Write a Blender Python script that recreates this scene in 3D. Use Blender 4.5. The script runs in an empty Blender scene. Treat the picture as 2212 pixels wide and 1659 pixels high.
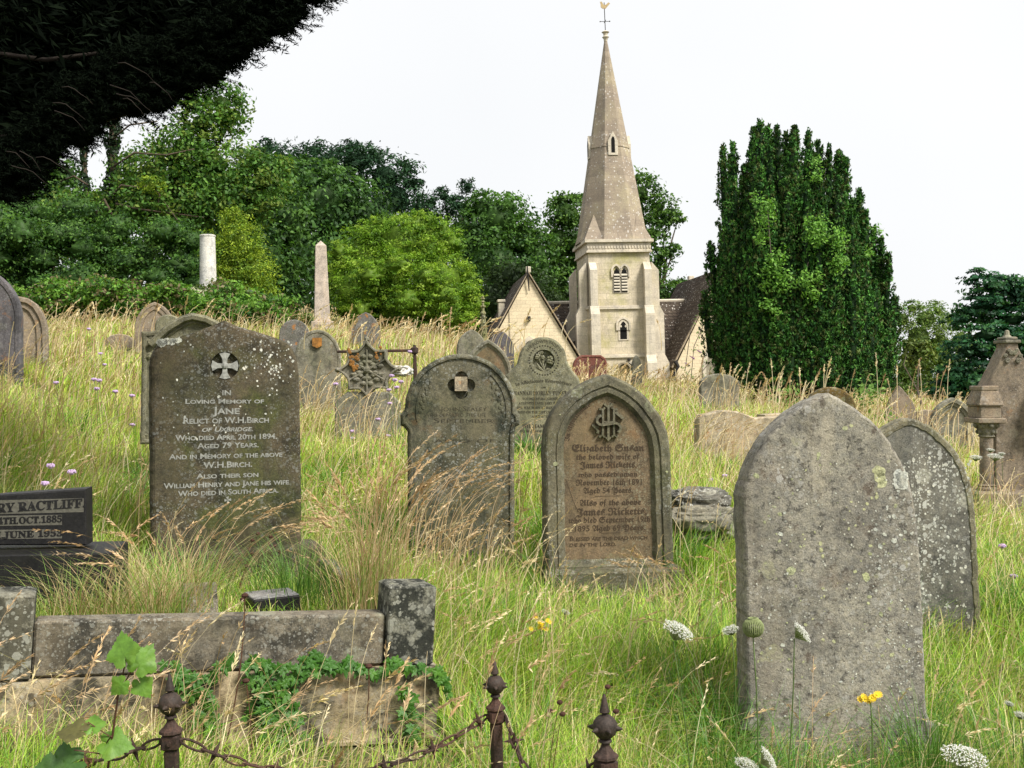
import bpy, bmesh, math, random
import numpy as np
from math import sin, cos, pi, radians, sqrt, atan2, tan
from mathutils import Vector, Matrix
from mathutils.geometry import tessellate_polygon
random.seed(7)
rng = np.random.default_rng(11)

# ------------------------------------------------------------------ camera, sky, sun, exposure
sc = bpy.context.scene
C = sc.collection
FPX = 2372.0                    # focal length in units of the 2212 px wide photograph
ROLL = radians(1.5)
cam_d = bpy.data.cameras.new('camera'); cam = bpy.data.objects.new('camera', cam_d); C.objects.link(cam)
cam_d.sensor_width = 36.0; cam_d.lens = 36.0 * FPX / 2212.0
cam_d.clip_start = 0.05; cam_d.clip_end = 3000
CR = Vector((cos(ROLL), 0, -sin(ROLL))); CU = Vector((sin(ROLL), 0, cos(ROLL))); CF = Vector((0, 1, 0))
m = Matrix.Identity(4)
for i in range(3):
    m[i][0] = CR[i]; m[i][1] = CU[i]; m[i][2] = -CF[i]
cam.matrix_world = m
sc.camera = cam

SUN_EL, SUN_AZ = radians(48), radians(128)     # azimuth measured from +Y towards +X: behind the viewer, to the right
w = bpy.data.worlds.new('World'); sc.world = w; w.use_nodes = True
nt = w.node_tree; nt.nodes.clear()
wo = nt.nodes.new('ShaderNodeOutputWorld'); bg = nt.nodes.new('ShaderNodeBackground')
sky = nt.nodes.new('ShaderNodeTexSky'); sky.sky_type = 'NISHITA'; sky.sun_disc = False
sky.sun_elevation = SUN_EL; sky.sun_rotation = SUN_AZ; sky.dust_density = 4.0; sky.air_density = 1.0
mx = nt.nodes.new('ShaderNodeMix'); mx.data_type = 'RGBA'; mx.inputs[0].default_value = 0.96
tcw = nt.nodes.new('ShaderNodeTexCoord'); nw = nt.nodes.new('ShaderNodeTexNoise')
nw.inputs['Scale'].default_value = 1.3; nw.inputs['Detail'].default_value = 4
rw = nt.nodes.new('ShaderNodeValToRGB')
rw.color_ramp.elements[0].position = .35; rw.color_ramp.elements[0].color = (6.55, 6.68, 6.85, 1)
rw.color_ramp.elements[1].position = .7; rw.color_ramp.elements[1].color = (7.3, 7.35, 7.4, 1)
nt.links.new(tcw.outputs['Generated'], nw.inputs['Vector']); nt.links.new(nw.outputs['Fac'], rw.inputs[0])
nt.links.new(sky.outputs[0], mx.inputs[6]); nt.links.new(rw.outputs[0], mx.inputs[7])
nt.links.new(mx.outputs[2], bg.inputs[0]); bg.inputs[1].default_value = 0.05
nt.links.new(bg.outputs[0], wo.inputs[0])
sd = bpy.data.lights.new('sun', 'SUN'); sun = bpy.data.objects.new('sun', sd); C.objects.link(sun)
sd.energy = 2.1; sd.angle = radians(16); sd.color = (1.0, .95, .87)
sdir = Vector((sin(SUN_AZ) * cos(SUN_EL), cos(SUN_AZ) * cos(SUN_EL), sin(SUN_EL)))
sun.rotation_euler = sdir.to_track_quat('Z', 'Y').to_euler(); sun.location = sdir * 100
sc.view_settings.view_transform = 'Standard'; sc.view_settings.look = 'None'
sc.view_settings.exposure = 1.5; sc.view_settings.gamma = 1.0
sc.render.engine = 'CYCLES'
sc.cycles.max_bounces = 5; sc.cycles.diffuse_bounces = 3; sc.cycles.glossy_bounces = 2
sc.cycles.transmission_bounces = 3; sc.cycles.transparent_max_bounces = 4
sc.cycles.caustics_reflective = False; sc.cycles.caustics_refractive = False

# ------------------------------------------------------------------ helpers
def P(px, py, d):
    "a point of the place seen at photograph pixel (2212 px scale) and standing d metres away"
    v = CR * ((px - 1106.0) / FPX * d) + CU * ((829.5 - py) / FPX * d) + CF * d
    return v

def tag(o, label=None, cat=None, group=None, kind=None):
    if label: o['label'] = label
    if cat: o['category'] = cat
    if group: o['group'] = group
    if kind: o['kind'] = kind
    return o

def empty(name, loc, label, cat, group=None, rot=None):
    o = bpy.data.objects.new(name, None); C.objects.link(o); o.empty_display_size = .1
    if rot is None: rot = Matrix.Identity(3)
    o.matrix_world = Matrix.Translation(loc) @ rot.to_4x4()
    tag(o, label, cat, group)
    return o

class MB:
    def __init__(s): s.v = []; s.f = []; s.m = []
    def add(s, vs, fs, mi=0):
        n = len(s.v); s.v.extend([tuple(x) for x in vs]); s.f.extend([tuple(i + n for i in f) for f in fs]); s.m.extend([mi] * len(fs))
    def box(s, x0, x1, y0, y1, z0, z1, mi=0, b=0.0, top=None):
        tx = top or 0
        if b <= 0:
            vs = [(x0, y0, z0), (x1, y0, z0), (x1, y1, z0), (x0, y1, z0), (x0 + tx, y0 + tx, z1), (x1 - tx, y0 + tx, z1), (x1 - tx, y1 - tx, z1), (x0 + tx, y1 - tx, z1)]
            s.add(vs, [(0, 3, 2, 1), (4, 5, 6, 7), (0, 1, 5, 4), (1, 2, 6, 5), (2, 3, 7, 6), (3, 0, 4, 7)], mi)
            return
        def ring(i, z): return [(x0 + i + tx * (z - z0) / (z1 - z0), y0 + i + tx * (z - z0) / (z1 - z0), z), (x1 - i - tx * (z - z0) / (z1 - z0), y0 + i + tx * (z - z0) / (z1 - z0), z), (x1 - i - tx * (z - z0) / (z1 - z0), y1 - i - tx * (z - z0) / (z1 - z0), z), (x0 + i + tx * (z - z0) / (z1 - z0), y1 - i - tx * (z - z0) / (z1 - z0), z)]
        # chamfered vertical edges too
        def oct_(i, z):
            r = ring(i, z); o = []
            c = b
            (a, bb, cc, dd) = r
            o = [(a[0] + c, a[1], z), (bb[0] - c, bb[1], z), (bb[0], bb[1] + c, z), (cc[0], cc[1] - c, z), (cc[0] - c, cc[1], z), (dd[0] + c, dd[1], z), (dd[0], dd[1] - c, z), (a[0], a[1] + c, z)]
            return o
        rs = [oct_(b, z0), oct_(0, z0 + b), oct_(0, z1 - b), oct_(b, z1)]
        vs = sum(rs, []); fs = []
        for k in range(3):
            for i in range(8):
                j = (i + 1) % 8
                fs.append((k * 8 + i, k * 8 + j, k * 8 + 8 + j, k * 8 + 8 + i))
        fs.append(tuple(range(7, -1, -1))); fs.append(tuple(range(24, 32)))
        s.add(vs, fs, mi)
    def lathe(s, prof, n=12, cx=0, cy=0, mi=0, rot=0):
        vs = []; fs = []
        for (r, z) in prof:
            for i in range(n):
                a = 2 * pi * i / n + rot
                vs.append((cx + r * cos(a), cy + r * sin(a), z))
        for k in range(len(prof) - 1):
            for i in range(n):
                j = (i + 1) % n
                fs.append((k * n + i, k * n + j, (k + 1) * n + j, (k + 1) * n + i))
        fs.append(tuple(range(n - 1, -1, -1))); fs.append(tuple(range((len(prof) - 1) * n, len(prof) * n)))
        s.add(vs, fs, mi)
    def tube(s, pts, rad, n=6, mi=0, closed=False):
        pts = [Vector(p) for p in pts]; L = len(pts); vs = []; fs = []
        up = Vector((0, 0, 1))
        for k, p in enumerate(pts):
            if closed: t = pts[(k + 1) % L] - pts[k - 1]
            else: t = pts[min(k + 1, L - 1)] - pts[max(k - 1, 0)]
            t.normalize()
            a = t.cross(Vector((0.13, 1, .21))).normalized(); b = t.cross(a)
            r = rad[k] if hasattr(rad, '__len__') else rad
            for i in range(n):
                an = 2 * pi * i / n
                vs.append(p + a * (r * cos(an)) + b * (r * sin(an)))
        for k in range(L if closed else L - 1):
            for i in range(n):
                j = (i + 1) % n; k2 = (k + 1) % L
                fs.append((k * n + i, k * n + j, k2 * n + j, k2 * n + i))
        if not closed:
            fs.append(tuple(range(n - 1, -1, -1))); fs.append(tuple(range((L - 1) * n, L * n)))
        s.add(vs, fs, mi)
    def sphere(s, c, r, n=8, mi=0, sc_=(1, 1, 1)):
        vs = []; fs = []; h = n // 2 + 1
        for k in range(h + 1):
            t = pi * k / h
            for i in range(n):
                a = 2 * pi * i / n
                vs.append((c[0] + r * sc_[0] * sin(t) * cos(a), c[1] + r * sc_[1] * sin(t) * sin(a), c[2] + r * sc_[2] * cos(t)))
        for k in range(h):
            for i in range(n):
                j = (i + 1) % n
                fs.append((k * n + i, (k + 1) * n + i, (k + 1) * n + j, k * n + j))
        s.add(vs, fs, mi)
    def build(s, name, mats, parent=None, smooth=False, angle=None):
        me = bpy.data.meshes.new(name); me.from_pydata(s.v, [], s.f)
        if not isinstance(mats, (list, tuple)): mats = [mats]
        for mt in mats: me.materials.append(mt)
        me.polygons.foreach_set('material_index', s.m)
        if smooth:
            me.polygons.foreach_set('use_smooth', [True] * len(s.f))
            if angle: me.set_sharp_from_angle(angle=radians(angle))
        me.update()
        o = bpy.data.objects.new(name, me); C.objects.link(o)
        if parent: o.parent = parent
        return o

def fast(name, V, Q, col, mat, parent=None, smooth=False):
    me = bpy.data.meshes.new(name)
    V = np.asarray(V, np.float32); Q = np.asarray(Q, np.int32)
    me.vertices.add(len(V)); me.vertices.foreach_set('co', V.ravel())
    me.loops.add(Q.size); me.loops.foreach_set('vertex_index', Q.ravel())
    me.polygons.add(len(Q)); me.polygons.foreach_set('loop_start', np.arange(0, Q.size, Q.shape[1], dtype=np.int32))
    me.polygons.foreach_set('loop_total', np.full(len(Q), Q.shape[1], np.int32))
    if smooth: me.polygons.foreach_set('use_smooth', np.ones(len(Q), bool))
    me.update(calc_edges=True)
    if col is not None:
        ca = me.color_attributes.new('Col', 'FLOAT_COLOR', 'POINT')
        c4 = np.ones((len(V), 4), np.float32); c4[:, :3] = col
        ca.data.foreach_set('color', c4.ravel())
    me.materials.append(mat)
    o = bpy.data.objects.new(name, me); C.objects.link(o)
    if parent: o.parent = parent
    return o

def noise3(p, f=1.0, seed=0.0):
    "cheap smooth pseudo-noise in about -1..1"
    x, y, z = p[:, 0] * f, p[:, 1] * f, p[:, 2] * f
    return (np.sin(x * 1.7 + y * 2.3 + seed) * np.cos(z * 2.1 - x * 1.1 + seed * 1.7) + np.sin(y * 3.1 - z * 2.7 + seed * .6) * .6 + np.sin(x * 4.3 + z * 3.9 + seed * 2.2) * np.cos(y * 4.7 + seed) * .5) / 1.8

# ------------------------------------------------------------------ materials
def new_mat(name):
    mt = bpy.data.materials.new(name); mt.use_nodes = True; t = mt.node_tree
    b = t.nodes['Principled BSDF']
    return mt, t, b
def N(t, kind, **kw):
    n = t.nodes.new(kind)
    for k, v in kw.items():
        if k in n.inputs: n.inputs[k].default_value = v
        else: setattr(n, k, v)
    return n
def ramp(t, src, p0, p1, c0=0.0, c1=1.0):
    r = t.nodes.new('ShaderNodeMapRange'); r.inputs[1].default_value = p0; r.inputs[2].default_value = p1
    r.inputs[3].default_value = c0; r.inputs[4].default_value = c1; t.links.new(src, r.inputs[0]); return r.outputs[0]
def mixc(t, fac, a, b, mode='MIX'):
    n = t.nodes.new('ShaderNodeMix'); n.data_type = 'RGBA'; n.blend_type = mode
    for i, x in ((0, fac), (6, a), (7, b)):
        if isinstance(x, bpy.types.NodeSocket): t.links.new(x, n.inputs[i])
        elif i == 0: n.inputs[0].default_value = x
        else: n.inputs[i].default_value = (*x, 1)
    return n.outputs[2]
def mul(t, a, b, op='MULTIPLY'):
    n = t.nodes.new('ShaderNodeMath'); n.operation = op
    for i, x in ((0, a), (1, b)):
        if isinstance(x, bpy.types.NodeSocket): t.links.new(x, n.inputs[i])
        else: n.inputs[i].default_value = x
    return n.outputs[0]
def coords(t, seed=0.0, scale=(1, 1, 1)):
    tc = t.nodes.new('ShaderNodeTexCoord'); mp = t.nodes.new('ShaderNodeMapping')
    mp.inputs['Location'].default_value = (seed * 3.1, seed * 1.7, seed * 2.3); mp.inputs['Scale'].default_value = scale
    t.links.new(tc.outputs['Object'], mp.inputs[0]); return mp.outputs[0]
def noise(t, vec, scale, detail=6, rough=.6, dist=0.0):
    n = N(t, 'ShaderNodeTexNoise', Scale=scale, Detail=detail, Roughness=rough, Distortion=dist)
    t.links.new(vec, n.inputs['Vector']); return n.outputs['Fac']
def spots(t, vec, scale, keep, size, amt=1.0):
    "round lichen spots: random cells of a Voronoi pattern"
    dn = N(t, 'ShaderNodeTexNoise', Scale=scale * 2.2, Detail=4); t.links.new(vec, dn.inputs['Vector'])
    vm = t.nodes.new('ShaderNodeVectorMath'); vm.operation = 'MULTIPLY_ADD'
    t.links.new(dn.outputs['Color'], vm.inputs[0]); vm.inputs[1].default_value = (.35 / scale,) * 3; t.links.new(vec, vm.inputs[2])
    v = N(t, 'ShaderNodeTexVoronoi', Scale=scale); t.links.new(vm.outputs[0], v.inputs['Vector'])
    sp = t.nodes.new('ShaderNodeSeparateColor'); t.links.new(v.outputs['Color'], sp.inputs[0])
    r = ramp(t, sp.outputs[0], keep, 1.0, 0.0, size)
    dlt = mul(t, r, v.outputs['Distance'], 'SUBTRACT')
    return mul(t, ramp(t, dlt, 0.0, 0.05), amt)

def stone_mat(name, c1, c2, dark=(.03, .03, .022), darkamt=.7, white=.5, wscale=40, whitecol=(.55, .56, .52), big=.3, bigcol=(.42, .44, .25), orange=0.0, moss=.2, streak=.4, seed=0., bump=.6, rough=.9, darklo=.5, darkhi=.6, dsc=5.5, gain=1.25):
    warm = (gain * 1.01, gain, gain * .95); c1 = tuple(a * b for a, b in zip(c1, warm)); c2 = tuple(a * b for a, b in zip(c2, warm))
    mt, t, b = new_mat(name)
    v = coords(t, seed)
    base = mixc(t, ramp(t, noise(t, v, 3.2, 8), .36, .62), c1, c2)
    base = mixc(t, mul(t, ramp(t, noise(t, v, 14, 8, .7), .46, .62), .45), base, tuple(x * .55 for x in c2))
    if moss: base = mixc(t, mul(t, ramp(t, noise(t, v, 2.3, 6, .6, 1.0), .5, .66), moss), base, (.055, .07, .014))
    if streak:
        vs = coords(t, seed + 4, (16, 16, 1.1))
        base = mixc(t, mul(t, ramp(t, noise(t, vs, 1.0, 5), .52, .72), streak), base, dark)
    dm = mul(t, ramp(t, noise(t, v, dsc, 10, .72), darklo, darkhi), darkamt)
    base = mixc(t, dm, base, dark)
    base = mixc(t, 1.0, base, mixc(t, ramp(t, noise(t, v, 160, 3), .3, .7), (.62, .62, .62), (1.4, 1.4, 1.4)), 'MULTIPLY')
    base = mixc(t, 1.0, base, mixc(t, ramp(t, noise(t, v, 38, 5, .7), .32, .68), (.72, .74, .78), (1.25, 1.22, 1.16)), 'MULTIPLY')
    base = mixc(t, mul(t, ramp(t, noise(t, coords(t, seed + 9, (5, 5, .9)), 1, 6, .6), .5, .68), .3), base, tuple(x * 1.45 * k for x, k in zip(c1, (1.05, .95, .82))))
    base = mixc(t, mul(t, ramp(t, noise(t, v, 70, 4, .7), .58, .66), .65), base, (.025, .024, .02))
    if orange:
        base = mixc(t, mul(t, ramp(t, noise(t, v, 6.5, 8, .7), .58, .66), orange), base, (.42, .16, .02))
    wm = None
    if big:
        bm = spots(t, v, 9, .72, .55, big)
        base = mixc(t, mul(t, bm, ramp(t, noise(t, v, 60, 4), .35, .6)), base, bigcol)
    if white:
        area = ramp(t, noise(t, v, 2.8, 5), .42, .6)
        a = spots(t, v, wscale, .55, .6, white); a2 = spots(t, v, wscale * 2.4, .5, .65, white)
        wm = mul(t, mul(t, a, a2, 'MAXIMUM'), area)
        base = mixc(t, wm, base, whitecol)
    t.links.new(base, b.inputs['Base Color']); b.inputs['Roughness'].default_value = rough
    b.inputs['Specular IOR Level'].default_value = .25
    h = mul(t, mul(t, noise(t, v, 90, 6, .7), .6), mul(t, noise(t, v, 18, 6), .8), 'ADD')
    if wm is not None: h = mul(t, h, mul(t, wm, .12), 'ADD')
    bp = N(t, 'ShaderNodeBump', Strength=bump, Distance=.008); t.links.new(h, bp.inputs['Height'])
    t.links.new(bp.outputs[0], b.inputs['Normal'])
    return mt

def plain_mat(name, col, rough=.8, var=.25, nscale=30, metal=0, bump=.2, col2=None, spec=.3):
    mt, t, b = new_mat(name); v = coords(t, 1)
    c2 = col2 or tuple(x * (1 - var) for x in col)
    t.links.new(mixc(t, ramp(t, noise(t, v, nscale, 6), .35, .65), col, c2), b.inputs['Base Color'])
    b.inputs['Roughness'].default_value = rough; b.inputs['Metallic'].default_value = metal; b.inputs['Specular IOR Level'].default_value = spec
    if bump:
        bp = N(t, 'ShaderNodeBump', Strength=bump, Distance=.004); t.links.new(noise(t, v, nscale * 2.5, 6), bp.inputs['Height']); t.links.new(bp.outputs[0], b.inputs['Normal'])
    return mt

def leaf_mat(name, trans=.35, rough=.55, spec=.25, tint=(1.1, 1.15, .6)):
    mt, t, b = new_mat(name)
    at = t.nodes.new('ShaderNodeAttribute'); at.attribute_name = 'Col'
    t.links.new(at.outputs['Color'], b.inputs['Base Color']); b.inputs['Roughness'].default_value = rough; b.inputs['Specular IOR Level'].default_value = spec
    tr = t.nodes.new('ShaderNodeBsdfTranslucent'); t.links.new(mixc(t, 1.0, at.outputs['Color'], tint, 'MULTIPLY'), tr.inputs[0])
    ms = t.nodes.new('ShaderNodeMixShader'); ms.inputs[0].default_value = trans
    t.links.new(b.outputs[0], ms.inputs[1]); t.links.new(tr.outputs[0], ms.inputs[2])
    t.links.new(ms.outputs[0], t.nodes['Material Output'].inputs[0])
    return mt

M = {}
M['leaf'] = leaf_mat('leaf'); M['grass'] = leaf_mat('grass_blade', .3, .5, .35, (1.15, 1.1, .6)); M['needle'] = leaf_mat('needle', .15, .6, .12)
M['petal'] = leaf_mat('petal', .3, .7, .1, (1, 1, 1))
M['bark'] = plain_mat('bark', (.10, .075, .05), .95, .5, 12, 0, .8)
M['greybark'] = plain_mat('grey_bark', (.20, .17, .13), .95, .5, 12, 0, .8)

# ------------------------------------------------------------------ ground height
ctrl = [(1106, 2200, 2.9), (400, 1680, 3.4), (500, 1600, 3.9), (940, 1600, 4.1), (1106, 1640, 4.2), (1800, 1640, 4.4), (1500, 1560, 4.6), (2150, 1560, 4.9), (2060, 1370, 5.8), (1320, 1305, 6.5), (1180, 1250, 6.8),
        (490, 1262, 6.2), (100, 1290, 5.0), (-200, 1240, 5.2), (1000, 1195, 7.4), (1500, 1140, 7.9), (795, 955, 12.0), (1180, 985, 10.5), (690, 885, 16.5), (200, 900, 12), (200, 790, 17), (20, 800, 12), (-300, 760, 14), (330, 752, 19.5), (100, 716, 27),
        (400, 714, 27), (630, 740, 24), (697, 735, 30), (790, 738, 25), (900, 765, 25), (560, 702, 33), (600, 695, 60), (-300, 672, 45), (1020, 775, 26), (1270, 838, 29), (1300, 826, 45), (1340, 838, 58), (1180, 832, 55), (1500, 838, 55), (1000, 745, 42), (1580, 905, 20), (1600, 1015, 12),
        (1780, 925, 16), (1730, 892, 29), (2060, 985, 19), (1940, 925, 26), (2180, 1112, 11), (2120, 880, 45), (2050, 870, 70), (1400, 830, 80), (900, 690, 70), (300, 695, 60), (0, 680, 50), (-900, 640, 55), (-900, 800, 20), (3200, 900, 60), (3000, 1100, 14), (2600, 1300, 8), (-500, 1300, 5)]
CP = np.array([tuple(P(*c)) for c in ctrl]); CP = np.vstack([CP, [(0, 0, -1.62), (-3, 0, -1.45), (3, 0, -1.7), (0, -6, -1.75), (-60, -10, 5), (60, -10, -8), (120, 60, -10), (-100, 80, 9), (0, 140, 3), (120, 150, -6), (-120, 160, 16)]])
def _U(r2): return np.where(r2 > 1e-9, .5 * r2 * np.log(np.maximum(r2, 1e-9)), 0)
def _fit():
    # work in a compressed plane so near points keep their detail
    q = warp(CP[:, 0], CP[:, 1]); n = len(q)
    r2 = ((q[:, None] - q[None]) ** 2).sum(-1)
    A = np.zeros((n + 3, n + 3)); A[:n, :n] = _U(r2) + np.eye(n) * .02
    A[:n, n:] = np.c_[np.ones(n), q]; A[n:, :n] = A[:n, n:].T
    return q, np.linalg.solve(A, np.r_[CP[:, 2], 0, 0, 0])
def warp(x, y):
    r = np.sqrt(x * x + y * y) + 1e-6; k = np.log1p(r / 3.0) * 3.0 / r
    return np.c_[x * k, y * k]
QC, WC = _fit()
def gz(x, y):
    x = np.atleast_1d(np.asarray(x, float)); y = np.atleast_1d(np.asarray(y, float))
    out = np.empty(len(x))
    for i in range(0, len(x), 50000):
        q = warp(x[i:i + 50000], y[i:i + 50000]); r2 = ((q[:, None] - QC[None]) ** 2).sum(-1)
        out[i:i + 50000] = _U(r2) @ WC[:-3] + WC[-3] + q @ WC[-2:]
    far = np.clip((np.hypot(x, y) - 120) / 200, 0, 1)
    return out * (1 - far) + far * (-8 - 6 * np.sin(x / 400))
def g1(x, y): return float(gz([x], [y])[0])

# ground sheet: rings around the viewer, reaching the horizon
def build_ground():
    rad = np.r_[0.3, np.geomspace(.8, 120, 130), np.geomspace(135, 2500, 24)]; na = 200
    a = np.linspace(0, 2 * pi, na, endpoint=False)
    R, A_ = np.meshgrid(rad, a, indexing='ij'); x = (R * np.sin(A_)).ravel(); y = (R * np.cos(A_)).ravel()
    z = gz(x, y) + .012 * np.sin(x * 3.1) * np.cos(y * 2.7)
    V = np.c_[x, y, z]; nr = len(rad)
    i, j = np.meshgrid(np.arange(nr - 1), np.arange(na), indexing='ij'); i = i.ravel(); j = j.ravel(); j2 = (j + 1) % na
    Q = np.c_[i * na + j, i * na + j2, (i + 1) * na + j2, (i + 1) * na + j]
    Q = Q[:, ::-1]
    mt, t, b = new_mat('meadow_soil'); v = coords(t)
    c = mixc(t, ramp(t, noise(t, v, 1.3, 8), .35, .65), (.05, .065, .018), (.15, .125, .05))
    c = mixc(t, ramp(t, noise(t, v, 35, 8), .4, .6), c, (.045, .05, .018))
    t.links.new(c, b.inputs['Base Color']); b.inputs['Roughness'].default_value = 1
    o = fast('ground', V, Q, None, mt, smooth=True)
    tag(o, kind='structure')
build_ground()
# ------------------------------------------------------------------ church
def ashlar(name, c1, c2, mortar, bw=.55, rh=.28, patch=(.30, .29, .17), pamt=.4, grey=(.25, .23, .20), gamt=.3, spots_=0., seed=0, streak=.2, ms=.008):
    mt, t, b = new_mat(name); tc = t.nodes.new('ShaderNodeTexCoord'); sp = t.nodes.new('ShaderNodeSeparateXYZ'); t.links.new(tc.outputs['Object'], sp.inputs[0])
    cb = t.nodes.new('ShaderNodeCombineXYZ'); t.links.new(mul(t, sp.outputs[0], mul(t, sp.outputs[1], 1.0), 'ADD'), cb.inputs[0]); t.links.new(sp.outputs[2], cb.inputs[1])
    br = N(t, 'ShaderNodeTexBrick', Scale=1.0); br.inputs['Brick Width'].default_value = bw; br.inputs['Row Height'].default_value = rh; br.inputs['Mortar Size'].default_value = ms
    br.inputs['Color1'].default_value = (*c1, 1); br.inputs['Color2'].default_value = (*c2, 1); br.inputs['Mortar'].default_value = (*mortar, 1); br.inputs['Bias'].default_value = 0
    t.links.new(cb.outputs[0], br.inputs['Vector'])
    v = coords(t, seed); c = br.outputs['Color']
    c = mixc(t, mul(t, ramp(t, noise(t, v, .55, 7, .65), .48, .66), pamt), c, patch)
    c = mixc(t, mul(t, ramp(t, noise(t, v, 1.4, 9, .7), .5, .66), gamt), c, grey)
    if streak: c = mixc(t, mul(t, ramp(t, noise(t, coords(t, seed + 2, (3.5, 3.5, .35)), 1, 6), .52, .7), streak), c, grey)
    if spots_: c = mixc(t, spots(t, v, 9, .6, .5, spots_), c, (.58, .55, .50))
    c = mixc(t, 1.0, c, mixc(t, ramp(t, noise(t, v, 14, 4), .3, .7), (.85, .85, .85), (1.12, 1.12, 1.12)), 'MULTIPLY')
    t.links.new(c, b.inputs['Base Color']); b.inputs['Roughness'].default_value = .95; b.inputs['Specular IOR Level'].default_value = .2
    bp = N(t, 'ShaderNodeBump', Strength=.4, Distance=.03); t.links.new(mul(t, noise(t, v, 9, 6), mul(t, br.outputs['Fac'], -.3), 'ADD'), bp.inputs['Height']); t.links.new(bp.outputs[0], b.inputs['Normal'])
    return mt
M['cream'] = ashlar('cream_stone', (.80, .68, .47), (.72, .61, .42), (.52, .43, .30), .5, .19, (.55, .45, .3), .25, (.42, .36, .27), .25, seed=3, streak=.1)
M['tower'] = ashlar('tower_stone', (.66, .58, .44), (.56, .49, .36), (.38, .33, .24), .7, .33, (.36, .34, .13), .85, (.31, .28, .22), .65, seed=5, streak=.5)
M['dress'] = ashlar('dressed_stone', (.66, .59, .47), (.58, .52, .42), (.45, .40, .32), .9, .5, (.40, .36, .22), .4, (.30, .28, .25), .45, seed=9, streak=.45)
M['spire'] = ashlar('spire_stone', (.34, .282, .215), (.27, .222, .17), (.20, .165, .13), .8, .36, (.44, .39, .24), .55, (.19, .165, .14), .6, spots_=.75, seed=12, streak=.35, ms=.006)
M['tiles'] = ashlar('stone_tiles', (.11, .085, .066), (.075, .058, .046), (.026, .02, .016), .28, .2, (.10, .085, .06), .3, (.05, .04, .035), .4, spots_=.8, seed=2, streak=.1, ms=.022)
M['brownedge'] = plain_mat('weathered_verge', (.46, .37, .26), .95, .5, 8)
M['louvre'] = plain_mat('louvre_slat', (.55, .50, .40), .9, .2, 6)
M['void'] = plain_mat('dark_opening', (.008, .008, .007), 1, 0, 5, bump=0)
M['lead'] = plain_mat('dark_iron', (.03, .026, .024), .6, .4, 20)
M['gilt'] = plain_mat('gilded_metal', (.55, .42, .22), .4, .3, 20, .6, 0)

CH_YAW = radians(6.0)
chR = Matrix.Rotation(CH_YAW, 3, 'Z')
S6 = 60.0 / FPX
T0 = P(1345, 842, 60.0)         # middle of the tower's front face at the ground
church = empty('chapel_with_spire', T0, 'pale stone cemetery chapel with a tall pointed spire and two gables', 'chapel', rot=chR)
def zt(py): return (842 - py) * S6
def ogive(cx, z0, w_, h, spring=.45, n=8):
    "two-centred pointed arch outline, anticlockwise seen from the front, starting bottom right"
    zs = z0 + h * spring; hh = h - h * spring; r = w_ / 2; kk = .7; th = math.acos(kk / (1 + kk)); top = (1 + kk) * sin(th)
    pts = [(cx + r, z0), (cx + r, zs)] + [(cx + r * ((1 + kk) * cos(th * i / n) - kk), zs + hh * (1 + kk) * sin(th * i / n) / top) for i in range(1, n)] + [(cx, z0 + h)]
    return pts + [(2 * cx - x, z) for (x, z) in pts[:-1]][::-1]
def prism(mb, pts, y0, y1, mi=0):
    "outline (x,z) extruded from y0 (front) to y1"
    n = len(pts); vs = [(x, y0, z) for x, z in pts] + [(x, y1, z) for x, z in pts]
    fs = [tuple(range(n)), tuple(range(2 * n - 1, n - 1, -1))]
    for i in range(n):
        j = (i + 1) % n; fs.append((i, i + n, j + n, j))
    mb.add(vs, fs, mi)
def ringprism(mb, outer, inner, y0, y1, mi=0):
    n = len(outer); vs = [(x, y0, z) for x, z in outer] + [(x, y0, z) for x, z in inner] + [(x, y1, z) for x, z in outer] + [(x, y1, z) for x, z in inner]; fs = []
    for i in range(n):
        j = (i + 1) % n
        fs += [(i, j, n + j, n + i), (2 * n + i, 3 * n + i, 3 * n + j, 2 * n + j), (i, 2 * n + i, 2 * n + j, j), (n + i, n + j, 3 * n + j, 3 * n + i)]
    mb.add(vs, fs, mi)

HW = 1.82; DEP = 3.9; cy = DEP / 2                       # tower half width / depth
zs1, zs2, zc0, zc1 = zt(770), zt(665), zt(541), zt(517)
tw = MB()
tw.box(-HW - .12, HW + .12, -.1, DEP + .1, -1.5, zs1)
tw.box(-HW, HW, 0, DEP, zs1, zs2)
HU = HW - .12; tw.box(-HU, HU, .05, DEP - .05, zs2, zc0)
towero = tw.build('tower', [M['tower']], church)
st = MB()
for z, o_ in ((zs1, .2), (zs2, .1)):
    st.box(-HW - o_, HW + o_, -o_, DEP + o_, z - .06, z + .06); 
    st.box(-HW - o_ + .06, HW + o_ - .06, -o_ + .06, DEP + o_ - .06, z + .06, z + .14)
st.build('string_course', M['dress'], towero)
cn = MB()
cn.box(-HU - .06, HU + .06, -.06, DEP + .06, zc0, zc1 - .16)
cn.box(-HU - .2, HU + .2, -.2, DEP + .2, zc1 - .16, zc1)
cn.box(-HU - .12, HU + .12, -.12, DEP + .12, zc0 - .1, zc0)
for i in range(22):
    x = -HW + .1 + i * (2 * HW - .2) / 21
    cn.box(x - .045, x + .045, -.10, -.06, zc0 + .12, zc0 + .26)
cn.build('cornice', M['dress'], towero)
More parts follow.
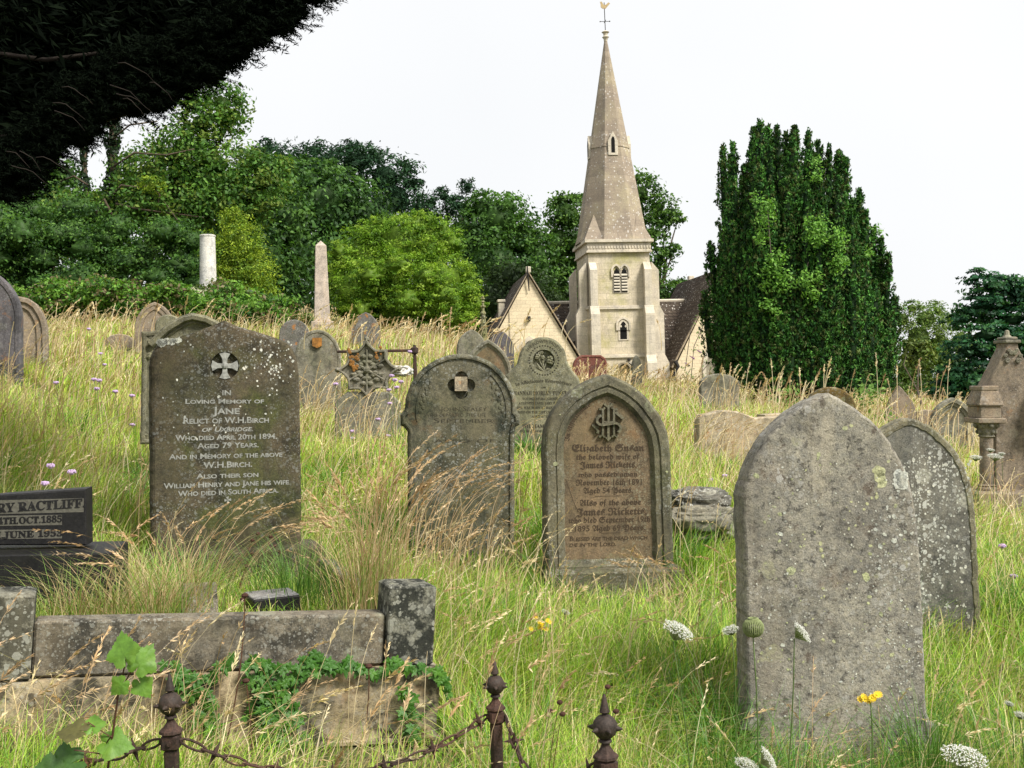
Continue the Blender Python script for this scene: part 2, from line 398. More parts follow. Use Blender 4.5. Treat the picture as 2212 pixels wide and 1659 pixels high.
def buttress(cx_, cyy, dx, dy, nm):
    "stepped buttress against a face; dx,dy = direction it projects"
    bt = MB(); wd = .23
    lev = [(-1.5, zs1 - .1, .85, .27), (zs1 - .1, zs2 - .05, .62, .25), (zs2 - .05, zt(572), .4, .2)]
    for k, (a, b_, pr, hw_) in enumerate(lev):
        nxt = lev[k + 1][2] if k < 2 else .02
        # body then sloping weathering
        if dy: 
            y_in = cyy; y_out = cyy + dy * pr; y2 = cyy + dy * nxt
            ya, yb = sorted((y_in, y_out)); bt.box(cx_ - hw_, cx_ + hw_, ya, yb, a, b_ - .3)
            vs = [(cx_ - hw_, y_in, b_ - .3), (cx_ + hw_, y_in, b_ - .3), (cx_ + hw_, y_out, b_ - .3), (cx_ - hw_, y_out, b_ - .3), (cx_ - hw_, y_in, b_ + .15), (cx_ + hw_, y_in, b_ + .15), (cx_ + hw_, y2, b_ + .15), (cx_ - hw_, y2, b_ + .15)]
        else:
            x_in = cx_; x_out = cx_ + dx * pr; x2 = cx_ + dx * nxt
            xa, xb = sorted((x_in, x_out)); bt.box(xa, xb, cyy - hw_, cyy + hw_, a, b_ - .3)
            vs = [(x_in, cyy - hw_, b_ - .3), (x_in, cyy + hw_, b_ - .3), (x_out, cyy + hw_, b_ - .3), (x_out, cyy - hw_, b_ - .3), (x_in, cyy - hw_, b_ + .15), (x_in, cyy + hw_, b_ + .15), (x2, cyy + hw_, b_ + .15), (x2, cyy - hw_, b_ + .15)]
        bt.add(vs, [(0, 1, 2, 3), (4, 7, 6, 5), (0, 4, 5, 1), (1, 5, 6, 2), (2, 6, 7, 3), (3, 7, 4, 0)])
    return bt.build('buttress', M['dress'], towero)
for sx in (-1, 1):
    buttress(sx * (HW - .32), 0.0, 0, -1, ''); buttress(sx * HW, .34, sx, 0, ''); buttress(sx * HW, DEP - .34, sx, 0, '')
# belfry window: two lights with louvres under one hood
def hood(cx_, z0, w_, h, y, th, parent, n=10, name='hood_mould'):
    mb = MB(); o = ogive(cx_, z0, w_, h, .5, n); i_ = ogive(cx_, z0, w_ - 2 * th, h - th * 1.4, .5, n)
    ringprism(mb, o, i_, y - .07, y + .02); return mb.build(name, M['dress'], parent)
bw_ = MB(); zb0, zb1 = zt(633), zt(574); xw = (1341 - 1340) * S6 + .02
bw_.box(xw - .44, xw + .44, .03, .046, zb0, zb1 - .25)
win = bw_.build('belfry_window', M['dress'], towero)
for sx in (-1, 1): hood(xw + sx * .235, zb1 - .62, .56, .74, .03, .08, win)
for sx in (-1, 1):
    lm = MB(); cx_ = xw + sx * .21
    prism(lm, ogive(cx_, zb0 + .06, .32, zb1 - zb0 - .22, .72, 8), .0, .028)
    lt = lm.build('light', M['void'], win)
    cm = MB()
    for k in range(-1, 2): cm.sphere((cx_ + k * .085, .03, zt(585) + (.1 if k == 0 else 0)), .05, 8, 0, (1, .5, 1))
    cm.build('trefoil', M['void'], lt); sl = MB()
    for k in range(6):
        z = zb0 + .12 + k * .165; vs = [(cx_ - .16, -.05, z), (cx_ + .16, -.05, z), (cx_ + .16, .02, z + .10), (cx_ - .16, .02, z + .10), (cx_ - .16, -.05, z + .05), (cx_ + .16, -.05, z + .05), (cx_ + .16, .02, z + .13), (cx_ - .16, .02, z + .13)]
        sl.add(vs, [(0, 1, 2, 3), (4, 7, 6, 5), (0, 4, 5, 1), (1, 5, 6, 2), (2, 6, 7, 3), (3, 7, 4, 0)])
    sl.build('louvre', M['louvre'], win)
# mid-stage lancet
def lancet(cx_, z0, w_, h, y, parent, nm='lancet_window', hd=True):
    mb = MB(); o = ogive(cx_, z0 - .06, w_ + .2, h + .18, .6, 8); i_ = ogive(cx_, z0, w_, h, .6, 8)
    ringprism(mb, o, i_, y - .03, y + .02); wn = mb.build(nm, M['dress'], parent)
    m2 = MB(); prism(m2, i_, y - .012, y + .01); m2.build('opening', M['void'], wn)
    m3 = MB()
    for sx in (-1, 1): m3.sphere((cx_ + sx * w_ * .36, y - .01, z0 + h * .72), w_ * .17, 8, 0, (1, .2, 1))
    m3.build('cusp', M['dress'], wn)
    if hd: hood(cx_, z0 + h * .5, w_ + .42, h * .5 + .26, y, .09, wn)
    return wn
lancet((1345 - 1340) * S6, zt(733), .38, zt(694) - zt(733), 0, towero)
# door arch at the foot
mb = MB(); dx_ = (1355 - 1340) * S6
ringprism(mb, ogive(dx_, -1.2, 1.5, zt(779) + 1.2, .55), ogive(dx_, -1.2, 1.1, zt(784) + 1.2, .55), -.16, -.09)
dr = mb.build('doorway', M['dress'], towero); m2 = MB(); prism(m2, ogive(dx_, -1.2, 1.1, zt(784) + 1.2, .55), -.115, -.102); m2.build('door', M['lead'], dr)
m2 = MB(); m2.box(.28, .44, -.3, -.1, zt(780), zt(771) - .1, 0, .03); m2.build('wall_lamp', M['lead'], towero)
# spire: octagonal, with corner broaches, leaning a hair
SC = 62.0 / FPX; LEAN = -.004
def sx_at(z): return LEAN * (z - zc1) - .0
zap = zc1 + (517 - 76) * SC
sp = MB(); oct_a = pi / 8
def hw_at(z): return 1.84 * (1 - (z - zc1) / (zap - zc1)) + .07
levels = [zc1 + .002, zc1 + .5, zc1 + 1.2, zc1 + 2.6, zc1 + 4.2, zc1 + 6.0, zc1 + 8, zap]
vs = []; fs = []
for z in levels:
    a_ = hw_at(z) / cos(oct_a) * 1.0
    if z <= zc1 + .51: a_ *= 1.0 + .035 * (1 - (z - zc1) / .5)
    for i in range(8):
        an = oct_a + i * pi / 4; vs.append((sx_at(z) + a_ * cos(an), cy + a_ * sin(an), z))
for k in range(len(levels) - 1):
    for i in range(8):
        j = (i + 1) % 8; fs.append((k * 8 + i, k * 8 + j, k * 8 + 8 + j, k * 8 + 8 + i))
sp.add(vs, fs + [tuple(range(len(vs) - 8, len(vs)))])
for sx in (-1, 1):      # broaches
    for sy in (-1, 1):
        w0 = HW + .06; q = w0 * .45; A_ = (sx * w0, cy + sy * w0, zc1 + .001); B_ = (sx * w0, cy + sy * q, zc1 + .001); D_ = (sx * q, cy + sy * w0, zc1 + .001)
        zz = zc1 + 1.5; r_ = hw_at(zz) / cos(oct_a) * cos(pi / 8) + .02; T_ = (sx_at(zz) + sx * r_ * cos(pi / 4), cy + sy * r_ * sin(pi / 4), zz)
        sp.add([A_, B_, D_, T_], [(0, 1, 3), (0, 3, 2), (0, 2, 1)])
spireo = sp.build('spire', M['spire'], church)
for k, (z, e) in enumerate(((zc1 + 5.3, .035), (zc1 + .05, .03))):
    rb = MB(); 
    if k == 0:
        prof = []
        for dz in (0, .1):
            for i in range(8):
                a_ = (hw_at(z + dz) + e) / cos(oct_a); an = oct_a + i * pi / 4; prof.append((sx_at(z) + a_ * cos(an), cy + a_ * sin(an), z + dz))
        fs = [(i, (i + 1) % 8, 8 + (i + 1) % 8, 8 + i) for i in range(8)] + [tuple(range(7, -1, -1)), tuple(range(8, 16))]
        rb.add(prof, fs); rb.build('band', M['spire'], spireo)
# lucarnes
zl = zt(342) + .35
for (dx, dy) in ((0, -1), (-1, 0), (1, 0), (0, 1)):
    mb = MB(); h = 1.15; wd = .27
    prof = [(-wd, 0), (wd, 0), (wd, h * .7), (0, h * 1.15), (-wd, h * .7)]
    ins = .9
    base = hw_at(zl) + .05
    vs = []; 
    for (u, v) in prof:
        for o_ in (base, base - ins):
            if dy: vs.append((sx_at(zl) + u, cy + dy * o_, zl + v))
            else: vs.append((sx_at(zl) + dx * o_, cy + u, zl + v))
    n = 5; fs = [tuple(2 * i for i in range(n)), tuple(2 * i + 1 for i in range(n - 1, -1, -1))] + [(2 * i, 2 * i + 1, 2 * ((i + 1) % n) + 1, 2 * ((i + 1) % n)) for i in range(n)]
    mb.add(vs, fs); lc = mb.build('lucarne', M['dress'], spireo)
    m2 = MB(); pr = ogive(0, .14, .2, h * .78, .75, 6); vs = []
    for (u, v) in pr:
        o_ = base + .012
        if dy: vs.append((sx_at(zl) + u, cy + dy * o_, zl + v))
        else: vs.append((sx_at(zl) + dx * o_, cy + u, zl + v))
    m2.add(vs, [tuple(range(len(vs)))]); m2.build('opening', M['void'], lc)
fn = MB(); xt = sx_at(zap)
fn.lathe([(.1, zap - .1), (.12, zap + .05), (.2, zap + .14), (.12, zap + .2), (.13, zap + .34), (.22, zap + .42), (.1, zap + .5)], 10, xt, cy)
fno = fn.build('finial', M['dress'], spireo, True, 40)
vn = MB(); zv = zap + .5
vn.tube([(xt, cy, zv), (xt - .03, cy, zv + 1.6)], .022, 6)
vn.tube([(xt - .28, cy, zv + .52), (xt + .25, cy, zv + .54)], .016, 6); vn.tube([(xt - .01, cy - .26, zv + .53), (xt - .01, cy + .26, zv + .53)], .016, 6)
vn.tube([(xt - .31, cy, zv + .52), (xt - .27, cy, zv + .52)], [.035, .035], 6); vn.tube([(xt + .24, cy, zv + .54), (xt + .29, cy, zv + .54)], [.035, .035], 6)
vane = vn.build('weather_vane', M['lead'], spireo)
ck = MB(); zk = zv + 1.35; x_ = xt - .03
prism(ck, [(x_ - .2, zk), (x_ - .1, zk - .1), (x_ + .08, zk - .1), (x_ + .18, zk + .02), (x_ + .34, zk + .2), (x_ + .24, zk + .26), (x_ + .1, zk + .12), (x_ - .04, zk + .12), (x_ - .14, zk + .3), (x_ - .24, zk + .28), (x_ - .2, zk + .16)][::-1], cy - .02, cy + .02)
ck.build('cockerel', M['gilt'], vane)

# linking nave behind the tower, ridge running left-right
nv = MB(); y0, y1 = 2.4, 7.6; ze = 1.7; zr = zt(657) * 65 / 60 + .1; xa, xb = -5.0, 8.0
prism_pts = None
nv.box(xa, xb, y0 + .25, y1 - .25, -1.5, ze)
nave = nv.build('nave', M['cream'], church)
rf = MB()
for s_, ye in ((-1, y0), (1, y1)):
    ym = (y0 + y1) / 2; dz = -.1
    vs = [(xa, ye - .0, ze - .1), (xb, ye, ze - .1), (xb, ym, zr), (xa, ym, zr), (xa, ye, ze - .22), (xb, ye, ze - .22), (xb, ym, zr - .14), (xa, ym, zr - .14)]
    rf.add(vs, [(0, 1, 2, 3), (4, 7, 6, 5), (0, 4, 5, 1), (1, 5, 6, 2), (3, 2, 6, 7), (0, 3, 7, 4)])
rfo = rf.build('roof', M['tiles'], nave)
rg = MB(); rg.tube([(xa, (y0 + y1) / 2, zr + .02), (xb, (y0 + y1) / 2, zr + .02)], .1, 6); rg.build('ridge_tile', M['dress'], rfo)

def gable(cx_, yf, apx_z, half, depth, zeave, win_=True, tilt=0):
    "gabled wing whose end faces the graves"
    wl = MB(); slope = (apx_z - zeave) / half
    prism(wl, [(cx_ - half + .15, -1.6), (cx_ + half - .15, -1.6), (cx_ + half - .15, zeave + .08), (cx_, apx_z - .05), (cx_ - half + .15, zeave + .08)], yf, yf + depth)
    wing = wl.build('wing', M['cream'], church)
    r2 = MB()
    for sx in (-1, 1):
        ex = cx_ + sx * (half + .1); ezz = zeave - .1 * slope; th = .16
        vs = [(cx_, yf + .04, apx_z), (cx_, yf + depth, apx_z), (ex, yf + depth, ezz), (ex, yf + .04, ezz), (cx_, yf + .04, apx_z + th), (cx_, yf + depth, apx_z + th), (ex + sx * th * .6, yf + depth, ezz + th * .4), (ex + sx * th * .6, yf + .04, ezz + th * .4)]
        r2.add(vs, [(0, 1, 2, 3), (4, 7, 6, 5), (0, 4, 5, 1), (1, 5, 6, 2), (2, 6, 7, 3), (3, 7, 4, 0)])
    ro = r2.build('roof', M['tiles'], wing)
    cp = MB()
    for sx in (-1, 1):
        ex = cx_ + sx * (half + .13); ezz = zeave - .1 * slope; th = .05
        vs = [(cx_, yf - .16, apx_z + .06), (cx_, yf + .08, apx_z + .06), (ex, yf + .08, ezz), (ex, yf - .16, ezz), (cx_, yf - .16, apx_z + .10 + th), (cx_, yf + .08, apx_z + .10 + th), (ex + sx * th, yf + .08, ezz + th), (ex + sx * th, yf - .16, ezz + th)]
        cp.add(vs, [(0, 1, 2, 3), (4, 7, 6, 5), (0, 4, 5, 1), (1, 5, 6, 2), (2, 6, 7, 3), (3, 7, 4, 0)])
    cp.build('coping', M['brownedge'], wing)
    cp = MB(); cp.box(cx_ - .13, cx_ + .13, yf - .14, yf + .1, apx_z + .08, apx_z + .40, 0, .02); cp.build('apex_stone', M['dress'], wing)
    ww = MB(); 
    zw = zt(722); o = ogive(cx_ - .05, -1.2, 2.3, zw + 1.2, .52, 12); i_ = ogive(cx_ - .05, -1.2, 1.9, zw + .95, .52, 12)
    ringprism(ww, o, i_, yf - .08, yf + .02); wn = ww.build('arched_window', M['dress'], wing)
    gl = MB(); prism(gl, i_, yf - .012, yf + .01); gl.build('glass', M['winglass'], wn)
    tr = MB(); zc = zw - .95
    for k in range(5):
        a = pi / 2 + k * 2 * pi / 5; pts = [(cx_ - .05 + .27 * cos(a) + .2 * cos(q), yf - .035, zc + .27 * sin(a) + .2 * sin(q)) for q in np.linspace(0, 2 * pi, 13)[:-1]]
        tr.tube(pts, .028, 5, 0, True)
    tr.tube([(cx_ - .05 + .52 * cos(q), yf - .035, zc + .52 * sin(q)) for q in np.linspace(0, 2 * pi, 21)[:-1]], .035, 5, 0, True)
    for xx in (-.35, .25): tr.box(cx_ + xx - .04, cx_ + xx + .04, yf - .06, yf - .02, -1.2, zc - .35)
    tr.build('tracery', M['dress'], wn)
    return wing
M['winglass'] = plain_mat('dusty_window', (.30, .27, .20), .35, .4, 3, 0, 0)
zapx = zt(590) ; 
wl = gable((1138 - 1340) * S6 + .05, -.25, zapx, 2.95, 9.5, 1.35)
mb = MB(); cxl = (1138 - 1340) * S6
mb.tube([(cxl - .02, -.5, zt(573)), (cxl, -.44, zt(590)), (cxl + .06, -.36, zt(626))], [.03, .045, .03], 6); mb.build('lightning_rod', M['lead'], wl)
mb = MB(); mb.box(cxl - .1, cxl + .1, -.45, -.25, zt(690), zt(680), 0, .03); mb.build('wall_lamp', M['lead'], wl)
mb = MB(); mb.tube([(cxl - 1.05, -.29, zt(659)), (cxl - 1.0, -.29, -1.0)], .014, 5); mb.build('cable', M['lead'], wl)
mb = MB(); mb.box(cxl - 1.35, cxl - 1.0, 2.5, 2.9, 3.0, 5.1, 0, .03); mb.box(cxl - 1.4, cxl - .95, 2.45, 2.95, 5.1, 5.25, 0, .02); mb.build('chimney', M['dress'], wl)
cxr = (1562 - 1340) * S6
wr = gable(cxr, -.25, zapx, 2.75, 9.5, 1.3)
mb = MB(); mb.box(cxr + .3, cxr + .65, 7.5, 7.9, 5.0, 6.9, 0, .03); mb.build('chimney', M['dress'], wr)
mb = MB(); mb.tube([(cxr - 2.75, -.4, 1.5), (cxr - 2.6, -.45, 1.2), (cxr - 2.85, -.4, .8), (cxr - 2.85, -.38, -1)], [.13, .1, .09, .06], 7); mb.build('downpipe', M['lead'], wr)
# ------------------------------------------------------------------ gravestones
def smooth_pts(pts, step=.02, closed=True, jit=.0012, corner=50):
    "resample an outline; keeps corners sharper than `corner` degrees and rounds the rest"
    n = len(pts); V2 = [Vector(p) for p in pts]; out = []
    def is_corner(i):
        a = (V2[i] - V2[i - 1]); b = (V2[(i + 1) % n] - V2[i])
        if a.length < 1e-6 or b.length < 1e-6: return True
        return abs(math.degrees(a.angle(b))) > corner
    cs = [is_corner(i) for i in range(n)]
    for i in range(n):
        p1, p2 = V2[i], V2[(i + 1) % n]; j = (i + 1) % n
        p0 = V2[i - 1] if not cs[i] else p1 * 2 - p2; p3 = V2[(i + 2) % n] if not cs[j] else p2 * 2 - p1
        k = max(1, int((p2 - p1).length / step))
        for q in range(k):
            t = q / k
            sl = (p2 - p1).length; m1 = (p2 - p0).normalized() * sl; m2 = (p3 - p1).normalized() * sl; v = p1 * (2 * t ** 3 - 3 * t * t + 1) + m1 * (t ** 3 - 2 * t * t + t) + p2 * (3 * t * t - 2 * t ** 3) + m2 * (t ** 3 - t * t)
            if q: v = v + Vector((random.gauss(0, jit), random.gauss(0, jit)))
            out.append((v.x, v.y))
    return out
def inset(pts, d):
    "offset a counter-clockwise outline inwards"
    n = len(pts); o = []
    for i in range(n):
        a = Vector(pts[i]) - Vector(pts[i - 1]); b = Vector(pts[(i + 1) % n]) - Vector(pts[i])
        if a.length < 1e-7: a = b
        if b.length < 1e-7: b = a
        na = Vector((-a.y, a.x)).normalized(); nb = Vector((-b.y, b.x)).normalized(); h = na + nb
        if h.length < .2: h = na * 1
        h.normalize(); c = max(.45, h.dot(na)); p = Vector(pts[i]) + h * (d / c); o.append((p.x, p.y))
    return o
def ccw(pts):
    a = sum(pts[i - 1][0] * pts[i][1] - pts[i][0] * pts[i - 1][1] for i in range(len(pts)))
    return pts if a > 0 else pts[::-1]
def circle(cx, cz, rx, rz=None, n=28, a0=0): return [(cx + rx * cos(2 * pi * i / n + a0), cz + (rz or rx) * sin(2 * pi * i / n + a0)) for i in range(n)]
def slab(mb, out, th, rings=(), holes=(), bev=.012, mi=0, capmi=None, back=True):
    """upright slab: outline (x,z) with front face at y=-th/2. rings: (inset, depth) steps inwards from the front; holes: (outline, depth, material)"""
    n = len(out); f = -th / 2; seq = [(out, th / 2 - bev), (out, f + bev), (inset(out, bev * .45), f + bev * .35), (inset(out, bev), f)]
    for (i_, dpt) in rings: seq.append((inset(out, i_), f + dpt))
    vs = []; fs = []; mi_l = []
    for (o, y) in seq: vs += [(x, y, z) for x, z in o]
    for k in range(len(seq) - 1):
        for i in range(n):
            j = (i + 1) % n; fs.append((k * n + i, k * n + j, (k + 1) * n + j, (k + 1) * n + i)[::-1])
    mb.add(vs, fs, mi)
    bk = inset(out, bev); mb.add([(x, th / 2 - bev, z) for x, z in out] + [(x, th / 2, z) for x, z in bk], [(i, n + i, n + (i + 1) % n, (i + 1) % n)[::-1] for i in range(n)] + [tuple(range(2 * n - 1, n - 1, -1))], mi)
    inner, yc = seq[-1]
    polys = [[Vector((x, z, 0)) for x, z in inner]] + [[Vector((x, z, 0)) for x, z in h[0]] for h in holes]
    flat = [p for pl in polys for p in pl]; tris = tessellate_polygon(polys)
    mb.add([(p.x, yc, p.y) for p in flat], [tuple(t_) for t_ in tris], mi if capmi is None else capmi)
    for h in holes:
        o, dp = h[0], h[1]; hm = h[2] if len(h) > 2 else mi; n2 = len(o)
        mb.add([(x, yc, z) for x, z in o] + [(x, yc + dp, z) for x, z in o], [(i, n2 + i, n2 + (i + 1) % n2, (i + 1) % n2) for i in range(n2)] + [tuple(range(n2, 2 * n2))], hm)
    return yc

def text_mesh(items, y, mat, parent, name='lettering', ext=.0012):
    "items: (text, x, z, width, cap height, dict). Letters stand on the face at depth y. One mesh for one inscription"
    mb = MB()
    def one(txt, sc_=1.0, bold=0.012, smallcaps=False, shear=0.0):
        cu = bpy.data.curves.new('t', 'FONT'); cu.body = txt; cu.size = 1; cu.offset = bold; cu.shear = shear; cu.resolution_u = 3; cu.small_caps_scale = .78
        if smallcaps:
            for i, ch in enumerate(txt):
                if ch.islower(): cu.body_format[i].use_small_caps = True
        ob = bpy.data.objects.new('t', cu); C.objects.link(ob); dg = bpy.context.evaluated_depsgraph_get(); dg.update()
        me = bpy.data.meshes.new_from_object(ob.evaluated_get(dg)); V = [tuple(v.co) for v in me.vertices]; F = [tuple(p.vertices) for p in me.polygons]
        bpy.data.objects.remove(ob); bpy.data.curves.remove(cu); bpy.data.meshes.remove(me); return V, F
    def put(V, F, fn):
        # front faces plus side walls on boundary edges
        vs = [fn(v[0], v[1]) for v in V]; n = len(vs)
        ec = {}
        for f in F:
            for i in range(len(f)):
                e = (f[i], f[(i + 1) % len(f)]); ec[e] = 1
        side = [(a, b) for (a, b) in ec if (b, a) not in ec]
        mb.add([(x, y - ext, z) for x, z in vs] + [(x, y + .001, z) for x, z in vs], [tuple(f) for f in F] + [(b, a, a + n, b + n) for a, b in side])
    for (txt, x, z, wd, ch, kw) in items:
        arc = kw.get('arc'); V, F = one(txt, bold=kw.get('bold', .012), smallcaps=kw.get('sc', False), shear=kw.get('shear', 0))
        if not V: continue
        xs = [v[0] for v in V]; x0, x1 = min(xs), max(xs); k = wd / (x1 - x0); kz = ch / .7
        if arc:
            cx_, cz_, r = arc; sgn = 1
            def fn(a, b): 
                t_ = ((a - (x0 + x1) / 2) * k) / r; an = pi / 2 - t_ + kw.get('rot', 0); rr = r + b * kz
                return (cx_ + rr * cos(an), cz_ + rr * sin(an))
        else:
            tl = kw.get('tilt', 0)
            def fn(a, b): return (x + (a - (x0 + x1) / 2) * k, z + (b - .35) * kz + tl * (a - (x0 + x1) / 2) * k)
        put(V, F, fn)
    return mb.build(name, mat, parent)

def fraktur(s):
    "letters of the German black-letter alphabet (bold) from Unicode's mathematical letters"
    o = ''
    for ch in s:
        if 'A' <= ch <= 'Z': o += chr(0x1D56C + ord(ch) - 65)
        elif 'a' <= ch <= 'z': o += chr(0x1D586 + ord(ch) - 97)
        else: o += ch
    return o
def serif(s):
    o = ''
    for ch in s:
        if 'A' <= ch <= 'Z': o += chr(0x1D400 + ord(ch) - 65)
        elif 'a' <= ch <= 'z': o += chr(0x1D41A + ord(ch) - 97)
        elif '0' <= ch <= '9': o += chr(0x1D7CE + ord(ch) - 48)
        else: o += ch
    return o

ALL_ST = []
class Stone:
    "a gravestone whose outline is measured on the photograph and laid out on its own upright face, at its real size, distance and turn"
    def __init__(s, name, label, cat, bx, by, d, yaw=0, back=0, group='gravestones standing in the long grass', th=.12):
        s.d = d; s.s = d / FPX; s.bx = bx; s.by = by; s.yaw = radians(yaw); s.yf = -th / 2
        R0 = Matrix.Rotation(ROLL, 3, 'Y') @ Matrix.Rotation(s.yaw, 3, 'Z') @ Matrix.Rotation(radians(back), 3, 'X')
        s.root = empty(name, P(bx, by, d), label, cat, group, R0); s.inv = s.root.matrix_world.inverted(); ALL_ST.append(s)
    def L(s, px, py):
        o = s.inv @ Vector((0, 0, 0)); v = (s.inv @ P(px, py, 10)) - o; t = (s.yf - o.y) / v.y; q = o + v * t
        return (q.x, q.z)
    def out(s, pts, step=.02, jit=.0012, corner=50): return smooth_pts(ccw([s.L(*p) for p in pts]), step, True, jit, corner)
    def w(s, px): return px * s.s

def lichen(mb, pts, y, mi):
    for (x, z, r) in pts:
        n = 15; ph = random.random() * 6; vs = []
        for i in range(n):
            a = 2 * pi * i / n; rr = r * (1 + .14 * sin(2 * a + ph) + .1 * sin(5 * a + ph * 2) + random.uniform(-.14, .14)); vs.append((x + rr * cos(a), y - .0012, z + rr * sin(a)))
        mb.add(vs, [tuple(range(n))], mi)

M['lich_w'] = stone_mat('white_lichen', (.60, .61, .58), (.46, .48, .44), darkamt=.15, gain=1.0, white=0, big=0, moss=0, streak=0, bump=.8)
M['lich_y'] = stone_mat('pale_green_lichen', (.36, .37, .24), (.28, .30, .18), darkamt=.2, white=0, big=0, moss=0, streak=0, bump=.8)
M['lich_o'] = stone_mat('orange_lichen', (.30, .14, .035), (.20, .10, .03), darkamt=.3, white=0, big=0, moss=0, streak=0, bump=.8)
M['birch'] = stone_mat('olive_dark_stone', (.055, .054, .032), (.092, .074, .05), (.014, .014, .010), .65, .3, 55, (.36, .38, .36), .35, (.10, .085, .05), 0, .7, .55, seed=1, gain=1.05)
M['ricketts'] = stone_mat('grey_brown_stone', (.13, .122, .088), (.085, .08, .058), (.035, .034, .025), .5, .7, 60, (.36, .37, .33), .6, (.26, .27, .17), 0, .35, .3, seed=2)
M['rickp'] = stone_mat('warm_brown_stone', (.165, .122, .08), (.118, .09, .06), (.06, .048, .032), .45, .45, 60, (.30, .29, .2), .5, (.22, .21, .12), .12, .2, .25, seed=3)
M['book'] = stone_mat('weathered_grey_stone', (.13, .125, .09), (.095, .09, .065), (.016, .024, .018), .85, .6, 40, (.32, .33, .30), .5, (.2, .2, .13), .1, .4, .7, seed=4)
M['hannah'] = stone_mat('olive_grey_stone', (.20, .19, .13), (.16, .155, .11), (.05, .05, .035), .5, .35, 50, (.4, .4, .34), .4, (.27, .27, .16), 0, .35, .25, seed=5)
M['bigr'] = stone_mat('speckled_grey_stone', (.255, .24, .208), (.15, .142, .128), (.06, .056, .05), .75, .75, 34, (.44, .43, .40), .55, (.34, .33, .20), .06, .1, .3, seed=6, bump=.9, darklo=.55, darkhi=.6, dsc=26)
M['backr'] = stone_mat('white_lichened_stone', (.17, .167, .15), (.10, .098, .09), (.045, .044, .04), .6, 1, 38, (.50, .50, .45), 1, (.38, .37, .30), 0, .1, .2, seed=7)
M['edge'] = stone_mat('mossy_edge_stone', (.19, .175, .12), (.14, .13, .09), (.04, .04, .03), .5, .6, 50, (.4, .4, .36), .5, (.3, .3, .18), 0, .3, .2, seed=17)
M['pinkish'] = stone_mat('pinkish_grey_stone', (.22, .18, .14), (.165, .138, .11), (.06, .05, .04), .5, .5, 25, (.4, .37, .33), .4, (.3, .28, .2), .3, .1, .2, seed=8)
M['greyst'] = stone_mat('mid_grey_stone', (.20, .19, .155), (.15, .142, .115), (.04, .04, .032), .6, .5, 30, (.38, .38, .34), .5, (.27, .27, .18), .12, .3, .3, seed=9)
M['orangest'] = stone_mat('orange_topped_stone', (.15, .145, .14), (.11, .105, .10), (.04, .04, .04), .5, .4, 30, (.35, .35, .33), .3, (.27, .27, .18), .9, .2, .3, seed=10)
M['slate'] = stone_mat('purple_grey_slate', (.10, .095, .11), (.075, .072, .082), (.03, .03, .034), .5, .5, 60, (.25, .25, .26), .3, (.2, .2, .16), .35, .1, .5, seed=11)
M['red'] = stone_mat('maroon_stone', (.17, .06, .045), (.12, .045, .038), (.05, .03, .025), .5, .4, 20, (.34, .25, .22), .2, (.2, .15, .1), 0, .05, .3, seed=12)
M['pale'] = stone_mat('pale_worn_stone', (.38, .32, .23), (.27, .23, .17), (.10, .085, .065), .6, .5, 20, (.5, .46, .38), .4, (.36, .32, .2), .7, .1, .3, seed=13)
M['brown'] = stone_mat('brown_stone', (.13, .085, .03), (.09, .065, .025), (.03, .028, .015), .5, .2, 20, moss=.5, seed=14)
M['granite'] = stone_mat('pink_granite', (.44, .38, .34), (.36, .31, .275), (.20, .17, .15), .5, .3, 60, (.5, .47, .43), .1, moss=0, streak=.15, seed=15)
M['whitecol'] = stone_mat('white_marble', (.56, .56, .55), (.46, .46, .46), (.25, .25, .24), .5, .3, 20, (.6, .6, .6), 0, moss=.05, streak=.3, seed=16)
M['black'] = stone_mat('black_granite', (.010, .010, .011), (.014, .014, .016), (.004, .004, .005), .4, .08, 60, (.1, .1, .1), 0, moss=0, streak=.1, seed=18, bump=.15, rough=.5)
M['lettpale'] = plain_mat('lead_letter', (.33, .335, .305), .7, .45, 60, 0, .3)
M['lettdark'] = plain_mat('cut_shade_letter', (.055, .05, .034), .95, .4, 60, 0, .3)  # raised letters; the shade of incised lettering is put into this dark colour
M['lettbrown'] = plain_mat('cut_shade_letter_brown', (.075, .053, .034), .95, .4, 60, 0, .3)  # brown version, darkened likewise for the shade inside incised strokes
M['lettblack'] = plain_mat('letter_panel', (.13, .125, .10), .8, .4, 80, 0, .3)

# --- Birch
def T5(X, Y): return (X * .3335, 553 + .3335 * Y)
s = Stone('headstone', 'tall dark headstone with a sunk round cross and pale raised lettering for Jane Birch', 'headstone', 490, 1290, 6.2, 23, -1, th=.12)
mb = MB(); o = s.out([(330, 1330), (326, 1000), (325, 800), (329, 768), (343, 745), (374, 732), (420, 717), (470, 699), (486, 691), (502, 699), (545, 713), (598, 730), (628, 747), (643, 778), (649, 886), (655, 1330)], corner=36)
cc = s.L(486, 790); hole = ccw(circle(cc[0], cc[1], s.w(30)))
yc = slab(mb, o, .12, rings=[], holes=[(hole, .028)], bev=.022)
pl = []
for _ in range(150):
    px = random.gauss(585, 25) if random.random() < .65 else random.uniform(340, 630); py = random.gauss(770, 48) if px > 540 else random.uniform(730, 960)
    x, z = s.L(px, py)
    if abs(x - cc[0]) < .1 and abs(z - cc[1]) < .1: continue
    if 335 < px < 640 and py > 735: pl.append((x, z, abs(random.gauss(.003, .002)) + .0015))
lichen(mb, pl, yc, 1)
for k in range(16):
    px = random.uniform(342, 385); py = 741 - (px - 342) * .22 + random.uniform(-3, 5); x, z = s.L(px, py); lichen(mb, [(x, z, random.uniform(.008, .02))], yc + .001, 1)
slabo = mb.build('slab', [M['birch'], M['lich_w']], s.root)
mb = MB(); arm = []
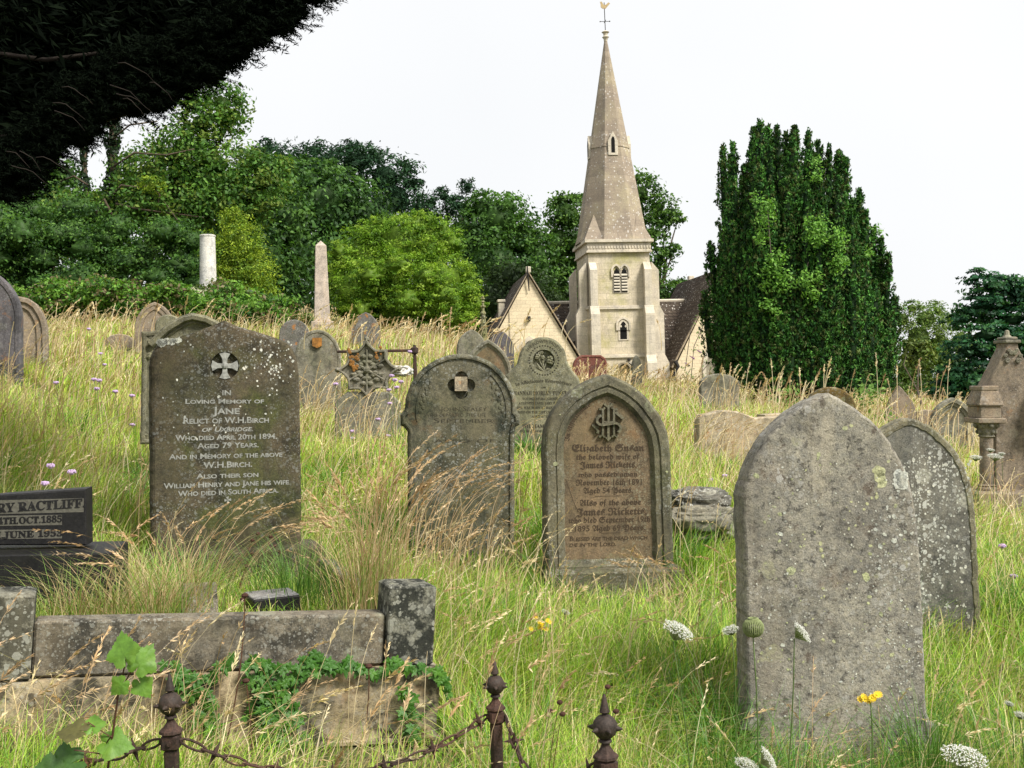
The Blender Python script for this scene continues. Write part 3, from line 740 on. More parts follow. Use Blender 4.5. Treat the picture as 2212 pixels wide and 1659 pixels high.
for q in range(4):
    a = q * pi / 2
    pts = [(-.012, .012), (.012, .012), (.014, .04), (.03, .068), (0, .075), (-.03, .068), (-.014, .04)]
    P2 = [(cc[0] + x * cos(a) - z * sin(a), cc[1] + x * sin(a) + z * cos(a)) for x, z in pts]; prism(mb, P2[::1], yc + .002, yc + .03)
mb.sphere((cc[0], yc + .012, cc[1]), .022, 10); mb.build('cross', M['lettpale'], slabo)
def tl(X, Y, txt, X0, X1, h, **kw):
    x, z = s.L(*T5((X0 + X1) / 2, Y)); return (txt, x, z, s.w((X1 - X0) * .3335), s.w(h * .3335), kw)
its = [tl(0, 885, 'IN', 1440, 1495, 32), tl(0, 940, 'Loving Memory of', 1212, 1705, 30, sc=1), tl(0, 1000, 'Jane', 1380, 1550, 46, sc=1), tl(0, 1063, 'Relict of W.H.Birch', 1200, 1738, 38, sc=1), tl(0, 1120, 'of Uxbridge.', 1315, 1635, 32, sc=1, shear=.25), tl(0, 1172, 'Who died April 20th 1894.', 1150, 1790, 34, sc=1), tl(0, 1225, 'Aged 79 Years.', 1285, 1672, 34, sc=1), tl(0, 1292, 'And in Memory of the above', 1113, 1825, 33, sc=1), tl(0, 1350, 'W.H.Birch.', 1322, 1630, 38, sc=1), tl(0, 1420, 'Also their son', 1280, 1670, 32, sc=1), tl(0, 1475, 'William Henry and Jane his wife', 1080, 1868, 34, sc=1), tl(0, 1527, 'Who died in South Africa.', 1167, 1800, 34, sc=1)]
for it in its: it[5]['bold'] = .022
text_mesh(its, yc, M['lettpale'], s.root, ext=.002)
mb = MB(); c2 = s.L(*T5(1475, 1580))
for q in range(4):
    a = q * pi / 2 + .1; pts = [(-.002, .002), (.002, .002), (.008, .018), (-.008, .018)]
    prism(mb, [(c2[0] + x * cos(a) - z * sin(a), c2[1] + x * sin(a) + z * cos(a)) for x, z in pts], yc - .002, yc + .001)
mb.build('small_cross', M['lettpale'], slabo)
mb = MB(); a = s.L(310, 1262); b = s.L(695, 1210); mb.box(a[0], b[0] , -.17, .17, -.25, s.L(0, 1212)[1] - .0, 0, .02); 
mb.build('plinth', M['birch'], s.root)

# --- Ricketts
def T6(X, Y): return (663.7 + .4 * X, 663.7 + .4 * Y)
def T7(X, Y): return (1161.5 + .2834 * X, 802 + .2834 * Y)
s = Stone('headstone', 'brown pointed-arch headstone with a raised monogram and black-letter text for Elizabeth Ricketts', 'headstone', 1320, 1310, 6.5, 9, 1, th=.13)
L = [(1297, 1660), (1283, 840), (1283, 740), (1297, 650), (1340, 555), (1420, 465), (1520, 400), (1585, 377), (1627, 363), (1670, 379), (1770, 432), (1860, 518), (1920, 610), (1950, 690), (1962, 780), (1975, 1150), (1988, 1660)]
mb = MB(); o = s.out([T6(*p) for p in L], corner=26)
yc = slab(mb, o, .13, rings=[(.058, .0), (.062, .010), (.070, .010), (.073, .004), (.098, .006), (.108, .020), (.120, .034)], bev=.016, capmi=1)
slabo = mb.build('slab', [M['ricketts'], M['rickp'], M['lich_y']], s.root)
mb = MB(); a = s.L(1178, 1240); b = s.L(1474, 1240); mb.box(a[0], b[0], -.13, .12, -.3, s.L(0, 1262)[1], 0, .02); mb.build('plinth', M['ricketts'], s.root)
mb = MB(); a = s.L(1212, 0)[0]; b = s.L(1432, 0)[0]; z0 = s.L(0, 1262)[1]; z1 = s.L(0, 1243)[1]
mb.add([(a, -.068, z0), (b, -.068, z0), (b, -.068, z0 + .01), (a, -.068, z0 + .01), (b, yc - .001, z1), (a, yc - .001, z1)], [(0, 1, 2, 3), (3, 2, 4, 5)]); mb.build('sill', M['ricketts'], slabo)
it = []
def t7(Y, txt, X0, X1, h, f=fraktur, **kw):
    x, z = s.L(*T7((X0 + X1) / 2, Y)); kw.setdefault('bold', .012); it.append((f(txt), x, z, s.w((X1 - X0) * .2834), s.w(h * .2834), kw))
t7(588, 'Elizabeth Susan', 268, 830, 50, bold=.02); t7(655, 'the beloved wife of', 300, 795, 40); t7(717, 'James Ricketts.', 330, 770, 46, bold=.018); t7(790, 'who passed away', 318, 775, 36); t7(850, 'November 16th 1891', 298, 810, 42); t7(912, 'Aged 54 Years.', 357, 740, 42)
t7(1005, 'Also of the above', 328, 805, 42); t7(1075, 'James Ricketts,', 300, 850, 52, bold=.02); t7(1137, 'who died September 19th', 242, 875, 42); t7(1200, '1895 Aged 69 Years.', 290, 838, 42)
t7(1277, 'Blessed are the dead which', 250, 855, 34, f=lambda q: q, sc=1, shear=.1); t7(1325, 'die in the Lord.', 250, 612, 34, f=lambda q: q, sc=1, shear=.1)
cx_, cz_ = s.L(*T7(545, 640)); r = s.w(400 * .2834) * 1.0
cxx, czz = s.L(*T7(560, 545))
it.append((fraktur('In Affectionate'), 0, 0, s.w(325 * .2834), s.w(38 * .2834), dict(arc=(cxx, czz, s.w(312 * .2834)), rot=radians(58), bold=.012)))
it.append((fraktur('Remembrance of'), 0, 0, s.w(325 * .2834), s.w(38 * .2834), dict(arc=(cxx, czz, s.w(312 * .2834)), rot=radians(-50), bold=.004)))
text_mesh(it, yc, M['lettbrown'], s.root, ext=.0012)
mb = MB()
for (X0, X1, Y) in ((450, 650, 958), (495, 642, 1240)):
    a = s.L(*T7(X0, Y)); b = s.L(*T7(X1, Y)); mb.box(a[0], b[0], yc - .001, yc + .002, a[1] - .0012, a[1] + .0012)
pts = [T7(222, 825), T7(240, 880), T7(262, 940), T7(280, 990), T7(300, 1040), T7(310, 1055)]
for p, q in zip(pts[:-1], pts[1:]):
    a = s.L(*p); b = s.L(*q); mb.add([(a[0] - .0014, yc - .0008, a[1]), (a[0] + .0014, yc - .0008, a[1]), (b[0] + .0014, yc - .0008, b[1]), (b[0] - .0014, yc - .0008, b[1])], [(0, 1, 2, 3)])
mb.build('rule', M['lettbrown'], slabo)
mb = MB(); c0 = s.L(1315.6, 914); u = s.w(1)
def bar(pts, wd, y0, y1, flare=0):
    "flat strap along a line, square ends"
    pv = [Vector((c0[0] + x * u, c0[1] + z * u)) for x, z in pts]; Lf = []; Rt = []
    for k, p in enumerate(pv):
        t_ = (pv[min(k + 1, len(pv) - 1)] - pv[max(k - 1, 0)]).normalized(); n_ = Vector((-t_.y, t_.x)); w_ = wd * .74 * u * (1 + (flare if k in (0, len(pv) - 1) else 0))
        Lf.append(p + n_ * w_); Rt.append(p - n_ * w_)
    n = len(pv); vs = [(p.x, y0, p.y) for p in Lf + Rt] + [(p.x, y1, p.y) for p in Lf + Rt]; fs = []
    for k in range(n - 1): fs += [(k, k + 1, n + k + 1, n + k), (k, 2 * n + k, 2 * n + k + 1, k + 1), (n + k, n + k + 1, 3 * n + k + 1, 3 * n + k)]
    fs += [(0, n, 3 * n, 2 * n), (n - 1, 3 * n - 1, 4 * n - 1, 2 * n - 1)]
    mb.add(vs, fs)
ym = yc - .022
WK = .72
bar([(0, 38), (0, 30), (0, -28), (0, -34)], 3.3, ym - .001, yc + .002); bar([(-6, -30), (0, -37), (6, -30)], 3, ym, yc + .002, -.5); bar([(-9, 41), (-4, 36), (0, 34), (4, 36), (9, 41)], 2.4, ym, yc + .002, .4)
for sx in (-1, 1):
    bar([(sx * 13, 31), (sx * 12, 24), (sx * 12, -20), (sx * 13, -28)], 3, ym - .0005, yc + .002); bar([(sx * 20, -30), (sx * 13, -26), (sx * 8, -30)], 2.2, ym + .001, yc + .002, .5); bar([(sx * 20, 30), (sx * 13, 28), (sx * 8, 33)], 2.2, ym + .001, yc + .002, .5)
bar([(-12, 3), (0, 2), (12, 3)], 2, ym, yc + .002)
bar([(30, 13), (22, 17), (16, 24)], 3, ym + .002, yc + .002, .6); bar([(-16, 16), (-22, 14), (-26, 9), (-26, 3), (-22, -2), (-15, -4), (15, 0), (22, -3), (26, -9), (25, -15), (20, -20)], 3.6, ym - .012, yc + .002)
bar([(-34, -3), (-28, -10), (-22, -17), (-24, -22)], 3, ym + .002, yc + .002, .5); bar([(-27, -8), (-21, -9)], 2, ym + .002, yc + .002); bar([(27, 12), (34, 10)], 4, ym + .001, yc + .002)
mb.build('monogram', M['ricketts'], slabo)
mb = MB(); pl = [(*s.L(*T7(135, 705)), .013), (*s.L(*T7(985, 765)), .007), (*s.L(*T7(172, 330)), .004), (*s.L(*T7(750, 148)), .005)]
lichen(mb, pl, -.065 + .0005, 0); mb.build('lichen', M['lich_y'], slabo)

# --- book stone
s = Stone('headstone', 'round-arched grey headstone carved with an open book in a quatrefoil', 'headstone', 997, 1205, 7.4, 6, 0)
pts = [T6(545, 1500), (881, 1050), (880, 945), T6(540, 670), T6(520, 645), T6(503, 640), T6(503, 580), T6(522, 562)]
for k in range(1, 16):
    a = pi - pi * k / 16; pts.append((996 + 122 * cos(a), 888 + 124 * sin(pi - a) * -1 + 0))
pts += [T6(1132, 562), T6(1150, 580), T6(1150, 635), T6(1128, 645), T6(1122, 680), (1112, 1050), (1112, 1262)]
mb = MB(); o = s.out(pts, corner=40)
q0 = s.L(997, 832); qf = []
for k in range(4):      # quatrefoil outline
    a0 = k * pi / 2
    for j in range(9):
        a = a0 - 1.71 + 3.42 * j / 8; r = s.w(14); qf.append((q0[0] + s.w(16) * cos(a0) + r * cos(a), q0[1] + s.w(16) * sin(a0) + r * sin(a)))
yc = slab(mb, o, .12, rings=[(.030, 0), (.034, .012)], holes=[(ccw(qf), .035)], bev=.02)
slabo = mb.build('slab', [M['book']], s.root)
mb = MB(); a = s.L(*T6(797, 375)); b = s.L(*T6(865, 452)); xm = (a[0] + b[0]) / 2
mb.add([(a[0], yc - .002, a[1]), (xm, yc + .012, a[1]), (b[0], yc - .002, a[1]), (a[0], yc - .016, b[1]), (xm, yc - .004, b[1]), (b[0], yc - .016, b[1]), (a[0], yc + .03, a[1]), (b[0], yc + .03, a[1]), (a[0], yc + .03, b[1] - .004), (b[0], yc + .03, b[1] - .004)], [(0, 3, 4, 1), (1, 4, 5, 2), (0, 6, 8, 3), (2, 5, 9, 7), (3, 8, 9, 5, 4), (0, 1, 2, 7, 6)])
mb.build('book', M['pale'], slabo)
mb = MB(); c1 = s.L(997, 888)
mb.tube([(c1[0] + s.w(97) * cos(t_), yc - .002, c1[1] + s.w(97) * sin(t_) * 1.06) for t_ in np.linspace(-.2, .86, 14)], .004, 5)
mb.tube([(c1[0] + s.w(97) * cos(pi - t_), yc - .002, c1[1] + s.w(97) * sin(t_) * 1.06) for t_ in np.linspace(-.2, .86, 14)], .004, 5)
for sg in (1, -1):
    for k in range(9):
        t_ = .0 + .09 * k; rr = s.w(88 - 5 * (k % 2)); x = c1[0] + sg * rr * cos(t_); z = c1[1] + rr * 1.06 * sin(t_); mb.sphere((x, yc, z), .013, 6, 0, (1, .4, 1.3))
mb.build('carved_border', M['book'], slabo)
it = []
for (X, Y, wd, txt, h) in ((845, 548, 250, 'John Sealey', 26), (800, 580, 330, 'who departed this life', 22), (845, 612, 320, 'September', 26), (850, 720, 330, 'also of', 24)):
    x, z = s.L(*T6(X, Y)); it.append((txt, x, z, s.w(wd * .4), s.w(h * .4), dict(sc=1, bold=-.004)))
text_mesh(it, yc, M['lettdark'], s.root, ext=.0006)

# --- Hannah
def TH(X, Y): return (967.9 + .1667 * X, 663.7 + .1667 * Y)
s = Stone('headstone', 'olive headstone with round head carved with flowers, lettered for Hannah Morley', 'headstone', 1174, 1010, 10.5, 5, 0, th=.14)
pts = [TH(*p) for p in [(755, 2200), (752, 1000), (757, 890), (800, 850), (860, 790), (905, 730), (925, 660), (940, 600), (975, 530), (1040, 460), (1130, 402), (1240, 385), (1350, 403), (1440, 460), (1500, 530), (1530, 610), (1545, 690), (1570, 750), (1620, 830), (1700, 920), (1712, 990), (1715, 2200)]]
mb = MB(); o = s.out(pts, .03, corner=60); cc = s.L(*TH(1240, 690)); hole = ccw(circle(cc[0], cc[1], s.w(23.5)))
yc = slab(mb, o, .14, holes=[(hole, .04)], bev=.02)
slabo = mb.build('slab', [M['hannah']], s.root)
mb = MB()
def H(X, Y, y=0): 
    q = s.L(*TH(X, Y)); return (q[0], yc + .02 + y, q[1])
mb.tube([H(1250, 830), H(1235, 740), H(1215, 640), H(1215, 560)], [.008, .009, .007, .004], 6); mb.tube([H(1245, 800), H(1275, 720), H(1320, 680)], .006, 6); mb.tube([H(1245, 800), H(1200, 720), H(1170, 640)], .006, 6); mb.tube([H(1245, 830), H(1190, 790), H(1150, 720)], [.008, .014, .003], 6); mb.tube([H(1250, 830), H(1290, 800), H(1330, 800)], [.006, .013, .003], 6); mb.tube([H(1240, 830), H(1200, 790), H(1180, 800)], [.006, .012, .004], 6)
for (X, Y, r) in ((1165, 630, 9), (1150, 650, 7), (1185, 600, 7), (1320, 670, 11), (1340, 710, 9), (1300, 700, 7), (1345, 660, 6), (1215, 585, 6), (1230, 650, 7)):
    q = H(X, Y)
    for j in range(5): mb.sphere((q[0] + s.w(r * .35) * cos(j * 1.26), q[1] - .008, q[2] + s.w(r * .35) * sin(j * 1.26)), s.w(r * .34), 6)
mb.build('carved_flowers', M['hannah'], slabo)
mb = MB()
for k in range(34):
    a = 2 * pi * k / 34; x = cc[0] + s.w(31.5) * cos(a); z = cc[1] + s.w(31.5) * sin(a); mb.sphere((x, yc, z), .006, 6, 0, (1.4, .3, 1.4))
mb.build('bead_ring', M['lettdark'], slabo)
it = [('THE FLOWER FADETH', 0, 0, s.w(83), s.w(6), dict(arc=(cc[0], cc[1], s.w(38)), bold=.01))]
ca = s.L(*TH(1240, 2350))
it.append((serif('In Affectionate Remembrance'), 0, 0, s.w(122), s.w(7), dict(arc=(ca[0], ca[1], s.w(228)), bold=.01)))
for (X, Y, X0, X1, h, txt) in ((0, 1040, 1210, 1270, 22, 'OF'), (0, 1112, 850, 1640, 50, 'HANNAH MORLEY TUNSTALL'), (0, 1185, 960, 1500, 32, 'YOUNGEST DAUGHTER OF'), (0, 1243, 915, 1560, 32, 'AUGUSTINE AND MARY TUNSTALL'), (0, 1302, 890, 1590, 32, 'SHE WAS BORN AT RANDWICK AND'), (0, 1360, 905, 1560, 32, 'DIED ON THE 21ST OF DECEMBER'), (0, 1415, 1085, 1390, 32, 'AGED 57 YEARS'), (0, 1540, 960, 1440, 46, 'WILLIAM JOHN'), (0, 1605, 930, 1480, 30, 'HUSBAND OF THE ABOVE')):
    x, z = s.L(*TH((X0 + X1) / 2, Y)); it.append((serif(txt), x, z, s.w((X1 - X0) * .1667), s.w(h * .1667), dict(bold=.012)))
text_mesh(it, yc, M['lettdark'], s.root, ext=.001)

# --- the big blank stone on the right
def T8(X, Y): return (1382.7 + .5335 * X, 774.3 + .5335 * Y)
s = Stone('headstone', 'large blank grey headstone with a pointed top, speckled with white lichen', 'headstone', 1808, 1650, 4.4, 4, -1, th=.15)
pts = [(1620, 1830), (1617, 1585), (1603, 1578), (1614, 1560), (1612, 1400), (1609, 1200), (1605, 1085), (1616, 1030), (1637, 980), (1668, 934), (1706, 898), (1750, 868), (1792, 849), (1846, 880), (1900, 925), (1938, 978), (1962, 1030), (1975, 1082), (1985, 1160), (1993, 1300), (1999, 1440), (2003, 1535), (2012, 1560), (2030, 1570), (2034, 1610), (2036, 1830)]
mb = MB(); o = s.out(pts, .02, .0016, corner=40); yc = slab(mb, o, .15, bev=.012)
pl = [(*s.L(*T8(x, y)), r) for x, y, r in ((1055, 475, .027), (1052, 495, .029), (1062, 507, .024), (1013, 565, .007), (1045, 537, .006), (1027, 640, .009), (990, 712, .008), (953, 692, .008), (1028, 738, .011), (972, 760, .010), (1073, 702, .007), (1000, 600, .005), (568, 711, .009), (577, 1161, .008), (1003, 1251, .008), (585, 625, .006), (968, 850, .007), (1055, 715, .007), (1010, 640, .006), (1000, 610, .005), (955, 940, .006), (880, 540, .003))]
for _ in range(420):
    X = random.gauss(1040, 70) if random.random() < .5 else random.uniform(450, 1120); Y = random.uniform(420, 1450)
    if X > 1140 - max(0, (480 - Y)) : continue
    pl.append((*s.L(*T8(X, Y)), abs(random.gauss(.0014, .0012)) + .0012))
lichen(mb, pl, yc, 1)
pl = [(*s.L(*T8(x, y)), r) for x, y, r in ((968, 455, .024), (972, 480, .025), (980, 505, .019), (958, 560, .009), (830, 282, .010), (855, 272, .007), (723, 390, .009), (915, 885, .017), (1020, 1200, .009), (975, 1035, .009), (470, 475, .011), (1002, 1140, .008), (785, 1145, .008), (730, 750, .008), (733, 775, .009), (740, 800, .008), (610, 860, .018))]
for _ in range(110): pl.append((*s.L(*T8(random.uniform(470, 1100), random.uniform(400, 1440))), abs(random.gauss(.002, .002)) + .002))
lichen(mb, pl, yc + .0004, 2)
slabo = mb.build('slab', [M['bigr'], M['lich_w'], M['lich_y']], s.root)
mb = MB(); a = s.L(1610, 0)[0]; b = s.L(2040, 0)[0]; mb.box(a - .05, b + .03, -.16, .18, -.6, -.1, 0, .02); mb.build('plinth', M['bigr'], s.root)
# --- behind it
s = Stone('headstone', 'dark pointed headstone crusted white with lichen, its face layer split away', 'headstone', 1966, 1400, 5.75, 3, 0, th=.11)
pts = [(1818, 1560), (1822, 1250), (1830, 1150), (1845, 1050), (1868, 980), (1905, 933), (1940, 912), (1958, 905), (1972, 904), (1990, 910), (2020, 928), (2062, 968), (2088, 1015), (2104, 1075), (2112, 1170), (2118, 1290), (2124, 1420), (2126, 1560)]
mb = MB(); o = s.out(pts, .02, .002, corner=60); yc = slab(mb, o, .11, rings=[(.034, .0), (.038, .005)], bev=.012, capmi=1)
pl = [(*s.L(random.uniform(1940, 2100), random.uniform(985, 1380)), abs(random.gauss(.0025, .0028)) + .0015) for _ in range(420)]
lichen(mb, pl, yc, 2)
mb.build('slab', [M['edge'], M['backr'], M['lich_w']], s.root)

# --- generic stones
def gothic(x0, x1, ya, ys, yb, n=7, rnd=.0):
    c = (x0 + x1) / 2; h = (x1 - x0) / 2; kk = .75 - .5 * rnd; th = math.acos(kk / (1 + kk)); top = (1 + kk) * sin(th)
    L_ = [(x1, yb), (x1, ys)] + [(c + h * ((1 + kk) * cos(th * i / n) - kk), ys + (ya - ys) * (1 + kk) * sin(th * i / n) / top) for i in range(1, n)]
    return L_ + [(c, ya)] + [(2 * c - x, y) for x, y in L_[::-1]]
def roundtop(x0, x1, ya, ys, yb, n=12):
    c = (x0 + x1) / 2; h = (x1 - x0) / 2
    return [(x1, yb), (x1, ys)] + [(c + h * cos(pi * k / n), ys + (ya - ys) * sin(pi * k / n)) for k in range(1, n)] + [(x0, ys), (x0, yb)]
def simple(label, pts, d, yaw, mat, by, th=.12, rings=(), capmat=None, bev=.015, corner=24, cat='headstone', name='headstone', back=0, grp='gravestones standing in the long grass', holes=()):
    xs = [p[0] for p in pts]; st_ = Stone(name, label, cat, (min(xs) + max(xs)) / 2, by, d, yaw, back, grp, th=th)
    mb = MB(); o = st_.out(pts, max(.02, d * .003), .0015, corner); yc = slab(mb, o, th, rings=rings, bev=bev, capmi=1 if capmat else None, holes=holes)
    st_.slab = mb.build('slab', [M[mat], M[capmat or mat]], st_.root); st_.yc = yc
    return st_
st1 = simple('tall shouldered headstone with a hood-moulded arch, rising behind the dark Birch stone', [(560, 960), (560, 740), (520, 725), (500, 712), (470, 693), (440, 681), (415, 676), (395, 683), (370, 696), (345, 712), (322, 716), (305, 716), (306, 768), (302, 960)][::1], 8.2, 14, 'hannah', 960, .14, rings=[(.03, 0), (.04, .014), (.07, .004), (.08, .02)])
mb = MB(); a = st1.L(312, 768); mb.sphere((a[0] + .03, -.04, a[1]), .04, 8); mb.build('corbel', M['hannah'], st1.root)
mb = MB(); pts = [st1.L(*p) for p in ((325, 745), (360, 712), (395, 690), (415, 684), (445, 690), (500, 718))]
mb.tube([(x, st1.yc - .035, z) for x, z in pts], .028, 6); mb.build('hood_mould', M['hannah'], st1.slab)
simple('green-grey round-topped headstone just left of the shouldered stone', roundtop(334, 392, 679, 705, 860), 11.5, 10, 'hannah', 860)
simple('arched headstone with a carved leaf border, in front of the brambles', gothic(290, 377, 652, 712, 790, rnd=.8), 19, 8, 'pinkish', 790, rings=[(.05, 0), (.06, .012), (.12, .012), (.13, .03)])
simple('low round-topped headstone sunk in straw-coloured grass', roundtop(224, 292, 721, 745, 800), 19.5, 10, 'pinkish', 800)
simple('purple-grey slate headstone with an orange-lichened peak, cut by the picture edge', gothic(-75, 44, 588, 690, 880), 11.5, 12, 'slate', 880, th=.16, rings=[(.05, 0), (.06, .01)])
simple('rounded stone with a moulded arch, leaning against the purple slate one', [(103, 840), (102, 715), (96, 685), (80, 657), (60, 644), (40, 640), (18, 648), (0, 670), (-10, 715), (-10, 840)][::-1], 14, 18, 'pinkish', 840, th=.2, rings=[(.06, 0), (.07, .03), (.13, .03), (.14, .06)])
simple('dark low headstone capped with bright orange lichen, beside the obelisk', roundtop(603, 668, 690, 722, 800), 18.5, 10, 'orangest', 800)
s2 = simple('round-topped grey headstone with a small orange shield on it', roundtop(636, 736, 712, 775, 930), 16, 6, 'greyst', 930, rings=[(.04, 0), (.05, .008)])
mb = MB(); a = s2.L(685, 740); w2 = s2.w(10); prism(mb, [(a[0] - w2, a[1] + w2), (a[0] - w2, a[1] - w2 * .7), (a[0], a[1] - w2 * 1.2), (a[0] + w2, a[1] - w2 * .7), (a[0] + w2, a[1] + w2)], s2.yc - .04, s2.yc + .004); mb.build('shield', M['lich_o'], s2.slab)
simple('grey headstone half lost in tall straw grass near the golden tree', gothic(757, 822, 674, 722, 790, rnd=.5), 24, 5, 'orangest', 790)
s3 = simple('pointed headstone with a sunk brown panel, behind the book stone', gothic(1002, 1106, 733, 808, 960), 14, 6, 'greyst', 960, rings=[(.04, 0), (.06, .02), (.08, .03)], capmat='rickp')
simple('plain pointed headstone behind the one with the brown panel', gothic(988, 1050, 711, 752, 880), 19, 10, 'greyst', 880)
simple('small headstone with cut corners and a yellow stain, in front of the chapel gable', [(1110, 830), (1110, 752), (1106, 736), (1090, 718), (1080, 714), (1070, 718), (1060, 733), (1058, 752), (1058, 830)][::-1], 24, 4, 'slate', 830, corner=35)
simple('maroon headstone with clipped corners, in front of the tower', [(1238, 870), (1238, 787), (1245, 774), (1256, 767), (1298, 767), (1308, 774), (1312, 788), (1312, 870)][::-1], 27, 5, 'red', 870, corner=30, rings=[(.05, 0), (.06, .012)])
simple('grey tilted pointed stone at the foot of the tower', gothic(1366, 1388, 768, 800, 860), 34, 25, 'greyst', 860, back=6)
simple('small pale arched headstone beside the tilted pointed stone', roundtop(1332, 1366, 782, 800, 860), 36, 5, 'pale', 860, rings=[(.06, 0), (.07, .03)], capmat='brown')
simple('square-shouldered grey headstone left of the yew tree', [(1514, 960), (1514, 822), (1530, 812), (1553, 807), (1580, 812), (1598, 824), (1598, 960)][::-1], 19, 12, 'greyst', 960, corner=30)
s4 = simple('broad pale headstone with a wavy top and orange lichen, in straw grass', [(1509, 1060), (1509, 905), (1514, 897), (1530, 894), (1560, 887), (1590, 888), (1620, 898), (1632, 903), (1646, 902), (1690, 899), (1690, 1060)][::-1], 12, 4, 'pale', 1060, th=.22, corner=50)
simple('flat pale stone just behind the broad wavy-topped one', [(1652, 960), (1652, 896), (1700, 893), (1720, 896), (1720, 960)][::-1], 14.5, 8, 'pale', 960, th=.3, corner=30)
simple('round brown headstone under the yew, seen over the big blank stone', roundtop(1742, 1850, 836, 885, 980), 14.5, 3, 'brown', 980)
simple('pinkish sharply pointed headstone right of the yew', [(1912, 960), (1918, 880), (1942, 833), (1950, 840), (1978, 882), (1984, 960)][::-1], 25, 4, 'pinkish', 960, corner=40)
simple('low flat-topped headstone between the pointed pink one and the moulded arch', [(1980, 960), (1984, 889), (2000, 885), (2022, 887), (2026, 960)][::-1], 23, 4, 'pinkish', 960, corner=40)
simple('grey headstone with a deep moulded arch, left of the columned monument', gothic(2013, 2106, 859, 912, 1040, rnd=.6), 18, 2, 'greyst', 1040, rings=[(.07, 0), (.085, .025), (.12, .03), (.13, .05)])

# --- star stone
def TS(X, Y): return (553.1 + .2 * X, 636 + .2 * Y)
s = Stone('headstone', 'headstone topped by a carved six-pointed star with orange lichen', 'headstone', 795, 975, 12, 3, 0, th=.16)
mb = MB(); o = s.out([TS(*p) for p in [(850, 1700), (850, 1170), (985, 1050), (1430, 1050), (1560, 1170), (1565, 1700)]][::-1], .04, corner=30); slab(mb, o, .16, bev=.012); bodyo = mb.build('slab', [M['greyst']], s.root)
star = [(1190, 475), (1210, 520), (1250, 560), (1290, 595), (1330, 600), (1412, 590), (1410, 650), (1410, 690), (1440, 730), (1480, 765), (1545, 800), (1480, 850), (1425, 920), (1418, 1022), (1290, 1020), (1240, 1060), (1200, 1110), (1150, 1060), (1110, 1030), (990, 1032), (985, 925), (930, 860), (868, 818), (940, 770), (985, 720), (975, 610), (1060, 605), (1110, 590), (1150, 540)]
mb = MB(); s.yf = -.1; o = s.out([TS(*p) for p in star], .025, corner=55); yc = slab(mb, o, .2, rings=[(.022, 0), (.028, .03)], bev=.01, capmi=0); stro = mb.build('carved_star', [M['greyst']], s.root)
mb = MB(); c0 = s.L(*TS(1195, 815))
for k in range(6):
    a = pi / 6 + k * pi / 3
    for rr, r2 in ((.09, .028), (.15, .034)):
        for off in (-.22, .22): mb.sphere((c0[0] + rr * cos(a + off), yc - .005, c0[1] + rr * sin(a + off)), r2, 7, 0, (1.2, .7, .8))
    mb.tube([(c0[0] + .03 * cos(a), yc - .005, c0[1] + .03 * sin(a)), (c0[0] + .22 * cos(a), yc - .02, c0[1] + .22 * sin(a))], [.018, .008], 6)
mb.sphere((c0[0], yc, c0[1]), .045, 8)
for (X, Y) in ((1190, 480), (870, 815), (1540, 800)): q = s.L(*TS(X, Y)); mb.sphere((q[0], 0, q[1]), .03, 8, 0, (1, 2.4, 1))
mb.build('carving', M['greyst'], stro)
mb = MB(); pl = [(*s.L(*TS(X + random.gauss(0, 22), Y + random.gauss(0, 22))), random.uniform(.008, .022)) for X, Y in [(1010, 640)] * 7 + [(1110, 670)] * 6 + [(1310, 680)] * 6 + [(1080, 800)] * 8 + [(1040, 740)] * 8 + [(1300, 605)] * 3]
for p in pl: mb.sphere((p[0], yc - .028, p[1]), p[2], 6, 0, (1, .35, 1))
mb.build('lichen', M['lich_o'], stro)

# --- monument with corner columns
def TM(X, Y): return (1852.9 + .3001 * X, 663.7 + .3001 * Y)
s = Stone('monument', 'gabled grey monument with carved scrolls, a finial and capitalled corner columns', 'monument', 2187, 1120, 11, 0, 0, th=.24)
mb = MB(); cxp = 2187
half = [(2103 + 20, 1160), (2123, 860), (TM(925, 0)[0] - 3, 835), (2172, 752), (2172, 742)]
half = [(2150, 1160), (2150, 903), (2133, 903), (2131, 836), (2174, 750), (2174, 740)]
full = half + [(2 * cxp - x, y) for x, y in half[::-1]]
o = s.out(full, .05, .001, corner=20); yc = slab(mb, o, .24, bev=.012); so = mb.build('slab', [M['pinkish']], s.root)
mb = MB()
def bx(x0, x1, y0, y1, d0, d1, b=.006, mi=0): a = s.L(x0, y1); c = s.L(x1, y0); mb.box(a[0], c[0], d0, d1, a[1], c[1], mi, b)
bx(2170, 2204, 734, 741, -.14, .14); bx(2173, 2201, 727, 734, -.10, .10, .01)
a = s.L(2187, 727); mb.lathe([(.05, a[1]), (.03, a[1] + .02), (.022, a[1] + .06), (.01, a[1] + .07)], 8, a[0], 0)
mb.build('finial', M['greyst'], so)
mb = MB()
for sg in (-1, 1):
    for (X, Y, r) in ((1075, 385, 16), (1060, 350, 10), (1100, 330, 13), (1085, 310, 8)):
        x = s.L(*TM(X, Y))[0]; z = s.L(*TM(X, Y))[1]; cx0 = s.L(cxp, 0)[0]; x = cx0 + (x - cx0) * -sg; r_ = s.w(r * .3)
        mb.tube([(x + r_ * (1 - t_ / 12) * cos(t_ * sg), yc - .012, z + r_ * (1 - t_ / 12) * sin(t_)) for t_ in np.linspace(0, 9, 22)], .011, 6)
mb.build('scroll', M['greyst'], so)
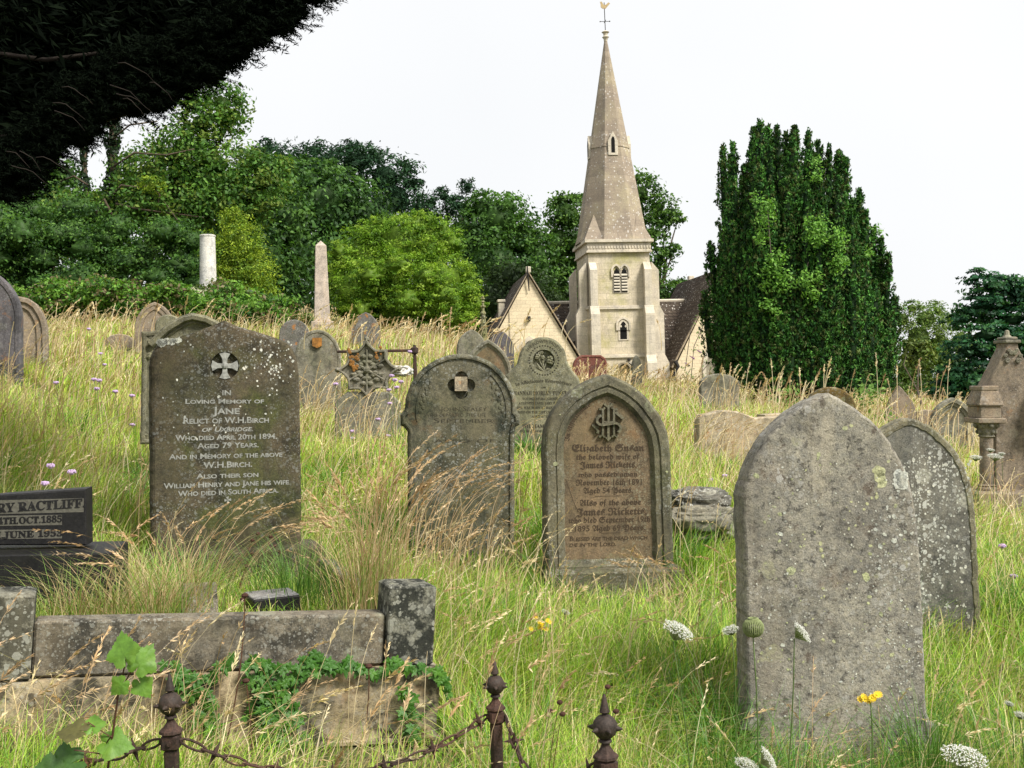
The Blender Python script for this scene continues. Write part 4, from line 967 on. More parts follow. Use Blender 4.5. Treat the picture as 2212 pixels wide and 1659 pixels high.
for sg in (-1, 1):
    cm = 2127 if sg < 0 else 2 * cxp - 2127
    xl = s.L(cm, 0)[0]; dpt = -.16
    col = MB()
    zz = lambda Y: s.L(*TM(0, Y))[1]
    pr = .066
    col.lathe([(pr * 1.5, zz(1310)), (pr * 1.5, zz(1295)), (pr * 1.15, zz(1288)), (pr * 1.3, zz(1278)), (pr, zz(1268)), (pr * .95, zz(935))], 14, xl, dpt)
    co = col.build('column', M['pinkish'], s.root, True, 40)
    col = MB(); col.lathe([(pr * .95, zz(935)), (pr * 1.2, zz(928)), (pr * 1.05, zz(915)), (pr * 1.6, zz(850)), (pr * 1.9, zz(832))], 14, xl, dpt)
    for k in range(8):
        an = k * pi / 4; col.sphere((xl + pr * 1.55 * cos(an), dpt + pr * 1.55 * sin(an), zz(848)), .03, 7); col.sphere((xl + pr * 1.2 * cos(an + .4), dpt + pr * 1.2 * sin(an + .4), zz(895)), .024, 7)
    col.build('capital', M['greyst'], co, True, 50)
    col = MB()
    col.box(xl - .14, xl + .14, dpt - .14, .05, zz(832), zz(795), 0, .008); col.box(xl - .10, xl + .10, dpt - .1, .05, zz(795), zz(712), 0, .006); col.box(xl - .115, xl + .115, dpt - .115, .05, zz(712), zz(700), 0, .006)
    col.box(xl - .12, xl + .12, dpt - .12, .05, zz(700), zz(600), 0, 0, .04); col.box(xl - .085, xl + .085, dpt - .085, .05, zz(600), zz(565), 0, .008)
    col.build('pinnacle', M['pinkish'], s.root)
mb = MB(); a = s.L(2090, 1100)[0]; b = -a; mb.box(a, b, -.36, .25, -.3, s.L(0, 1058)[1], 0, .02); mb.box(a - .15, b + .15, -.5, .3, -.5, s.L(0, 1106)[1], 0, .02); mb.build('plinth', M['pinkish'], s.root)

# --- obelisk, broken column, pinnacle
g_ = P(697, 760, 30); ob = empty('obelisk', g_, 'slender pink granite obelisk on a square block', 'obelisk', rot=Matrix.Rotation(ROLL * .3, 3, 'Y') @ Matrix.Rotation(.2, 3, 'Z')); k = 30 / FPX
mb = MB(); mb.box(-17 * k, 17 * k, -17 * k, 17 * k, 65 * k, 228 * k, 0, .012, top=5.5 * k); mb.box(-11.6 * k, 11.6 * k, -11.6 * k, 11.6 * k, 228 * k, 240 * k, 0, 0, top=11.2 * k); mb.build('shaft', M['granite'], ob)
mb = MB(); mb.box(-24 * k, 24 * k, -24 * k, 24 * k, -20 * k, 65 * k, 0, .015); bo = mb.build('base', M['granite'], ob)
text_mesh([('IN MEMORY OF', 0, 55 * k, 34 * k, 5 * k, {}), ('WILLIAM AND MARY', 0, 45 * k, 38 * k, 5 * k, {})], -24 * k, M['lettbrown'], bo, ext=.002)
g_ = P(450, 640, 32); bc = empty('broken_column', g_, 'white round column cut off flat, standing among the bushes', 'column', rot=Matrix.Rotation(ROLL * .5, 3, 'Y')); k = 32 / FPX
mb = MB(); mb.lathe([(18.5 * k, -25 * k), (18.5 * k, 20 * k), (17.5 * k, 40 * k), (16 * k, 128 * k), (17 * k, 129 * k), (17 * k, 131.5 * k), (15 * k, 132.5 * k)], 24); mb.build('shaft', M['whitecol'], bc, True, 30)
mb = MB(); mb.box(-24 * k, 24 * k, -24 * k, 24 * k, -60 * k, -25 * k, 0, .01); mb.build('base', M['whitecol'], bc)
g_ = P(1047, 800, 26); pn = empty('pinnacle_monument', g_, 'thin green-stained gothic pinnacle with crockets, left of the gable', 'monument', rot=Matrix.Rotation(.3, 3, 'Z')); k = 26 / FPX
mb = MB(); mb.box(-10 * k, 10 * k, -10 * k, 10 * k, -.3, 60 * k, 0, .01); mb.lathe([(12 * k, 60 * k), (12 * k, 66 * k), (9 * k, 70 * k), (4.5 * k, 120 * k), (6 * k, 122 * k), (6 * k, 125 * k), (3 * k, 128 * k), (2.5 * k, 146 * k), (5 * k, 148 * k), (2 * k, 151 * k)], 6)
M['greenst'] = stone_mat('green_stained_stone', (.22, .21, .10), (.16, .16, .075), moss=.4, seed=21)
pno = mb.build('shaft', M['greenst'], pn)
mb = MB()
for q in range(4):
    a = q * pi / 2
    for z_, rr in ((78, 9.4), (90, 8.3), (102, 7.2), (114, 6)): mb.sphere((rr * k * cos(a), rr * k * sin(a), z_ * k), 2.0 * k, 6)
    mb.sphere((3.6 * k * cos(a), 3.6 * k * sin(a), 138 * k), 2.6 * k, 6); mb.sphere((2.8 * k * cos(a), 2.8 * k * sin(a), 155 * k), 2.2 * k, 6)
mb.sphere((0, 0, 159 * k), 2.6 * k, 6); mb.build('crocket', M['greenst'], pno)

# --- rusty rail behind the star stone
M['rust'] = stone_mat('rusty_iron', (.062, .032, .024), (.036, .024, .020), (.02, .016, .014), .6, .0, 30, big=0, moss=0, streak=.2, orange=.12, seed=31, bump=.5, rough=.75)
M['iron'] = stone_mat('old_black_iron', (.030, .024, .021), (.055, .034, .026), (.012, .011, .010), .6, .0, 30, big=0, moss=0, streak=.2, seed=32, bump=.4, rough=.6)
g_ = P(897, 812, 13.5); rl = empty('iron_railing', g_, 'rusty iron rail on a small post beside the star stone', 'railing', rot=Matrix.Rotation(.12, 3, 'Z')); k = 13.5 / FPX
mb = MB(); mb.tube([(-165 * k, 0, 56 * k), (3 * k, 0, 55 * k)], .018, 6); mb.build('rail', M['rust'], rl)
mb = MB(); mb.tube([(0, 0, -20 * k), (0, 0, 48 * k)], [.03, .02], 6); mb.lathe([(.03, 47 * k), (.045, 50 * k), (.045, 60 * k), (.02, 63 * k), (.015, 67 * k)], 8); mb.build('post', M['rust'], rl)

# --- rubble
def rock(c, rx, ry, rz, seed, mat, name, label, cat):
    n = 56; m_ = 34; vs = []; fs = []
    for i in range(m_ + 1):
        t_ = pi * i / m_
        for j in range(n):
            a = 2 * pi * j / n; v = np.array([[sin(t_) * cos(a), sin(t_) * sin(a), cos(t_)]])
            q = np.sign(v) * np.abs(v) ** .6; f_ = 1 + .2 * noise3(v, 2.2, seed)[0] + .13 * noise3(v, 5, seed)[0] + .10 * noise3(v, 11, seed)[0] + .05 * noise3(v, 25, seed)[0]
            vs.append((q[0, 0] * rx * f_, q[0, 1] * ry * f_, q[0, 2] * rz * f_))
    for i in range(m_):
        for j in range(n): j2 = (j + 1) % n; fs.append((i * n + j, (i + 1) * n + j, (i + 1) * n + j2, i * n + j2))
    b_ = MB(); b_.add(vs, fs); o = b_.build(name, M[mat], None, True); o.location = c; tag(o, label, cat); return o
k = 7.4 / FPX
rock(P(1510, 1082, 7.4), 60 * k, .16, 24 * k, 1.3, 'backr', 'rubble_stone', 'rough lichen-covered stone lying on top of another right of the Ricketts stone', 'stone')
rock(P(1510, 1128, 7.3), 70 * k, .2, 34 * k, 4.3, 'greyst', 'rubble_stone', 'rough grey stone block underneath the lichened one, half in grass', 'stone')
k = 13 / FPX
rock(P(855, 802, 13.2), 34 * k, .16, 11 * k, 7.3, 'whitecol', 'rubble_stone', 'pale broken stone lying at the foot of the rusty rail', 'stone')
k = 4.5 / FPX
rock(P(2085, 1632, 4.6), 44 * k, .1, 26 * k, 2.3, 'slate', 'rubble_stone', 'dark lump of stone at the right foot of the big blank headstone', 'stone')

# ------------------------------------------------------------------ kerbed grave and what stands in it
M['kerb'] = stone_mat('kerb_stone', (.155, .138, .11), (.11, .10, .082), (.028, .027, .022), .85, .6, 60, (.30, .30, .26), .7, (.27, .27, .19), .03, .25, .4, seed=22, darklo=.47, darkhi=.57, dsc=11)
M['kerbpost'] = stone_mat('kerb_post_stone', (.15, .15, .125), (.115, .115, .10), (.02, .022, .018), .95, .7, 35, (.32, .32, .27), 1, (.26, .26, .18), .03, .2, .2, seed=23, darklo=.45, darkhi=.52, dsc=12)
M['kerbwall'] = stone_mat('plinth_wall_stone', (.30, .25, .17), (.18, .155, .11), (.035, .033, .024), .9, .5, 30, (.36, .34, .28), .5, (.28, .24, .13), .2, .35, .35, seed=24, darklo=.49, darkhi=.56, dsc=10)
# frame: origin at the foot of the right post's front left corner; x to the right along the kerb
A = P(833, 1440, 4.05); B = P(62, 1470, 3.62)
dirx = (Vector((A.x - B.x, A.y - B.y, 0))); klen = dirx.length; ang = atan2(dirx.y, dirx.x)
slp = (A.z - B.z) / klen
KR = Matrix.Rotation(ang, 3, 'Z') @ Matrix.Rotation(-math.atan(slp), 3, 'Y')
kerb = empty('kerbed_grave', A, 'low stone kerb with square corner posts on a lichened wall, ivy along it', 'grave kerb', rot=KR)
ks = 4.05 / FPX; hh = 112 * ks
mb = MB(); mb.box(-klen + .003, -.003, .02, .13, .002, hh * .99, 0, .008); mb.build('rail', M['kerb'], kerb)
for (x0, x1, h, dz) in ((0, 105 * ks, 172 * ks, 0), (-klen - .26, -klen, .28, 0)):
    mb = MB(); mb.box(x0, x1, -.01, .17, .002, h, 0, .006); 
    mb.add([(x0 + .0, -.01, h - .006), (x1, -.01, h - .006), (x1, .17, h - .006), (x0, .17, h - .006), (x0 + .02, .02, h + .005), (x1 - .02, .02, h + .005), (x1 - .02, .15, h + .005), (x0 + .02, .15, h + .005)], [(0, 1, 5, 4), (1, 2, 6, 5), (2, 3, 7, 6), (3, 0, 4, 7), (4, 5, 6, 7)])
    mb.build('corner_post', M['kerbpost'], kerb)
mb = MB()
def rough_wall(x0, x1, y, z0, z1, th, nx=60, nz=14):
    vs = []; fs = []
    for i in range(nx + 1):
        for j in range(nz + 1):
            x = x0 + (x1 - x0) * i / nx; z = z0 + (z1 - z0) * j / nz; p = np.array([[x * 6, 0, z * 9]]); dd = .014 * noise3(p, 1.3, 3)[0] + .008 * noise3(p, 4.1, 5)[0]
            if j == nz: dd = .01
            vs.append((x, y + dd, z))
    for i in range(nx):
        for j in range(nz): a = i * (nz + 1) + j; fs.append((a, a + nz + 1, a + nz + 2, a + 1))
    mb.add(vs, fs)
    mb.box(x0, x1, y + .03, y + th, z0, z1 - .003)
wx0, wx1 = -klen - .35, 117 * ks
rough_wall(wx0, wx1, -.03, -.44, 0, .22)
wlo = mb.build('plinth_wall', M['kerbwall'], kerb, True)
mb = MB(); mb.box(wx0, wx1 + .01, -.05, -.02, -.27, -.25, 0, .004); mb.build('ledge', M['kerbwall'], wlo)
mb = MB(); mb.box(105 * ks - .1, 105 * ks - .01, .18, 1.75, -.4, hh * .8, 0, .008); mb.build('side_kerb', M['kerb'], kerb)
# raised soil inside the kerb
BED_Z = (A.z + hh - .035)
kx = Vector((cos(ang), sin(ang))); ky = Vector((-sin(ang), cos(ang)))
def bed_uv(x, y): dx = x - A.x; dy = y - A.y; return dx * kx.x + dy * kx.y, dx * ky.x + dy * ky.y
def bed_z(u, v): return BED_Z - .085 + slp * u * 1.0 - .075 * v
U0, U1, V0, V1 = -klen - .9, .0, .1, 1.75
mb = MB(); nu, nv = 24, 18
for i in range(nu + 1):
    for j in range(nv + 1):
        u = U0 + (U1 - U0) * i / nu; v = V0 + (V1 - V0) * j / nv; p = Vector((A.x, A.y)) + kx * u + ky * v
        mb.v.append((p.x, p.y, bed_z(u, v) + .012 * sin(u * 9) * cos(v * 11)))
for i in range(nu):
    for j in range(nv): a = i * (nv + 1) + j; mb.f.append((a, a + nv + 1, a + nv + 2, a + 1)); mb.m.append(0)
n0 = len(mb.v); mb2 = mb
for (ua, va, ub, vb) in ((U1, V0, U1, V1), (U1, V1, U0, V1), (U0, V1, U0, V0)):
    pa = Vector((A.x, A.y)) + kx * ua + ky * va; pb = Vector((A.x, A.y)) + kx * ub + ky * vb; za = bed_z(ua, va); zb = bed_z(ub, vb)
    mb.add([(pa.x, pa.y, za), (pb.x, pb.y, zb), (pb.x, pb.y, zb - .6), (pa.x, pa.y, za - .6)], [(0, 3, 2, 1)])
M['soil'] = plain_mat('dry_soil', (.09, .07, .04), 1, .5, 14, 0, .8, (.05, .055, .02))
tag(mb.build('soil_bed', M['soil'], None), kind='structure')
# black granite headstone
s = Stone('headstone', 'polished black granite headstone reading Ractliff, on a stepped black base', 'headstone', 60, 1320, 4.75, 8, 0)
mb = MB(); o = s.out([(187, 1178), (186, 1056), (0, 1069), (-70, 1078), (-70, 1178)], .2, 0, corner=5)
def TB(X, Y): return T5(X, Y)
yc = slab(mb, o, .12, bev=.006); so = mb.build('tablet', M['black'], s.root)
mb = MB()
for (x0, x1, y0, y1, tl_) in ((-60, 181, 1076, 1106, -6), (-60, 134, 1112, 1134, -3), (-60, 134, 1143, 1163, -2)):
    a0 = s.L(x0, y0 - tl_ * (x0 - 0) / 180 * 0 + (8 if x0 < 0 else 0)); q = [s.L(x0, y1 - tl_), s.L(x1, y1 + tl_ * 0), s.L(x1, y0), s.L(x0, y0 - tl_)]
    mb.add([(x, yc - .001, z) for x, z in q], [(0, 1, 2, 3)])
mb.build('text_panel', M['lettblack'], so)
it = []
for (txt, cx_, cy_, wd, h, tlt) in ((serif('MARY RACTLIFF.'), 66, 1093, 222, 19, .05), (serif('DIED 14TH.OCT.1885'), 30, 1124, 196, 14, .02), (serif('12TH.JUNE 1953'), 38, 1154, 184, 14, .02)):
    x, z = s.L(cx_, cy_); it.append((txt, x, z, s.w(wd), s.w(h), dict(bold=.02, tilt=tlt)))
text_mesh(it, yc - .001, M['black'], s.root, ext=.0015)
mb = MB(); a = s.L(-90, 1290); b = s.L(255, 1182); mb.box(a[0], b[0], -.2, .16, -.1, b[1] - .003, 0, .006); mb.build('base', M['black'], s.root)
# vase block and leaning slab
g_ = P(588, 1336, 4.75); k = 4.75 / FPX; fb = empty('grave_vase_block', g_, 'black square flower block with a lichened top inside the kerb', 'vase block', rot=Matrix.Rotation(.45, 3, 'Z'))
mb = MB(); mb.box(-50 * k, 50 * k, -48 * k, 48 * k, -10 * k, 52 * k, 0, .004); mb.build('block', M['black'], fb)
M['greytop'] = stone_mat('grey_topped_granite', (.19, .19, .20), (.10, .10, .11), (.02, .02, .02), .6, .4, 50, big=0, moss=0, streak=0, seed=26)
mb = MB(); mb.box(-49 * k, 49 * k, -47 * k, 47 * k, 52 * k, 55 * k, 0, .003); mb.lathe([(.006, 55 * k), (.006, 58 * k), (.004, 62 * k)], 8, 8 * k, 6 * k); mb.build('lid', M['greytop'], fb)
c_ = P(432, 1318, 4.5); mb = MB(); k = 4.5 / FPX
mb.box(-38 * k, 38 * k, -.19, .19, -.012, .012, 0, .004); so = mb.build('fallen_slab', M['kerb'], None); so.location = c_; so.rotation_euler = (radians(24), radians(3), radians(18)); tag(so, 'small pale stone slab lying aslant in the grass inside the kerb', 'slab')

# ------------------------------------------------------------------ iron posts and chain
def iron_post(px, py_tip, d, label):
    top = P(px, py_tip, d); gz_ = g1(top.x, top.y); k = d / FPX * (1.0)
    R = .0305; u = R / 25.0          # u: one photo pixel of the first post, in metres
    h = top.z
    rt = empty('iron_post', Vector((top.x, top.y, gz_)), label, 'post', 'iron posts of the chain fence', Matrix.Rotation(radians(random.uniform(0, 25)), 3, 'Z'))
    H_ = h - gz_; z = lambda q: H_ - q * u
    mb = MB(); mb.lathe([(.001, z(0)), (3 * u, z(3)), (9.5 * u, z(33)), (10.5 * u, z(36)), (9 * u, z(38)), (5.5 * u, z(40)), (6.5 * u, z(43))][::-1], 12); sp_ = mb.build('spike', M['iron'], rt, True, 35)
    mb = MB(); prof = [(6 * u, z(43))] + [(25 * u * sin(t_) , z(66 - 25 * cos(t_))) for t_ in np.linspace(.3, pi - .35, 11)] + [(11 * u, z(90)), (13 * u, z(93)), (13 * u, z(96)), (8 * u, z(98))]
    mb.lathe(prof[::-1], 18)
    for q in range(6):
        a = q * pi / 3 + .3; c = Vector((cos(a), sin(a), 0)); p0 = c * 22 * u; p1 = c * 30 * u; p2 = c * 36 * u; zz = z(68)
        mb.tube([(p0.x, p0.y, zz), (p1.x, p1.y, zz), (p2.x, p2.y, zz)], [6.5 * u, 4 * u, 1 * u], 7)
    mb.build('ball', M['iron'], rt, True, 50)
    mb = MB(); mb.lathe([(8 * u, z(98)), (9 * u, z(104)), (17 * u, z(116)), (25 * u, z(122)), (26 * u, z(127)), (22 * u, z(130))][::-1], 8, rot=pi / 8)
    mb.box(-19 * u, 19 * u, -19 * u, 19 * u, z(163), z(130), 0, 4 * u)
    for q in range(2):
        for sx in (-1, 1): mb.tube([(sx * 19 * u * (q == 0), sx * 19 * u * (q == 1), z(146)), (sx * 25 * u * (q == 0), sx * 25 * u * (q == 1), z(146))], 5 * u, 6)
    mb.build('collar', M['rust'], rt)
    mb = MB(); mb.box(-14 * u, 14 * u, -14 * u, 14 * u, -.15, z(163), 0, 4 * u); mb.build('shaft', M['rust'], rt)
    return top
def post_at(px, py, d): return P(px, py, d)
tops = [iron_post(366, 1454, 2.88, 'spiked iron post with ball finial in front of the ivy-covered kerb'), iron_post(1068, 1424, 3.44, 'farthest spiked iron post, between the kerb corner and the Ricketts stone'), iron_post(1305, 1498, 2.66, 'spiked iron post nearest the camera, cut by the bottom of the picture')]
def chain(p0, p1, sag, label):
    rt = empty('spiked_chain', p0, label, 'chain', 'chains slung between the iron posts'); n = int((p1 - p0).length * 1.15 / .062)
    pts = []
    for k in range(n + 1):
        t_ = k / n; p = (p1 - p0) * t_; p = Vector(p); p.z -= sag * 4 * t_ * (1 - t_); pts.append(p)
    for k in range(n):
        a, b = pts[k], pts[k + 1]; m_ = (a + b) / 2; t_ = (b - a).normalized(); L_ = (b - a).length * .62; s1 = t_.cross(Vector((0, 0, 1))).normalized(); s2 = t_.cross(s1)
        side = s1 if k % 2 else s2; mb = MB()
        mb.tube([m_ + t_ * (L_ * cos(q)) + side * (.010 * sin(q)) for q in np.linspace(0, 2 * pi, 11)[:-1]], .0036, 5, 0, True)
        if k % 3 == 1:
            for dv in (s1, -s1, s2, -s2): mb.tube([m_, m_ + dv * .034], [.008, .001], 5)
        mb.build('link', M['rust'], rt)
dz = Vector((0, 0, 146 * .0305 / 25))
q = [t_ - dz for t_ in tops]
chain(q[0] + Vector((.03, 0, 0)), q[1] + Vector((-.03, 0, 0)), .13, 'rusty spiked chain sagging across the foreground in front of the kerb')
chain(q[1] + Vector((.03, -.01, 0)), q[2] + Vector((-.03, .02, 0)), .16, 'rusty spiked chain dropping steeply between the two posts near the Ricketts stone')
chain(q[0] + Vector((-.03, 0, 0)), q[0] + Vector((-1.3, .5, .0)), .14, 'rusty spiked chain running out of the picture past the sycamore seedling')

# ONE-MESH stones: a plain slab with no other part needs no empty above it
for st_ in ALL_ST:
    ch = [o for o in C.objects if o.parent == st_.root]
    if len(ch) == 1 and not [o for o in C.objects if o.parent == ch[0]]:
        o = ch[0]; r_ = st_.root; mw = r_.matrix_world.copy(); props = {k_: r_[k_] for k_ in r_.keys()}; nm = r_.name; r_.name = 'old'; o.parent = None; o.matrix_world = mw
        for k_, v_ in props.items(): o[k_] = v_
        o.name = nm; bpy.data.objects.remove(r_); st_.root = o
# ------------------------------------------------------------------ foliage
def rnd_unit(n): v = rng.normal(size=(n, 3)); return v / np.linalg.norm(v, axis=1)[:, None]
def leaves_at(pos, nrm, size, aspect=.55, spread=.8, axis=None):
    "one kite-shaped leaf per point"
    n = len(pos); nn = nrm + rng.normal(size=(n, 3)) * spread; nn /= np.linalg.norm(nn, axis=1)[:, None] + 1e-9
    r = rnd_unit(n) if axis is None else axis + rng.normal(size=(n, 3)) * .35
    t = r - nn * (r * nn).sum(1)[:, None]; t /= np.linalg.norm(t, axis=1)[:, None] + 1e-9; b = np.cross(nn, t)
    L = (size * rng.uniform(.65, 1.35, n))[:, None]; W = L * aspect
    V = np.stack([pos - t * L * .5, pos + b * W * .5 - t * L * .05 + nn * L * .08, pos + t * L * .5, pos - b * W * .5 - t * L * .05 + nn * L * .08], 1).reshape(-1, 3)
    Q = np.arange(n * 4).reshape(n, 4); return V, Q
def pick_cols(n, cols, idx=None, var=.22):
    cols = np.array(cols); c = cols[rng.integers(0, len(cols), n) if idx is None else idx % len(cols)]
    return c * (1 + rng.normal(size=(n, 1)) * var).clip(.4, 1.8)
class Fol:
    def __init__(s): s.V = []; s.Q = []; s.C = []; s.n = 0
    def add(s, V, Q, c4):
        s.V.append(V); s.Q.append(Q + s.n); s.C.append(c4); s.n += len(V)
    def build(s, name, mat, parent=None): return fast(name, np.vstack(s.V), np.vstack(s.Q), np.vstack(s.C), mat, parent)
def crown(fol, blobs, n, size, cols, lump=.2, lf=3.0, clump=.12, per=14, core=.74, aspect=.55, flat=1.0, upb=.25, spread=.8, shell=(.72, 1.04), ccol=None):
    """blobs: (px,py,d,rx_px,rz_px). Leaves gathered in clumps over each blob's surface, over a leafy core"""
    ws = np.array([b[3] * b[4] for b in blobs], float); ws /= ws.sum()
    for bi, b in enumerate(blobs):
        c = np.array(P(b[0], b[1], b[2])); k = b[2] / FPX; R = np.array([b[3] * k, b[3] * k * .9, b[4] * k]); nb = max(20, int(n * ws[bi] / per)); seed = bi * 1.37 + b[0] * .01
        u = rnd_unit(nb); keep = (u[:, 1] < .45) | (rng.random(nb) < .35); u = u[keep]; u[:, 2] += upb * rng.random(len(u)); u /= np.linalg.norm(u, axis=1)[:, None]
        rr = (1 + lump * noise3(u, lf, seed)) * rng.uniform(shell[0], shell[1], len(u)) ** .7
        cc = c + u * R * rr[:, None]; nbb = len(cc); m_ = per
        cs = min(R) * clump + .02; pos = np.repeat(cc, m_, 0) + rng.normal(size=(nbb * m_, 3)) * np.array([cs, cs, cs * .55 * flat]); nr = np.repeat(u, m_, 0) * .7 + np.array([0, 0, .5])
        idx = np.repeat(rng.integers(0, len(cols), nbb), m_); col = pick_cols(len(pos), cols, idx, .16) * np.repeat(1 + rng.normal(size=(nbb, 1)) * .14, m_, 0)
        V, Q = leaves_at(pos, nr, size, aspect, spread); fol.add(V, Q, np.repeat(col.clip(.002, 1), 4, 0))
        if core:
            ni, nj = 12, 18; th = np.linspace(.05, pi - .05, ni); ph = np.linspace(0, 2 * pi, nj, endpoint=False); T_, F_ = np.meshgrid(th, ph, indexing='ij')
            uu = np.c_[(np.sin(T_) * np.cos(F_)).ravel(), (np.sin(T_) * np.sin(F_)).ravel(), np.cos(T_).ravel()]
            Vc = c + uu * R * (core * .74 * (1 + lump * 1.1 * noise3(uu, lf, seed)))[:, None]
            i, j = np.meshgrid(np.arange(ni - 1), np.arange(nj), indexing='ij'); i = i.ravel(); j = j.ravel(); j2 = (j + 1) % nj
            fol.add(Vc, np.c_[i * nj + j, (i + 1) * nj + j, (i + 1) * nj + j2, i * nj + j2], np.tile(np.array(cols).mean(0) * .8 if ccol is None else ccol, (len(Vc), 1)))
def tree(name, label, cat, base, blobs, n, size, cols, trunk=.25, mat='leaf', group='trees behind the cemetery', bark='bark', limbs=5, **kw):
    bx_, by_, d = base; p = P(bx_, by_, d); z = g1(p.x, p.y); root = empty(name, Vector((p.x, p.y, min(z, p.z))), label, cat, group)
    f = Fol(); crown(f, blobs, n, size, cols, **kw); o = f.build('crown', M[mat]); o.parent = root; o.matrix_parent_inverse = root.matrix_world.inverted()
    mb = MB(); r0 = root.location; tops = [P(b[0], b[1], b[2]) for b in blobs]; ct = sum(tops, Vector()) / len(tops)
    fork = r0.lerp(Vector((ct.x, ct.y, ct.z)), .45)
    mb.tube([r0 - Vector((0, 0, .4)), r0.lerp(fork, .5) + Vector((.1, 0, 0)), fork], [trunk * 1.3, trunk, trunk * .75], 8)
    random.shuffle(tops)
    for t_ in tops[:limbs]: mb.tube([fork, fork.lerp(t_, .5) + Vector((random.uniform(-.3, .3), 0, .2)), t_], [trunk * .6, trunk * .35, trunk * .1], 6)
    tr = mb.build('trunk', M[bark], None, True); tr.parent = root; tr.matrix_parent_inverse = root.matrix_world.inverted()
    return root
G_mid = [(.06, .135, .024), (.085, .18, .03), (.035, .085, .018), (.12, .225, .04)]
G_dark = [(.018, .042, .016), (.026, .056, .020), (.014, .034, .014), (.035, .068, .024)]
G_pine = [(.022, .06, .026), (.034, .085, .034), (.014, .038, .018)]
G_light = [(.09, .14, .03), (.12, .17, .035), (.07, .12, .025), (.15, .19, .045)]
G_gold = [(.14, .27, .02), (.20, .35, .028), (.08, .17, .014), (.27, .40, .045)]
G_yel = [(.22, .33, .03), (.30, .40, .035), (.13, .23, .025)]
G_blue = [(.02, .085, .034), (.036, .125, .045), (.013, .055, .026), (.06, .17, .05)]

tree('pine_tree', 'dark pine with ragged top standing behind the round green tree on the hill', 'tree', (760, 640, 82), [(700, 360, 82, 60, 48), (770, 350, 80, 62, 42), (830, 385, 80, 62, 55), (860, 430, 80, 50, 55), (610, 350, 84, 60, 40), (905, 455, 82, 40, 32), (680, 325, 82, 30, 22), (755, 322, 81, 24, 18), (805, 335, 80, 24, 20), (880, 360, 80, 22, 16), (650, 420, 84, 60, 70), (800, 470, 84, 90, 60), (580, 322, 86, 30, 20), (895, 395, 80, 20, 14), (930, 470, 82, 22, 14)], 17000, .36, G_pine, clump=.2, per=16, lump=.3, lf=5, aspect=.3, mat='needle', trunk=.4, core=.6)
tree('pine_tree', 'small dark pine with two tufted heads above the trees left of the gable', 'tree', (990, 640, 84), [(1010, 402, 84, 20, 17), (960, 425, 84, 26, 18), (990, 445, 84, 40, 22), (935, 440, 85, 16, 12), (1000, 500, 86, 60, 50)], 4500, .34, G_pine, clump=.25, per=16, lump=.3, lf=5, aspect=.3, mat='needle', trunk=.25, core=.55)
tree('broadleaf_tree', 'big round dark green tree on the hill behind the obelisk', 'tree', (690, 700, 66), [(690, 440, 66, 95, 90), (620, 500, 66, 80, 110), (770, 470, 67, 75, 80), (700, 560, 66, 120, 100), (800, 540, 67, 70, 80), (655, 390, 66, 60, 46), (740, 410, 67, 50, 40), (575, 600, 66, 60, 90)], 20000, .30, [(.04, .10, .024), (.062, .145, .032), (.025, .065, .018), (.09, .19, .04)], lump=.16, lf=4, clump=.13)
tree('broadleaf_tree', 'round green tree left of the chapel gable, beyond the golden tree', 'tree', (1080, 720, 72), [(1075, 480, 72, 75, 66), (1030, 540, 72, 60, 90), (1120, 520, 73, 62, 60), (1060, 570, 72, 110, 80), (1040, 450, 72, 40, 30), (1095, 450, 72, 42, 28), (1150, 560, 73, 55, 80), (1060, 660, 72, 100, 70)], 17000, .27, [(.055, .13, .024), (.08, .18, .034), (.03, .08, .018), (.11, .23, .042)], lump=.16, lf=4.5, clump=.13)
tree('broadleaf_tree', 'green tree immediately left of the tower, its top against the spire', 'tree', (1220, 760, 76), [(1225, 465, 76, 45, 45), (1205, 530, 76, 48, 60), (1250, 540, 76, 40, 70), (1200, 620, 76, 50, 70), (1245, 640, 76, 40, 70), (1215, 435, 76, 24, 18), (1245, 430, 76, 20, 15)], 10000, .27, G_mid, lump=.25, lf=5, clump=.16)
tree('broadleaf_tree', 'green tree immediately right of the spire with sky showing through its edge', 'tree', (1420, 760, 76), [(1385, 420, 76, 40, 44), (1420, 450, 76, 38, 34), (1405, 510, 76, 42, 42), (1440, 475, 76, 32, 20), (1425, 560, 76, 34, 30), (1400, 610, 76, 40, 44), (1465, 472, 76, 14, 10), (1455, 540, 76, 16, 12)], 6500, .26, G_mid, lump=.3, lf=5, clump=.22, core=.5)
tree('broadleaf_tree', 'small leafy tree showing above the link roof between tower and right gable', 'tree', (1465, 760, 72), [(1465, 635, 72, 36, 30), (1440, 650, 72, 30, 30), (1490, 655, 72, 25, 24), (1470, 615, 72, 14, 10)], 2600, .24, G_mid, lump=.3, lf=5, clump=.2, core=.6)
tree('broadleaf_tree', 'low bushy tree directly behind the left gable', 'tree', (1100, 780, 68), [(1105, 600, 68, 42, 45), (1080, 650, 68, 50, 70), (1150, 650, 68, 50, 70), (1190, 690, 68, 50, 60)], 5000, .24, [(.06, .10, .035), (.045, .08, .028), (.035, .065, .022)], lump=.2, lf=5, clump=.18)
